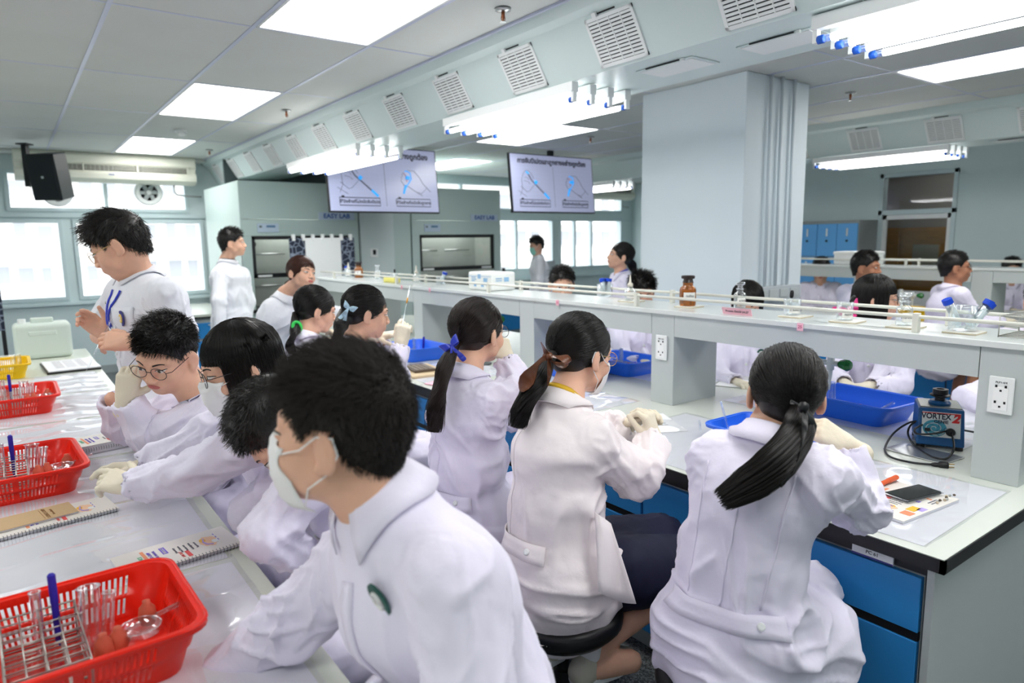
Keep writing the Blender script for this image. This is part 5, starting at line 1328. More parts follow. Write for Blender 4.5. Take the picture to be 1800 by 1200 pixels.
# boy with bowed head
I2 = person('person with bowed head of short black hair beside the blurred masked boy', at(497, 752, 1.62), at(560, 775, 1.66), at(540, 845, 1.52), at(520, 820, 1.86),
    at(470, 940, 1.5), at(440, 900, 1.84), at(540, 985, 1.62), at(500, 950, 1.86), sit(.80, 1.52, .64), hh=-74, pitch=-62, hair='short', hairn=5200, hairL=.026, hw=.0008, spiky=.8, seed=2, res=.007, bs=.9, amp=.0115, hands=[False, False])
t_ = I2['t']; obj('belt_patch', MB().prism([(0, 0), (.04, .012), (.042, .03), (.004, .01)], 0, .002, frameM(Vector(at(475, 938, 1.56))-I2['off'], AX-AY, (0, 0, 1))), MAR, t_)
# blurred boy in front
I1 = person('person with short black hair and white mask, large and blurred in front, looking away left', at(596, 755, 1.08), at(664, 856, 1.10), at(800, 1020, .99), at(628, 985, 1.26),
    at(845, 1345, .93), at(520, 1090, 1.32), (.16, .88, .80), at(390, 1185, 1.35), (.66, .93, .60), hh=-45, pitch=2, roll=0, hair='short', hairm=HAIRG, hairn=16000, hairL=.033, hw=.0006, spiky=.9, seed=21, res=.006, mask=True, eyes=True, bs=1.04, hs=1.02, amp=.0115, hands=[False, False], hres=.003, sleeve=1.05, placket=False)
badge(I1, -.08, .8, .028)
front_strip(I1, 0, .56, .84, .035, 'placket', COATL)


back_seam(I11); back_seam(I12); back_seam(I10); back_seam(I12, -.085, .22, .86, -.1); back_seam(I12, .085, .22, .86, .1)
# ------------------------------------------------------------------ people beyond the shelf
def far_person(label, hp, D, hh, pitch=0, hip=None, z=None, seed=1, **k):
    h = at(hp[0], hp[1], D); b = k.get('bs', 1.0)
    a = math.radians(k.pop('bh', hh)); f = Vector((math.sin(a), math.cos(a), 0)); r = Vector((math.cos(a), -math.sin(a), 0))
    nk = h-Vector((0, 0, .145))-f*.02; seated = k.get('seated', True)
    hipz = nk.z-.50*b if seated else nk.z-.56
    hip = Vector((nk.x, nk.y, hipz))-f*.05
    sl = nk-r*.155*b-Vector((0, 0, .055)); sr = nk+r*.155*b-Vector((0, 0, .055))
    arms = k.pop('arms', 'table')
    if arms == 'table':
        el = sl+f*.16-Vector((0, 0, .23)); er = sr+f*.16-Vector((0, 0, .23)); wl = el+f*.2+r*.1+Vector((0, 0, .02)); wr = er+f*.2-r*.1+Vector((0, 0, .02))
    elif arms == 'down':
        el = sl-Vector((0, 0, .27))-r*.03; er = sr-Vector((0, 0, .27))+r*.03; wl = el+f*.08-Vector((0, 0, .23)); wr = er+f*.08-Vector((0, 0, .23))
    else: el, er, wl, wr = [Vector(q) for q in arms]
    k.setdefault('hands', [dict(curl=.4), dict(curl=.4)]); k.setdefault('hw', .0013); k.setdefault('hairn', 1800); k.setdefault('kneed', .62); k.setdefault('res', .01); k.setdefault('hres', .004)
    return person(label, h, nk, sl, sr, el, er, wl, wr, hip, hh=hh, pitch=pitch, seed=seed, **k)
far_person('person behind the shelf near the polystyrene box, only dark hair and forehead showing', (988, 500), 5.1, 212, -10, seed=31, bs=.98, hs=1.1, hairL=.04, spiky=.4)
f14 = far_person('person with ponytail and pearl earring looking up left beyond the shelf', (1090, 450), 5.9, 300, 12, seed=32, female=True, hair='tail', tie=(0, -.105, -.02), seated=False, arms='down', tail=[at(1112, 468, 6.0), at(1118, 484, 6.0)], tail_r=[.02, .04, .03, .01], tail_n=400, under=RIBB)
far_person('person with fuzzy black hair behind the blue-capped tubes', (1128, 512), 4.56, 215, -20, seed=33, hairL=.05, hairn=2600)
f16 = far_person('person standing far off by the windows in white coat and green mask', (943, 431), 9.3, 282, -12, seed=34, seated=False, arms='down', hairn=900, hw=.003, mask=True, coat=COATW, coat_len=.4, bh=300)
for o in f16['t'].children:
    if o.name.startswith('face_mask'): o.data.materials.clear(); o.data.materials.append(mat('mask_green', (150, 215, 200), .8))
f17 = far_person('person with centre-parted fringe bending behind the clear glass bottle on the shelf', (1314, 532), 4.0, 232, -20, seed=35, female=True, hair='long', fringe=True, arms='table')
badge(f17, -.08, .74, .03)
f18 = far_person('person in profile with long black hair, glasses and pink ribbon behind the dropper beaker', (1541, 524), 3.62, 152, -3, seed=36, female=True, hair='long', hairn=3200, hw=.0012, zend=-.14, bh=255, glass=WIREG, arms='table')
bow(f18['t'], at(1490, 545, 3.6)-f18['off'], Rhead(70, 0, -25), RIBP, .06, (.07, .05))
pocket(f18, -.08, .72)
f19 = far_person('person in profile with black-rimmed glasses and green badge seated at the far right bench', (1679, 470), 5.25, 150, 4, seed=37, tone=2, glass=WIREG, hairL=.018, hairn=4500, hw=.0009, bh=135, arms='table', coat=COATL)
badge(f19, -.07, .72, .035)
far_person('person with short hair turned half towards us beside the man with glasses', (1523, 470), 5.3, 174, 0, seed=38, tone=2, hairn=4000, hw=.001, hairL=.022, arms='table', bh=100)
far_person('person beyond the far right bench, face hidden by the shelf, above yellow basket', (1443, 473), 7.3, 240, -15, seed=39, arms='table', hairn=900, hw=.002, bs=1.0)
far_person('person far right whose hair top shows over the far shelf rail', (1778, 473), 7.2, 235, -10, seed=40, arms='table', hairn=900, hw=.002)
far_person('person at right picture edge behind the wire rack, sleeve seen under shelf', (1838, 532), 3.3, 262, -16, seed=41, under=DKSH, hairn=1800, arms=[at(1700, 700, 3.25), at(1790, 690, 3.1), at(1745, 722, 3.0), at(1830, 720, 2.9)], hands=[False, False])
# ------------------------------------------------------------------ fume hoods
DARKF = mat('sash_frame', (30, 32, 34), .4); INNER = mat('hood_liner', (176, 182, 176), .6, noise=(8, .05, 3)); PALEB = mat('display_panel', (190, 208, 225), .4)
def hood(x0, x1, label, sign=True, yf=8.0, yb=9.6):
    t = thing('fume_hood', label, 'fume hood', (x0, yf, 0)); w = x1-x0; d = yb-yf
    obj('side_panel', MB().box((0, .01, 0), (.03, d, 2.3)), HOOD, t, bevel=.004); obj('side_panel', MB().box((w-.03, .01, 0), (w, d, 2.3)), HOOD, t, bevel=.004)
    obj('top_panel', MB().box((.03, .01, 2.27), (w-.03, d, 2.3)), HOOD, t)
    obj('upper_front', MB().box((.0, 0, 1.88), (w, .02, 2.3)), HOOD, t, bevel=.003); obj('lower_front', MB().box((0, 0, 1.69), (w, .02, 1.876)), HOOD, t, bevel=.003)
    obj('post', MB().box((0, 0, .8), (.11, .05, 1.69)), HOOD, t, bevel=.004); obj('post', MB().box((w-.11, 0, .8), (w, .05, 1.69)), HOOD, t, bevel=.004)
    obj('liner', MB().box((.03, .5, .86), (w-.03, .52, 1.9)).box((.1, .05, .86), (.115, .7, 1.9)).box((w-.115, .05, .86), (w-.1, .7, 1.9)), INNER, t)
    obj('fill_strip', MB().box((.3, .3, 1.86), (w-.3, .38, 1.88)), mat('hood_fill_glow', (255, 255, 255), .5, emit=(1, 1, .96), estr=9.0), t)  # unseen glowing strip, added to brighten the hood interior
    obj('work_surface', MB().box((.0, -.02, .82), (w, .7, .86)), DARKF, t, bevel=.004)
    obj('base_cabinet', MB().box((.02, .03, 0), (w-.02, .7, .82)), HOOD, t)
    for q in (0, 1): obj('door', MB().box((.04+q*(w/2-.02), .01, .1), (w/2-.01+q*(w/2-.02), .03, .78)), HOOD, t, bevel=.003)
    s = obj('sash', MB().box((.11, .02, 1.215), (w-.11, .05, 1.265)).box((.11, .02, 1.215), (.15, .05, 1.69)).box((w-.15, .02, 1.215), (w-.11, .05, 1.69)).box((.11, .02, 1.65), (w-.11, .05, 1.69)), DARKF, t)
    obj('glass', MB().box((.15, .03, 1.26), (w-.15, .036, 1.66)), PANE, s); obj('label_plate', MB().box((.16, .012, 1.225), (.32, .02, 1.25)), WHITE, s); obj('label_plate', MB().box((w-.32, .012, 1.225), (w-.16, .02, 1.25)), WHITE, s)
    for a, b, z in ((.2, .62, 1.48), (.75, 1.15, 1.48), (.2, .62, 1.1), (.7, 1.2, 1.1)):
        obj('lattice_rod', MB().tube([(a, .44, z), (min(b, w-.15), .44, z)], .012, 8), STEEL, t, smooth=True)
    obj('service_tap', MB().lathe([(0, 0), (.04, 0), (.04, .03), (.015, .05), (0, .05)], 16, Matrix.Translation((.25, .49, 1.6)) @ Matrix.Rotation(PI/2, 4, 'X')), BLACK, t, smooth=True)
    p = obj('control_panel', MB().box((.18, -.012, 1.73), (.42, .0, 1.83)), PALEB, t, bevel=.002)
    obj('display', MB().box((.28, -.015, 1.785), (.38, -.011, 1.81)), mat('lcd_blue', (90, 130, 165), .3), p); obj('switch', MB().box((.2, -.015, 1.785), (.23, -.011, 1.805)), mat('lcd_grey', (90, 105, 110), .3), p)
    pl = obj('sign_plate', MB().box((w-.5, -.008, 1.875), (w-.05, 0, 1.965)), PALEB, t)
    text('lettering', 'EASY LAB', .075, mat('ink_royal', (45, 85, 165), .5), frameM((w-.275, -.0095, 1.92), (1, 0, 0), (0, 0, 1)), t, bold=.0022, sx=1.05)
    return t
hood(2.13, 3.53, 'pale green fume hood on the left, nearest the windows'); hood(4.27, 5.68, 'pale green fume hood behind the shelf, right of the left television')
struct('trim_8', MB().box((3.55, 7.98, 0), (4.0, 9.9, 2.42)), mat('duct_panel', (206, 220, 220), .45), bevel=.004); struct('trim_9', MB().box((4.0, 8.02, 0), (4.26, 9.8, 2.3)), HOOD)
t = thing('thermostat', 'small grey thermostat box on the panel between the fume hoods', 'switch', (3.71, 7.975, 1.47)); obj('box', MB().box((-.05, -.02, -.055), (.05, 0, .055)), WHITE, t, bevel=.004); obj('screen', MB().box((-.02, -.024, -.02), (.02, -.019, .04)), BLACK, t)
struct('void_sheet', MB().box((2.25, 9.0, 2.32), (4.1, 9.05, CZ)), mat('void_shade', (70, 82, 84), .8))  # dark sheet painted as the unlit void above the left hood
# board with patterned cloth and clips
t = thing('display_board', 'white board hung over dark patterned cloth with seven clips, in front of the fume hood', 'board', (2.87, 7.5, .8))
PAT = mat('patterned_cloth', (34, 42, 58), .8); nt = PAT.node_tree; vo = nt.nodes.new('ShaderNodeTexVoronoi'); vo.feature = 'DISTANCE_TO_EDGE'; vo.inputs['Scale'].default_value = 16; tc = nt.nodes.new('ShaderNodeTexCoord')
cr = nt.nodes.new('ShaderNodeValToRGB'); cr.color_ramp.elements[0].color = (*srgb(140, 152, 170), 1); cr.color_ramp.elements[1].color = (*srgb(34, 42, 60), 1); cr.color_ramp.elements[1].position = .09
nt.links.new(tc.outputs['Object'], vo.inputs['Vector']); nt.links.new(vo.outputs['Distance'], cr.inputs[0]); nt.links.new(cr.outputs[0], nt.nodes['Principled BSDF'].inputs['Base Color'])
obj('cloth', MB().box((-.37, 0, .1), (.38, .02, .86)), PAT, t); obj('white_sheet', MB().box((-.2, -.012, .08), (.21, -.002, .86)), WHITE, t, bevel=.002)
for k in range(7): obj('clip', MB().box((-.34+k*.11, -.02, .83), (-.31+k*.11, .025, .9)), WHITE, t, bevel=.003)
obj('stand', MB().box((-.36, 0, -.8), (-.33, .03, .1)).box((.33, 0, -.8), (.36, .03, .1)), DARKF, t)
t = thing('side_board', 'edge of a dark patterned board at the left border by the window', 'board', (-.1, 7.2, .8)); obj('cloth', MB().box((-.5, 0, .1), (.03, .02, .75)), PAT, t); obj('stand', MB().box((-.5, 0, -.8), (-.47, .03, .1)).box((0, 0, -.8), (.03, .03, .1)), DARKF, t)

# ------------------------------------------------------------------ televisions with the slide
SCR = mat('screen_slide', (150, 156, 182), .2, emit=srgb(176, 182, 212), estr=.24); GL1 = mat('slide_grid', (150, 156, 190), .4, emit=srgb(160, 166, 200), estr=.35)
SINK = mat('slide_ink', (40, 40, 52), .4); SGREY = mat('slide_grey', (105, 108, 125), .4); SBLU = mat('slide_blue', (45, 150, 225), .4, emit=srgb(45, 150, 225), estr=.5); SRED = mat('slide_red', (200, 70, 60), .4)
def tv(c, w, h, rz, tilt, label):
    t = thing('television', label, 'television', c, rz)
    M = Matrix.Rotation(tilt, 4, 'X') @ frameM((0, 0, 0), (1, 0, 0), (0, 0, 1))       # local: x right, y up, z towards the viewer
    M2 = Matrix.Rotation(tilt, 4, 'X') @ Matrix(((1, 0, 0, 0), (0, 0, -1, 0), (0, 1, 0, 0), (0, 0, 0, 1)))
    B = lambda x0, y0, z0, x1, y1, z1: MB().box((x0, y0, z0), (x1, y1, z1), M2)
    obj('housing', B(-w/2-.012, -h/2-.014, -.045, w/2+.012, h/2+.012, -.002), BLACK, t, bevel=.004)
    s = obj('screen', B(-w/2, -h/2, -.003, w/2, h/2, .0005), SCR, t)
    g = MB()
    for k in range(1, 22): x = -w/2+w*k/22; g.box((x-.0006, -h/2, .0006), (x+.0006, h/2, .0009), M2)
    for k in range(1, 13): y = -h/2+h*k/13; g.box((-w/2, y-.0006, .0006), (w/2, y+.0006, .0009), M2)
    o = obj('slide_grid', g, GL1, s)
    def T(body, x, y, size, m=SINK, **k): return text('lettering', body, size*h, m, M2 @ Matrix.Translation((x*w, y*h, .0012)), s, **k)
    T('การจับปิเปตและลูกยางอย่างถูกต้อง', 0, .385, .115, bold=.0035)
    fr = MB(); fr.box((-.004*w, -.42*h, .001), (0, .3*h, .0014), M2); obj('divider_line', fr, SGREY, s)
    for x0, x1, body in ((-.42, -.06, 'ใช้มือข้างที่ไม่ถนัดจับปิเปต'), (.09, .42, 'ใช้มือข้างที่ถนัดจับลูกยาง')):
        b = MB(); y0, y1 = -.42, -.3; q = .004
        b.box((x0*w, y0*h, .001), (x1*w, (y0+.012)*h, .002), M2).box((x0*w, y1*h, .001), (x1*w, (y1+.012)*h, .002), M2).box((x0*w, y0*h, .001), (x0*w+.004, y1*h, .002), M2).box((x1*w-.004, y0*h, .001), (x1*w, (y1+.012)*h, .002), M2)
        b.box(((x0+.02)*w, (y1+.01)*h, .001), ((x0+.045)*w, (y1+.035)*h, .002), M2)
        obj('caption_box', b, SINK, s); T(body, (x0+x1)/2, -.355, .066, bold=.0015)
    def poly(pts, m, r=.0022, q=1.9, closed=False, nm='drawing_line'): obj(nm, MB().tube([M2 @ Vector((x*w, y*h, .001)) for x, y in pts], r*(q if r < .004 else 1.25), 4, closed=closed), m, s)
    # left drawing: pipette held across a hand
    poly([(-.31, .17), (-.27, .05), (-.09, -.24)], SGREY, .0075, nm='pipette_drawing'); poly([(-.13, -.17), (-.075, -.265)], SBLU, .013, nm='pipette_tip'); poly([(-.235, .03), (-.215, -.0)], SBLU, .022, nm='rubber_bulb_drawing'); poly([(-.33, .2), (-.3, .16)], SBLU, .01, nm='bulb_end')
    poly([(-.41, -.22), (-.38, -.1), (-.385, .06), (-.36, .17), (-.33, .22), (-.29, .21), (-.26, .14), (-.24, .08)], SGREY, .0016); poly([(-.4, -.06), (-.33, -.16), (-.3, -.14), (-.24, -.03)], SGREY, .0016); poly([(-.35, .1), (-.31, .09), (-.3, .05)], SGREY, .0014); poly([(-.36, .04), (-.31, .02), (-.29, -.02)], SGREY, .0014)
    poly([(-.43, -.14), (-.34, -.24)], SGREY, .0014)
    # right drawing: bulb squeezed by a fist
    poly([(.19, .14), (.2, .16), (.24, .13), (.25, .03), (.2, -.09), (.17, -.2)], SBLU, .006, nm='bulb_outline'); poly([(.215, .07), (.21, .02)], SBLU, .024, nm='rubber_bulb_drawing'); poly([(.19, -.07), (.165, -.21)], SBLU, .011, nm='pipette_drawing')
    poly([(.18, .13), (.16, .1), (.17, .07), (.15, .05), (.16, .02), (.145, 0), (.16, -.03), (.17, -.07), (.22, -.1), (.29, -.18), (.35, -.24)], SGREY, .0016); poly([(.22, .17), (.28, .16), (.33, .06), (.36, -.04), (.43, -.17)], SGREY, .0016); poly([(.3, -.18), (.34, -.2), (.4, -.1)], SGREY, .0016)
    poly([(.18, .12), (.2, .07), (.205, -.02)], SRED, .0022)
    obj('mount', MB().box((-.03, .04, 0), (.03, .1, CZ-c[2])).box((-.15, .03, -.15), (.15, .06, .15)), BLACK, t)
    return t
pa, pb = aty(577, 375, 7.15), aty(768, 262, 7.15)
tv(((pa.x+pb.x)/2, 7.15, (pa.z+pb.z)/2), (pb.x-pa.x)*.975, (pb.z-pa.z)*.93, 0, math.radians(-6), 'left television hanging from the ceiling, its slide half hidden by the tube light')
pa, pb = aty(899, 374, 6.7), aty(1043, 277, 6.7)
tv(((pa.x+pb.x)/2, 6.7, (pa.z+pb.z)/2), (pb.x-pa.x)*.985, (pb.z-pa.z)*.95, 0, math.radians(-6), 'right television showing the pipette slide, beside the pillar')

# ------------------------------------------------------------------ things on the raised shelf
SZ = 1.263
TILE = mat('white_tile', (236, 234, 224), .3)
def tile(x, y, label, rz=0): 
    t = thing('ceramic_tile', label, 'tile', (x, y, SZ), rz); obj('glaze', MB().box((-.052, -.052, .003), (.052, .052, .006)), TILE, t, bevel=.001); obj('biscuit', MB().box((-.052, -.052, 0), (.052, .052, .003)), mat('tile_body', (222, 208, 178), .8), t)
AMB = mat('amber_glass', (190, 105, 15), .08, trans=.8, coat=.5); LAB = mat('white_label', (238, 238, 234), .6); HWR = mat('handwriting', (50, 50, 62), .6)
Zt = SZ+.0065
def labeltxt(t, r, z, body, h=.03, sz=.014, ang=-2.2):
    lm = MB(); n = 8; a0 = ang-.75
    for k in range(n):
        a, b = a0+1.5*k/n, a0+1.5*(k+1)/n; lm.quad((r*math.cos(a), r*math.sin(a), z), (r*math.cos(b), r*math.sin(b), z), (r*math.cos(b), r*math.sin(b), z+h), (r*math.cos(a), r*math.sin(a), z+h))
    l = obj('label', lm, LAB, t); d = Vector((math.cos(ang), math.sin(ang), 0))
    text('lettering', body, sz, HWR, frameM(d*(r+.0008)+Vector((0, 0, z+h/2)), (math.sin(-ang)*1, math.cos(ang), 0) if False else (-d.y, d.x, 0), (0, 0, 1)), l, shear=.2)
def amber(p, label, s=1, body='Iodine'):
    t = thing('amber_bottle', label, 'bottle', p); t.scale = (s, s, s)
    obj('glass', MB().lathe([(0, 0), (.034, 0), (.036, .005), (.036, .07), (.033, .08), (.023, .088), (.022, .098), (.025, .102)], 24), AMB, t, smooth=True)
    obj('stopper', MB().lathe([(.018, .1), (.024, .103), (.021, .112), (.02, .116), (.029, .12), (.03, .13), (.026, .133), (0, .134)], 20), mat('stopper_dark', (52, 42, 40), .25), t, smooth=True, auto=True)
    labeltxt(t, .0366, .03, body)
amber((2.70, 2.21, Zt), 'amber glass reagent bottle with dark stopper on a white tile', 1.12, 'Iodine'); tile(2.70, 2.2, 'white tile under the near amber bottle', .1)
def clearb(p, label, body='buffer', s=1, water=True):
    t = thing('glass_bottle', label, 'bottle', p); t.scale = (s, s, s)
    obj('glass', MB().lathe([(0, 0), (.026, 0), (.028, .004), (.028, .06), (.024, .068), (.015, .074), (.014, .086), (.02, .09)], 24, cap=False), GL, t, smooth=True)
    if water: obj('liquid', MB().lathe([(0, .003), (.0265, .003), (.0265, .042), (0, .042)], 24), glass_mat('water', (.96, .98, .98), .18), t, smooth=True)
    obj('stopper', MB().lathe([(.0, .086), (.013, .088), (.012, .1), (.008, .104), (.02, .108), (.024, .116), (.02, .121), (0, .122)], 20), glass_mat('stopper_glass', (.93, .94, .95), .5), t, smooth=True)
    labeltxt(t, .0285, .015, body, .034, .015)
clearb((2.66, 1.17, Zt), 'clear glass bottle labelled buffer near the blue-capped tubes', 'Tris buffer'); tile(2.655, 1.16, 'white tile under the buffer bottle', .05)
clearb((2.80, 1.98, Zt), 'clear stoppered bottle in front of the girl with the fringe', 'H2O', 1.0)
def beaker(p, label, r=.034, h=.065, body='Solution', inside=None):
    t = thing('beaker', label, 'beaker', p)
    obj('glass', MB().lathe([(0, .0005), (r*.95, .0005), (r, .004), (r, h-.003), (r*1.06, h)], 26, cap=False), GL, t, smooth=True, solid=.0012)
    obj('rim', MB().tube([(r*1.06*math.cos(k*PI/12), r*1.06*math.sin(k*PI/12), h) for k in range(24)], .0012, 5, closed=True), glass_mat('rim_glass', (1, 1, 1), .6), t, smooth=True)
    if body: labeltxt(t, r+.0008, h*.15, body, .026, .012)
    return t
beaker((2.69, 1.64, Zt), 'beaker with black-topped dropper labelled solution', body='I2 Solution'); tile(2.685, 1.62, 'white tile under the dropper beaker', .05)
def dropper(p, tilt, label):
    t = thing('dropper', label, 'dropper', p); t.rotation_euler = (tilt[0], tilt[1], 0)
    obj('stem', MB().lathe([(.001, 0), (.0035, .02), (.0035, .07)], 10), GL, t, smooth=True); obj('bulb', MB().lathe([(.006, .068), (.0085, .075), (.0085, .092), (.005, .1), (0, .101)], 14), BLACK, t, smooth=True)
dropper((2.69, 1.65, Zt+.004), (.05, .02), 'dropper with black bulb standing in the solution beaker')
beaker((2.67, 1.4, Zt), 'beaker holding a slanted dropper next to the buffer bottle', .03, .07, 'NaOH'); tile(2.665, 1.385, 'white tile under the slanted dropper beaker', .08)
dropper((2.69, 1.42, Zt+.004), (.35, .25), 'slanted dropper with dark bulb in the small beaker')
beaker((2.655, .975, Zt), 'large beaker holding three blue-capped plastic tubes', .042, .085, None); tile(2.65, .965, 'white tile under the blue-capped tubes', .04)
CAPM = mat('tube_cap', (20, 70, 200), .35); FAL = glass_mat('falcon_plastic', (.93, .97, .97), .45, .2)
def capped(p, tilt, label, L=.115):
    t = thing('capped_tube', label, 'capped tube', p); t.rotation_euler = (tilt[0], tilt[1], 0)
    obj('tube', MB().lathe([(.001, 0), (.0135, .022), (.0135, L-.01)], 16, cap=False), FAL, t, smooth=True, solid=.001)
    obj('screw_cap', MB().lathe([(0, L), (.0165, L), (.0168, L-.018), (.0, L-.018)], 20), CAPM, t, smooth=True, auto=True)
    lm = MB()
    for k in range(6): a, b = -2.6+.2*k, -2.4+.2*k; lm.quad(*[(.0146*math.cos(q), .0146*math.sin(q), z) for q, z in ((a, .03), (b, .03), (b, .085), (a, .085))])
    obj('label', lm, mat('printed_label', (205, 220, 225), .6), t)
capped((2.665, .985, Zt+.006), (-.3, -.38), 'blue-capped tube leaning left in the big beaker'); capped((2.65, .95, Zt+.006), (.38, .35), 'blue-capped tube leaning right in the big beaker, rear'); capped((2.64, .96, Zt+.006), (.5, .5), 'blue-capped tube leaning farthest right in the big beaker', .12)
wire_rack((2.70, .79, SZ+.001), PI/2, 'tall wire rack on the shelf at the right picture edge', .06, .09, .07, 3, 7, .0014, 'wire rack')
# pink notes
PINK = mat('pink_note', (243, 190, 205), .7)
t = thing('note_card', 'pink folded note card with handwriting leaning at the shelf rail', 'note', (2.575, 1.83, SZ)); obj('card', MB().box((-.002, -.075, 0), (.0, .075, .032), Matrix.Rotation(-.35, 4, 'Y')), PINK, t)
text('lettering', 'Protein ต้องใส่ 24-27', .014, HWR, Matrix.Rotation(-.35, 4, 'Y') @ frameM((-.0028, 0, .016), (0, -1, 0), (0, 0, 1)), t, shear=.25)
def tag_note(y, body, label): t = thing('number_note', label, 'note', (2.5065, y, 1.248)); obj('paper', MB().box((-.002, -.013, -.018), (0, .013, .014)), PINK, t); text('lettering', body, .018, mat('ink_magenta', (190, 60, 110), .6), frameM((-.0026, 0, -.002), (0, -1, 0), (0, 0, 1)), t)
tag_note(1.49, '25', 'small pink number note on the shelf edge below the slanted dropper'); tag_note(2.98, '24', 'small pink number note on the shelf edge near the brown-bow girl'); tag_note(4.45, '23', 'small pink number note on the shelf edge above the pipette girl'); tag_note(4.9, '22', 'small pink number note farthest along the shelf edge')
def spray(p, label, s=1):
    t = thing('plastic_bottle', label, 'bottle', p); t.scale = (s, s, s)
    obj('body', MB().lathe([(0, 0), (.027, 0), (.028, .004), (.028, .045), (.014, .058), (.012, .066)], 20), glass_mat('cloudy_plastic', (.9, .92, .9), .7, .25), t, smooth=True)
    obj('nozzle', MB().lathe([(.013, .064), (.013, .078), (.006, .084), (.002, .12), (0, .121)], 14), mat('nozzle_cream', (226, 222, 208), .5), t, smooth=True); labeltxt(t, .0285, .012, 'Amylase', .028, .012)
spray((2.72, 2.62, Zt), 'white cone-tipped plastic bottle near the pillar end', 1.15); tile(2.72, 2.61, 'white tile under the cone-tipped bottle')
# cluster of blue-capped tubes, foam box and far items
beaker((2.80, 2.9, Zt), 'beaker crowded with blue-capped tubes in front of the ponytailed girl', .045, .07, None)
for k in range(4): capped((2.80+.012*math.cos(k*1.7), 2.9+.02*math.sin(k*1.7), Zt+.005), (.12*math.sin(k*2.1), .12*math.cos(k*2.1)), 'blue-capped tube crowded in the beaker, %s' % ['leaning left', 'upright', 'leaning right', 'at the back'][k], .1)
FOAM = mat('polystyrene', (240, 242, 240), .85, bump=(120, .002, 2)); BLK = mat('faded_blue_print', (150, 190, 225), .8)
t = thing('foam_box', 'white polystyrene box with faded blue print on the shelf', 'foam box', (2.72, 3.95, SZ), .0)
obj('box', MB().box((-.1, -.15, 0), (.1, .15, .125)), FOAM, t, bevel=.015, seg=3); obj('lid_line', MB().box((-.1015, -.14, .095), (-.0995, .14, .098)), BLK, t)
fm = frameM((-.1012, 0, .06), (0, -1, 0), (0, 0, 1))
for k, (x, y, w_, h_) in enumerate(((-.1, .025, .05, .006), (-.1, .012, .06, .006), (-.1, 0, .04, .006), (-.02, .02, .035, .03), (.05, .02, .05, .006), (.05, .0, .045, .02), (-.07, -.035, .03, .018), (.02, -.035, .03, .018), (.08, -.03, .03, .02))): obj('print_mark', MB().box((x, y, 0), (x+w_, y+h_, .0012), fm), BLK, t)
fm = frameM((0, -.1512, .06), (1, 0, 0), (0, 0, 1))
for (x, y, w_, h_) in ((-.07, .02, .05, .006), (-.07, .005, .05, .006), (0, .0, .04, .03)): obj('print_mark', MB().box((x, y, 0), (x+w_, y+h_, .0012), fm), BLK, t)
amber((2.74, 6.25, SZ), 'far amber bottle on the shelf in front of the patterned cloth', 1.15, 'KI'); spray((2.74, 6.5, SZ), 'far cone-tipped plastic bottle beside the patterned cloth', 1.2); spray((2.75, 5.1, SZ), 'cone-tipped plastic bottle next to the tilted blue-capped tubes', 1.2)
clearb((2.75, 5.85, SZ), 'far clear bottle right of the far amber bottle', 'HCl', 1.1); beaker((2.74, 5.5, SZ), 'far beaker with a black-bulbed dropper', body='NaCl'); dropper((2.75, 5.5, SZ+.004), (-.2, .1), 'far dropper standing in the far beaker')
t = thing('yellow_note_card', 'folded yellow card on the shelf between bottles', 'note', (2.62, 5.3, SZ)); obj('card', MB().box((-.03, -.1, 0), (.03, .1, .04)), mat('yellow_card', (240, 232, 130), .7), t, bevel=.004)
for k, (y, tl) in enumerate(((6.85-.25, -.0), (4.72, .25))): 
    beaker((2.76, y, SZ), ['far beaker with upright blue-capped tubes at the end of the shelf', 'beaker with tilted blue-capped tubes in the middle of the shelf'][k], .035, .06, None)
    for q in range(2): capped((2.755+.016*q, y-.01+.02*q, SZ+.004), (tl, tl+.06*q), ['far blue-capped tube ', 'tilted blue-capped tube '][k]+['at the beaker front', 'at the beaker back'][q], .1)
for q in range(3): capped((6.95, 1.98+.05*q, 1.312), (.1*(q-1), .05), 'blue-capped tube on the far right shelf, %s' % ['rightmost', 'middle', 'leftmost'][q], .11)
t = thing('polystyrene_box', 'white polystyrene box on the far right shelf behind the two seated men', 'foam box', (6.98, 3.55, 1.311)); obj('box', MB().box((-.12, -.2, 0), (.12, .2, .13)), FOAM, t, bevel=.02, seg=3); obj('lid', MB().box((-.125, -.205, .1), (.125, .205, .135)), FOAM, t, bevel=.01)
t = thing('reagent_bottle', 'brown reagent bottle with blue cap standing before the second fume hood', 'bottle', (4.9, 7.85, .86)); 
t.location = (3.9, 6.3, 1.12); t.location = aty(792, 487, 7.9)-Vector((0, 0, .12)); t.location.y = 8.12
obj('body', MB().lathe([(0, 0), (.06, 0), (.06, .1), (.03, .14), (.02, .155), (.02, .18)], 20), AMB, t, smooth=True); obj('cap', MB().lathe([(.024, .17), (.026, .2), (0, .205)], 16), CAPM, t, smooth=True)
t.location.z = .861

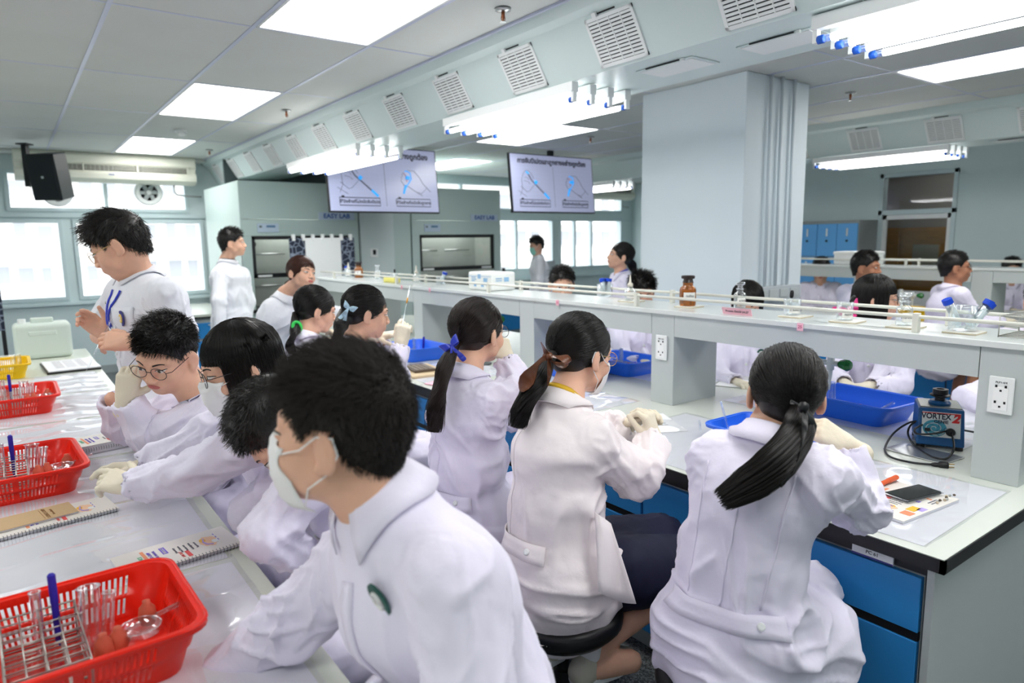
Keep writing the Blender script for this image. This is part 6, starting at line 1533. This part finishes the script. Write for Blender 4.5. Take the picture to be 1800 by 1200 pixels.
# ------------------------------------------------------------------ lab taps with green handles
TAPG = mat('tap_green', (18, 110, 50), .25); TAPW = mat('tap_white', (215, 222, 222), .35)
def labtap(x, y, label, s=1):
    t = thing('lab_tap', label, 'tap', (x, y, HZ)); t.scale = (s, s, s)
    obj('column', MB().lathe([(.028, 0), (.028, .01), (.017, .018), (.017, .3)], 16), TAPW, t, smooth=True, auto=True)
    obj('arm', MB().tube([(0, 0, .25), (0, -.14, .25)], .012, 10), TAPW, t, smooth=True)
    obj('valve_body', MB().lathe([(.016, -.03), (.016, .02), (.012, .03)], 14, Matrix.Translation((0, -.105, .25))), TAPW, t, smooth=True)
    obj('nozzle', MB().lathe([(.003, -.12), (.005, -.1), (.0065, -.085), (.006, -.08), (.009, -.06), (.011, -.035), (.012, -.03)], 12, Matrix.Translation((0, -.105, .25))), TAPW, t, smooth=True, auto=True)
    M = Matrix.Translation((0, -.125, .25)) @ Matrix.Rotation(PI/2, 4, 'X')
    obj('handle', MB().lathe([(.01, .015), (.017, .022), (.027, .05), (.027, .056), (.018, .07), (0, .072)], 8, M), TAPG, t)
labtap(2.87, 1.66, 'white lab tap with a green knob above the big blue basket'); labtap(2.78, 4.1, 'lab tap with a green knob seen left of the blue-ribboned girl\'s head'); labtap(6.75, 4.3, 'far lab tap with a dark green knob by the yellow basket'); labtap(6.72, 3.0, 'far lab tap beside the man with glasses')
t = thing('drain_board', 'dark oval drain plate on the worktop beside the far tap', 'drain cover', (2.45, 3.75, HZ)); obj('plate', MB().lathe([(0, 0), (.13, 0), (.135, .006), (.12, .012), (0, .01)], 28, Matrix.Diagonal((.6, 1, 1, 1))), mat('drain_grey', (95, 100, 100), .5), t, smooth=True)

# ------------------------------------------------------------------ vortex mixer
VB = mat('mixer_blue', (20, 84, 140), .35, noise=(60, .08, 3)); VGR = mat('mixer_top', (150, 154, 150), .35, .5); VW = mat('mixer_face', (222, 226, 226), .4); VR = mat('mixer_red', (205, 40, 45), .4); VT = mat('mixer_teal', (70, 160, 185), .4); VN = mat('mixer_navy', (30, 40, 60), .4)
t = thing('vortex_mixer', 'blue vortex mixer with swirl face plate and black cup on top', 'vortex mixer', (2.845, 1.10, HZ), math.radians(-62)); t.scale = (1.2, 1.2, 1.2)
bd = MB(); w, d = .065, .085     # front faces local -Y
vs = [(-w, -d, .012), (w, -d, .012), (w, d, .012), (-w, d, .012), (-w*.95, -d*.66, .125), (w*.95, -d*.66, .125), (w*.95, d, .125), (-w*.95, d, .125)]
bd.add(vs, [(0, 3, 2, 1), (4, 5, 6, 7), (0, 1, 5, 4), (1, 2, 6, 5), (2, 3, 7, 6), (3, 0, 4, 7)]); obj('body', bd, VB, t, bevel=.005, seg=3)
obj('top_plate', MB().box((-w*.86, -d*.55, .125), (w*.86, d*.9, .128)), VGR, t)
for sx in (-1, 1):
    for sy in (-1, 1): obj('foot', MB().lathe([(.012, 0), (.012, .014)], 12, Matrix.Translation((sx*w*.8, sy*d*.8, 0))), BLACK, t)
FM = frameM((0, -d*.835-.0022, .0685), (1, 0, 0), (0, d*.34, .113))
fp = obj('face_plate', MB().box((-.052, -.03, 0), (.052, .048, .001), FM), VW, t)
obj('red_stripe', MB().box((-.052, .043, .001), (.052, .046, .0014), FM), VR, fp)
text('lettering', 'VORTEX', .024, VN, FM @ Matrix.Translation((-.014, .034, .0012)), fp, bold=.0008, sx=.86); text('lettering', 'GENIE', .014, VN, FM @ Matrix.Translation((.0, .018, .0016)), fp, bold=.0004); text('lettering', '2', .036, VR, FM @ Matrix.Translation((.038, .03, .0014)), fp, bold=.002, shear=.3)
obj('swirl_disc', MB().lathe([(0, .0015), (.031, .0015), (.031, .001)], 26, FM @ Matrix.Translation((-.017, -.003, 0)) @ Matrix.Diagonal((1.05, .85, 1, 1))), VT, fp)
sp = [FM @ Vector((-.017+(.003+.0022*k*.42)*math.cos(k*.42), -.003+(.003+.0022*k*.42)*.8*math.sin(k*.42), .002)) for k in range(31)]
obj('swirl_line', MB().tube(sp, .0011, 4), VW, fp)
for k in range(5): a = k*1.25; obj('swirl_line', MB().tube([FM @ Vector((-.017+r*math.cos(a+r*50), -.003+r*.82*math.sin(a+r*50), .0021)) for r in [.008+.003*q for q in range(8)]], .0012, 4), mat('mixer_teal_dark', (35, 105, 140), .4), fp)
obj('speed_knob', MB().lathe([(.013, .0), (.012, .012), (.01, .014), (0, .014)], 18, FM @ Matrix.Translation((.026, -.012, 0))), BLACK, t, smooth=True, auto=True); obj('rocker_switch', MB().box((-.044, -.014, 0), (-.03, -.004, .006), FM), BLACK, t)
obj('collar_ring', MB().lathe([(.03, .127), (.032, .135), (.026, .142), (0, .142)], 24), VB, t, smooth=True, auto=True)
obj('cup', MB().lathe([(.014, .14), (.014, .15), (.028, .156), (.03, .16), (.022, .163), (.022, .178), (.012, .178), (.01, .165), (0, .165)], 24), RUBBER, t, smooth=True, auto=True)
def curve_pts(ps, n=8):
    ps = [Vector(p) for p in ps]; out = []
    for i in range(len(ps)-1):
        p0, p1, p2, p3 = ps[max(i-1, 0)], ps[i], ps[i+1], ps[min(i+2, len(ps)-1)]
        for k in range(n):
            u = k/n; out.append(.5*((2*p1)+(p2-p0)*u+(2*p0-5*p1+4*p2-p3)*u*u+(3*p1-p0-3*p2+p3)*u**3))
    return out+[ps[-1]]
def bz(u, v, z): p = atz(u, v, z); return (p.x, p.y, p.z)
t2 = thing('black_cable', 'black power cord with plug looping in front of the vortex mixer', 'cord', (0, 0, 0))
cp = curve_pts([bz(1716, 760, .85), bz(1680, 755, .87), bz(1640, 762, .87), bz(1612, 762, .868), bz(1610, 752, .885), bz(1640, 742, .885), bz(1668, 755, .875), bz(1677, 785, .845), bz(1665, 805, .81), bz(1640, 803, .806), bz(1610, 785, .806), bz(1596, 762, .83), bz(1604, 744, .87), bz(1626, 740, .89), bz(1600, 742, .88), bz(1572, 760, .84), bz(1556, 786, .806), bz(1564, 802, .805), bz(1600, 812, .805), bz(1637, 816, .807)])
cp = [Vector((p.x, p.y, max(p.z, .8045))) for p in cp]
obj('cable', MB().tube(cp, .0038, 8), RUBBER, t2, smooth=True)
pa, pb = Vector(bz(1637, 816, .807)), Vector(bz(1668, 818, .808)); dv = (pb-pa).normalized()
obj('plug', MB().lathe([(.005, 0), (.008, .012), (.008, .02), (.013, .026), (.015, .045), (.014, .05), (0, .05)], 14, frameM(pa, dv.orthogonal(), dv.cross(dv.orthogonal()))), BLACK, t2, smooth=True)
for s in (-1, 1): o_ = Vector((0, 0, .005*s)); obj('prong', MB().tube([pa+dv*.048+o_, pa+dv*.07+o_], .002, 6), mat('brass', (190, 160, 100), .3, .9), t2, smooth=True)
t = thing('steel_tray', 'thin steel plate lying under the vortex mixer and its cord', 'tray', (2.66, 1.08, HZ+.0015), -.1); obj('plate', MB().box((-.07, -.12, 0), (.07, .1, .003)), STEEL, t, bevel=.001)

# ------------------------------------------------------------------ phone, orange pen, notebooks
def notebook(c, rz, label, w=.15, l=.21, thick=.008, z=.803, style=0, coil=True):
    t = thing('spiral_notebook', label, 'notebook', (c[0], c[1], z), rz)
    obj('pages', MB().box((-w/2+.004, -l/2, 0), (w/2, l/2, thick-.001)), PAPER, t)
    cv = obj('cover', MB().box((-w/2, -l/2-.001, thick-.001), (w/2+.001, l/2+.001, thick)), mat('cover_cream', (232, 228, 222), .4) if style != 1 else mat('kraft', (196, 168, 128), .7), t)
    z1 = thick+.0006
    def P(x0, y0, x1, y1, m, nm='print_block', zz=0): obj(nm, MB().box((x0, y0, thick), (x1, y1, z1+zz)), m, cv)
    if style == 0:
        I = {k: mat('print_'+k, v, .5) for k, v in dict(orange=(235, 150, 110), peach=(240, 200, 165), purple=(120, 100, 205), lil=(185, 165, 230), red=(222, 80, 80), green=(110, 190, 150), grey=(110, 110, 120), yellow=(240, 190, 60), brown=(150, 110, 70)).items()}
        # text reads along +x from the coil side; the illustration is at the right end (+y)
        Mt = lambda x, y: frameM((x, y, z1), (1, 0, 0), (0, 1, 0))
        for k in range(5): text('lettering', ['Experiment', 'Carbohydrate', 'Protein test', 'Food Science', 'Laboratory'][k], .0085, I['grey'], frameM((.0, -(.045-.013*k), z1), (1, 0, 0), (0, 1, 0)), cv)
        P(-.0, .022, .045, .035, I['purple']); text('lettering', 'BIOLOGY', .009, WHITE, frameM((.022, .029, z1+.0004), (1, 0, 0), (0, 1, 0)), cv)
        P(-.06, -.02, -.02, -.01, I['red']); text('lettering', 'LAB DAY', .01, I['red'], frameM((-.035, -.0, z1), (1, 0, 0), (0, 1, 0)), cv)
        text('lettering', 'SCIENCE', .013, I['green'], frameM((.0, .085, z1), (1, 0, 0), (0, 1, 0)), cv, bold=.0003); text('lettering', 'PRE-MED CAMP', .011, I['purple'], frameM((.0, .062, z1), (1, 0, 0), (0, 1, 0)), cv); text('lettering', 'STUDENT MANUAL', .009, I['purple'], frameM((.0, .05, z1), (1, 0, 0), (0, 1, 0)), cv)
        P(-.05, .07, .055, .078, I['orange'])
        ob = [(.034*math.cos(a*PI/10)*(1+.12*math.sin(a*1.9)), -.078+.022*math.sin(a*PI/10)*(1+.1*math.cos(a*2.3))) for a in range(20)]
        obj('illustration', MB().prism(ob, thick, z1), I['peach'], cv); obj('illustration', MB().prism([(.012+.013*math.cos(a), -.066+.008*math.sin(a)) for a in [k*PI/5 for k in range(10)]], thick, z1+.0003), I['yellow'], cv)
        obj('illustration', MB().tube([(.02, -.07, z1), (.0, -.064, z1), (-.02, -.068, z1), (-.028, -.082, z1)], .0028, 4), I['lil'], cv); obj('illustration', MB().prism([(-.01+.012*math.cos(a), -.092+.009*math.sin(a)) for a in [k*PI/4 for k in range(8)]], thick, z1+.0004), WHITE, cv)
        for k in range(3): P(.03-.02*k, -.103, .04-.02*k, -.101, I['purple'])
    elif style == 1:
        text('lettering', 'SCIENCE CAMP', .013, mat('print_brown', (120, 95, 70), .6), frameM((.0, -.05, z1), (1, 0, 0), (0, 1, 0)), cv); text('lettering', 'Lab workbook', .009, mat('print_brown', (120, 95, 70), .6), frameM((.0, -.066, z1), (1, 0, 0), (0, 1, 0)), cv)
        P(-.045, -.04, .04, -.0385, mat('print_brown', (120, 95, 70), .6))
    if coil:
        c_ = MB(); n = int(l/.0085)
        for k in range(n):
            y = -l/2+.006+(l-.012)*k/(n-1); c_.tube([(-w/2+.004+.0065*math.cos(a), y, thick/2+.0068*math.sin(a)) for a in [q*PI/4 for q in range(8)]], .0008, 4, closed=True)
        o = obj('spiral_coil', c_, mat('coil_metal', (90, 92, 100), .35, .7), t, smooth=True); o['kind'] = 'stuff'
    return t
# local -x is the coil side, +y the illustration end
def place(p1, p2, **k): pass
notebook((.285, 1.88), math.radians(96), 'spiral notebook with colourful science cover near the table edge by the blurred boy', .15, .28, .009, .8035) .rotation_euler = (0, 0, math.radians(97))
notebook((.04, 2.36), 0, 'spiral notebook with an open-air print cover under the brown booklet', .15, .3, .009, .8035).rotation_euler = (0, 0, math.radians(99))
notebook((-.03, 2.37), 0, 'brown kraft booklet lying across the spiral notebook', .11, .24, .006, .8135, style=1, coil=False).rotation_euler = (0, 0, math.radians(100))
notebook((.25, 3.12), 0, 'thick spiral notebook stack under plastic beside the boy\'s elbow', .16, .28, .035, .8035).rotation_euler = (0, 0, math.radians(100))
nb = notebook((2.10, .90), 0, 'notebook with colourful cover under the phone on the right', .19, .3, .008, .8035); nb.rotation_euler = (0, 0, math.radians(-95))
cv_ = [c for c in nb.children if c.name.startswith('cover')][0]
for (x0, y0, x1, y1, c) in ((.05, -.06, .075, -.02, (240, 190, 60)), (.055, -.1, .085, -.07, (235, 150, 110)), (.07, -.04, .088, -.01, (185, 165, 230)), (-.09, -.05, -.082, .05, (110, 190, 150)), (-.075, -.06, -.066, .06, (235, 150, 110)), (-.06, -.07, -.056, .03, (110, 110, 120)), (.06, .04, .064, .09, (110, 110, 120)), (.07, .04, .074, .08, (110, 110, 120))):
    obj('print_block', MB().box((x0, y0, .008), (x1, y1, .0088)), mat('print_%d%d%d' % c, c, .5), cv_)
t = thing('smartphone', 'black smartphone in a clear case lying on the colourful notebook', 'phone', (2.165, .89, .8135), math.radians(-12))
obj('case', MB().box((-.083, -.042, 0), (.083, .042, .009)), PLASTIC, t, bevel=.007, seg=3); obj('frame', MB().box((-.078, -.038, .001), (.078, .038, .0095)), mat('phone_frame', (60, 62, 66), .3, .6), t, bevel=.006, seg=3); obj('screen', MB().box((-.076, -.036, .0095), (.076, .036, .0102)), mat('phone_glass', (16, 18, 20), .06), t, bevel=.0003)
CH = mat('charm_beige', (200, 185, 160), .6)
t2 = thing('phone_charm', 'small beaded phone charm beside the phone', 'charm', (2.2, .82, .812))
for k in range(9): obj('bead', MB().lathe([(0, -.004), (.004, -.002), (.0045, .001), (0, .004)], 8, Matrix.Translation((.013*k-.05, .006*math.sin(k*1.3)-.004, .004))), [CH, STEEL, mat('bead_dark', (90, 75, 60), .5)][k % 3], t2, smooth=True)
pen(tuple(atz(1536, 856, .818)), tuple(atz(1577, 838, .822)), .0075, mat('pen_orange', (235, 105, 60), .35), 'orange marker pen lying on the notebook by her elbow', name='marker_pen')
t = thing('calculator', 'brown and silver calculator on a board beside the long ponytail', 'calculator', (2.0, 3.72, .818), math.radians(-8)); obj('body', MB().box((-.07, -.12, 0), (.07, .12, .014)), mat('calc_brown', (92, 78, 66), .4), t, bevel=.004)
for i in range(4):
    for j in range(6): obj('key', MB().box((-.06+.03*i, -.11+.03*j, .014), (-.038+.03*i, -.09+.03*j, .018)), mat('calc_key', (150, 140, 128), .5), t)
t = thing('wooden_board', 'pale wooden board under the calculator', 'board', (2.0, 3.7, .8025), math.radians(-8)); obj('board', MB().box((-.12, -.19, 0), (.12, .19, .014)), mat('pale_wood', (218, 196, 160), .6, noise=(5, .15, 4, (1, 8, 1))), t, bevel=.002)
t = thing('pink_folder', 'pink paper folder lying near the table edge behind the ponytail', 'folder', (1.97, 3.25, .803), .3); obj('folder', MB().box((-.1, -.14, 0), (.1, .14, .005)), PINK, t, bevel=.002)
# loose paper and clipboard
t = thing('clipboard', 'black-edged clipboard with white paper at the far end of the left table', 'clipboard', (.27, 5.4, .801), .05); obj('board', MB().box((-.15, -.24, 0), (.15, .24, .012)), BLACK, t, bevel=.004); obj('paper', MB().box((-.14, -.23, .012), (.15, .235, .02)), PAPER, t, bevel=.002)
for k in range(7): text('lettering', 'Name  ______  result', .02, INK, frameM((0, .18-.05*k, .0206), (1, 0, 0), (0, 1, 0)), t)
def paper(c, rz, label, w=.21, l=.297, z=.803, lines=True):
    t = thing('loose_paper', label, 'paper', (c[0], c[1], z), rz); obj('sheet', MB().box((-w/2, -l/2, 0), (w/2, l/2, .0012)), mat('bright_paper', (246, 246, 248), .6), t)
    if lines:
        for k in range(6): text('lettering', 'observation of reagent and result', .0085, INK, frameM((0, l*.36-.03*k, .0016), (1, 0, 0), (0, 1, 0)), t)
paper((2.2, 1.98), -.5, 'white sheet lying under the clasped gloved hands'); paper((2.35, 1.58), -1.2, 'white sheet by the shallow blue basket', lines=False); paper((3.2, 2.2), .4, 'white sheet under the gloves beyond the shelf', lines=False); paper((2.45, 4.6), .4, 'white sheet propped behind the blue basket with the marker'); paper((-.15, 5.85), .1, 'white papers at the far end of the left table')
t = thing('jerry_can', 'translucent white plastic jerry can with handle at the end of the left table', 'plastic container', (.14, 6.05, .801)); CAN = mat('can_plastic', (222, 235, 226), .45, trans=.15)
obj('body', MB().box((-.16, -.11, 0), (.19, .11, .255)), CAN, t, bevel=.03, seg=4)
obj('handle', MB().box((-.05, -.025, .25), (.09, .025, .29)), CAN, t, bevel=.01, seg=3); obj('grip_recess', MB().box((-.07, -.116, .17), (.1, -.108, .2)), CAN, t, bevel=.006); obj('cap', MB().lathe([(.025, .25), (.025, .285), (0, .286)], 16, Matrix.Translation((-.1, 0, 0))), WHITE, t, smooth=True, auto=True)
t = thing('side_equipment', 'dark mixer stand with cable behind the standing teacher', 'stand', (.98, 7.2, 0)); obj('column', MB().tube([(0, 0, 0), (0, 0, 1.15)], .02, 10), DARKF, t, smooth=True); obj('head', MB().box((-.12, -.06, .98), (.12, .06, 1.04)), LAM, t, bevel=.006); obj('cable', MB().tube(curve_pts([(-.05, 0, 1.3), (-.12, 0, 1.15), (-.2, .02, 1.0), (-.22, .02, .6), (-.2, 0, .1)]), .006, 6), BLACK, t, smooth=True); obj('base', MB().box((-.2, -.2, 0), (.2, .2, .04)), DARKF, t, bevel=.006)

# ------------------------------------------------------------------ cabinets along the walls
def counter(x0, x1, y0, y1, h, label, faces='-y', n=2, m=BLUE, rows=2):
    t = thing('base_cabinet', label, 'cabinet', (x0, y0, 0)); w, d = x1-x0, y1-y0
    obj('carcass', MB().box((.01, .02, .0), (w-.01, d, h-.04)), LAMD, t); obj('worktop', MB().box((-.01, -.01, h-.03), (w+.01, d, h)), TOP, t, bevel=.002); obj('edge_band', MB().box((-.012, -.013, h-.045), (w+.012, .0, h-.028)).box((-.013, 0, h-.045), (-.009, d, h-.028)), EDGE, t)
    for k in range(n):
        for r in range(rows):
            z1 = h-.1-r*(h-.2)/rows; z0 = z1-(h-.2)/rows+.03; a, b = w*k/n+.012, w*(k+1)/n-.012
            o = obj('drawer', MB().box((a, 0, z0), (b, .02, z1)), m, t, bevel=.002); obj('handle', MB().box(((a+b)/2-.06, -.02, z1-.03), ((a+b)/2+.06, 0, z1-.018)), STEEL, o, bevel=.003)
        o = obj('drawer', MB().box((0-.008, (d)*k/n+.02, .1), (.008, d*(k+1)/n-.01, h-.12)), m, t, bevel=.002)
counter(1.55, 2.12, 8.3, 9.9, .82, 'low cabinet with blue drawers left of the first fume hood', n=1, rows=3)
counter(5.8, 8.0, 9.1, 9.95, .85, 'pale counter with blue doors under the far right windows', n=4)
counter(8.1, 9.1, 7.3, 8.2, .85, 'blue cabinet beside the pillar in the far corner', n=2)
t = thing('green_tub', 'bright green plastic tub on the far counter', 'tub', (6.9, 8.6, .86)); t.location = (6.65, 9.3, .852); obj('tub', MB().lathe([(0, 0), (.14, 0), (.19, .16), (.2, .165), (.185, .165), (.135, .01), (0, .01)], 24), mat('green_plastic', (110, 240, 130), .4), t, smooth=True); obj('bottle_top', MB().lathe([(.05, .1), (.05, .24), (.03, .26), (.03, .3), (0, .3)], 14), BLACK, t, smooth=True)
t = thing('document_tray', 'brown wooden tray box standing on the far counter left of the man', 'box', (6.0, 9.3, .852)); obj('box', MB().box((-.3, -.12, 0), (.3, .12, .2)), mat('brown_wood', (80, 62, 50), .6), t, bevel=.005); obj('lid', MB().box((-.32, -.14, .2), (.32, .14, .23)), mat('brown_wood', (80, 62, 50), .6), t, bevel=.005)
t = thing('monitor', 'flat grey monitor on the sill of the far windows', 'monitor', (8.0, 9.75, 0)); t.location = (7.75, 9.6, .852); obj('screen', MB().box((-.27, 0, .1), (.27, .03, .38)), mat('monitor_grey', (175, 182, 190), .4), t, bevel=.004); obj('foot', MB().box((-.1, -.06, 0), (.1, .08, .02)).box((-.02, 0, 0), (.02, .02, .12)), LAMD, t)
# lockers
t = thing('locker_bank', 'bank of sky-blue lockers with silver handles on the right wall', 'lockers', (8.7, 4.44, 0)); LW = .8
obj('carcass', MB().box((.0, -.005, 0), (.46, LW+.9, 1.8)), mat('locker_grey', (150, 156, 156), .5), t, bevel=.004)
for c in range(6):
    for r in range(4):
        y0 = c*.27+.01; z0 = .05+r*.43; d_ = obj('locker_door', MB().box((-.018, y0, z0), (0, y0+.262, z0+.42)), BLUEL, t, bevel=.003)
        obj('handle', MB().box((-.03, y0+.12, z0+.26), (-.018, y0+.14, z0+.36)), WHITE, d_, bevel=.003); obj('lock', MB().lathe([(0, 0), (.014, 0), (.014, .01), (0, .01)], 10, Matrix.Translation((-.019, y0+.13, z0+.2)) @ Matrix.Rotation(-PI/2, 4, 'Y')), BLACK, d_)
# door with glass to the next room
wz = [1.27-1.2, 2.38]
t = thing('door_1', None, None); t['kind'] = 'structure'
f = MB()
for y in (wy0, wy1-.05): f.box((X1-.02, y, .07), (X1+.1, y+.05, 2.38))
f.box((X1-.02, wy0, 2.33), (X1+.1, wy1, 2.38)); f.box((X1-.02, wy0, 1.86), (X1+.1, wy1, 1.92)); f.box((X1-.02, wy0, .07), (X1+.1, wy1, .17))
obj('frame', f, FRAME, t, bevel=.003); obj('pane', MB().box((X1+.03, wy0+.05, .17), (X1+.036, wy1-.05, 1.86)), PANE, t); obj('pane', MB().box((X1+.03, wy0+.05, 1.92), (X1+.036, wy1-.05, 2.33)), PANE, t)
obj('leaf_frame', MB().box((X1+.01, wy0+.05, .17), (X1+.05, wy0+.1, 1.86)).box((X1+.01, wy1-.1, .17), (X1+.05, wy1-.05, 1.86)).box((X1+.01, wy0+.05, 1.8), (X1+.05, wy1-.05, 1.86)).box((X1+.01, wy0+.05, .17), (X1+.05, wy1-.05, .9)), WHITE, t, bevel=.003)
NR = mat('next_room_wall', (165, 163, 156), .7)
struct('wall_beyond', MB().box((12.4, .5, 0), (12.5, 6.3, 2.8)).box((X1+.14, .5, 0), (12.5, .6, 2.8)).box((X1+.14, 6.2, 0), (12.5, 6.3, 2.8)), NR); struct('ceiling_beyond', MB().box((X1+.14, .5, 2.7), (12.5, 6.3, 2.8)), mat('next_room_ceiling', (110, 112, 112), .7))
t = thing('wooden_cupboard', 'yellow-brown wooden cupboards with glass doors in the room behind the door', 'cupboard', (11.7, 3.2, 0)); obj('carcass', MB().box((0, 0, 0), (.6, 2.8, 1.72)), WOOD, t)
for k in range(4): d_ = obj('door', MB().box((-.02, .03+k*.69, .05), (0, .68+k*.69, 1.68)), WOOD, t, bevel=.003); obj('poster', MB().box((-.024, .12+k*.69, 1.0), (-.02, .5+k*.69, 1.45)), mat('pinned_paper', (150, 150, 130), .7), d_) if k in (1, 2) else None
t = thing('turquoise_curtain', 'turquoise panel at the edge of the cupboards in the next room', 'panel', (11.6, 2.95, 0)); obj('panel', MB().box((0, 0, 0), (.03, .28, 1.75)), mat('turquoise', (60, 165, 175), .6), t)
for k, (y, z) in enumerate(((3.2, 2.6), (4.3, 2.6))):
    t = thing('strip_light', 'strip light in the dim next room, %s' % ['right one', 'left one'][k], 'strip light', (10.4+k*.9, y, 2.62)); obj('housing', MB().box((-.04, -.6, 0), (.04, .6, .06)), WHITE, t); obj('tube', MB().tube([(0, -.57, -.015), (0, .57, -.015)], .014, 8), mat('dim_tube', (255, 255, 255), .4, emit=(1, 1, 1), estr=14), t)
# ------------------------------------------------------------------ buildings outside
FAC = mat('facade_white', (226, 226, 222), .8, noise=(.3, .05, 3)); FWIN = mat('facade_window', (150, 155, 162), .3); SLB = mat('facade_slab', (235, 235, 232), .8); AWN = mat('awning', (200, 150, 90), .8)
def block(x0, x1, y, z0, nf, nb, label, fh=3.0, hh=1.3, seed=1):
    t = thing('apartment_block', label, 'building', (x0, y, z0)); w = x1-x0; rr = random.Random(seed)
    obj('wall', MB().box((0, .3, 0), (w, 6, nf*fh)), FAC, t); wm = None
    for k in range(nf):
        obj('floor_slab', MB().box((-.3, -.8, k*fh-.1), (w+.3, .35, k*fh+.9)), SLB, t)
        for q in range(nb):
            a = w*(q+.15)/nb; b = w*(q+.85)/nb
            if wm is None: me = MB().box((0, 0, 0), (b-a, .12, hh)); wm = mesh_of('window', me.v, me.f); wm.materials.append(FWIN)
            o = obj('window', wm, None, t, loc=(a, .2, k*fh+1.15)); o.scale = (rr.uniform(.5, 1), 1, rr.uniform(.7, 1))
block(-24, 22, 58, -8, 7, 34, 'white apartment block with bands of windows seen through the left windows', seed=3); block(26, 62, 46, -9, 7, 22, 'white block of flats seen through the far right windows', seed=5)
gnd = struct('ground', MB().box((-40, 10.3, -9.2), (60, 70, -9)), mat('street', (150, 150, 148), .9))
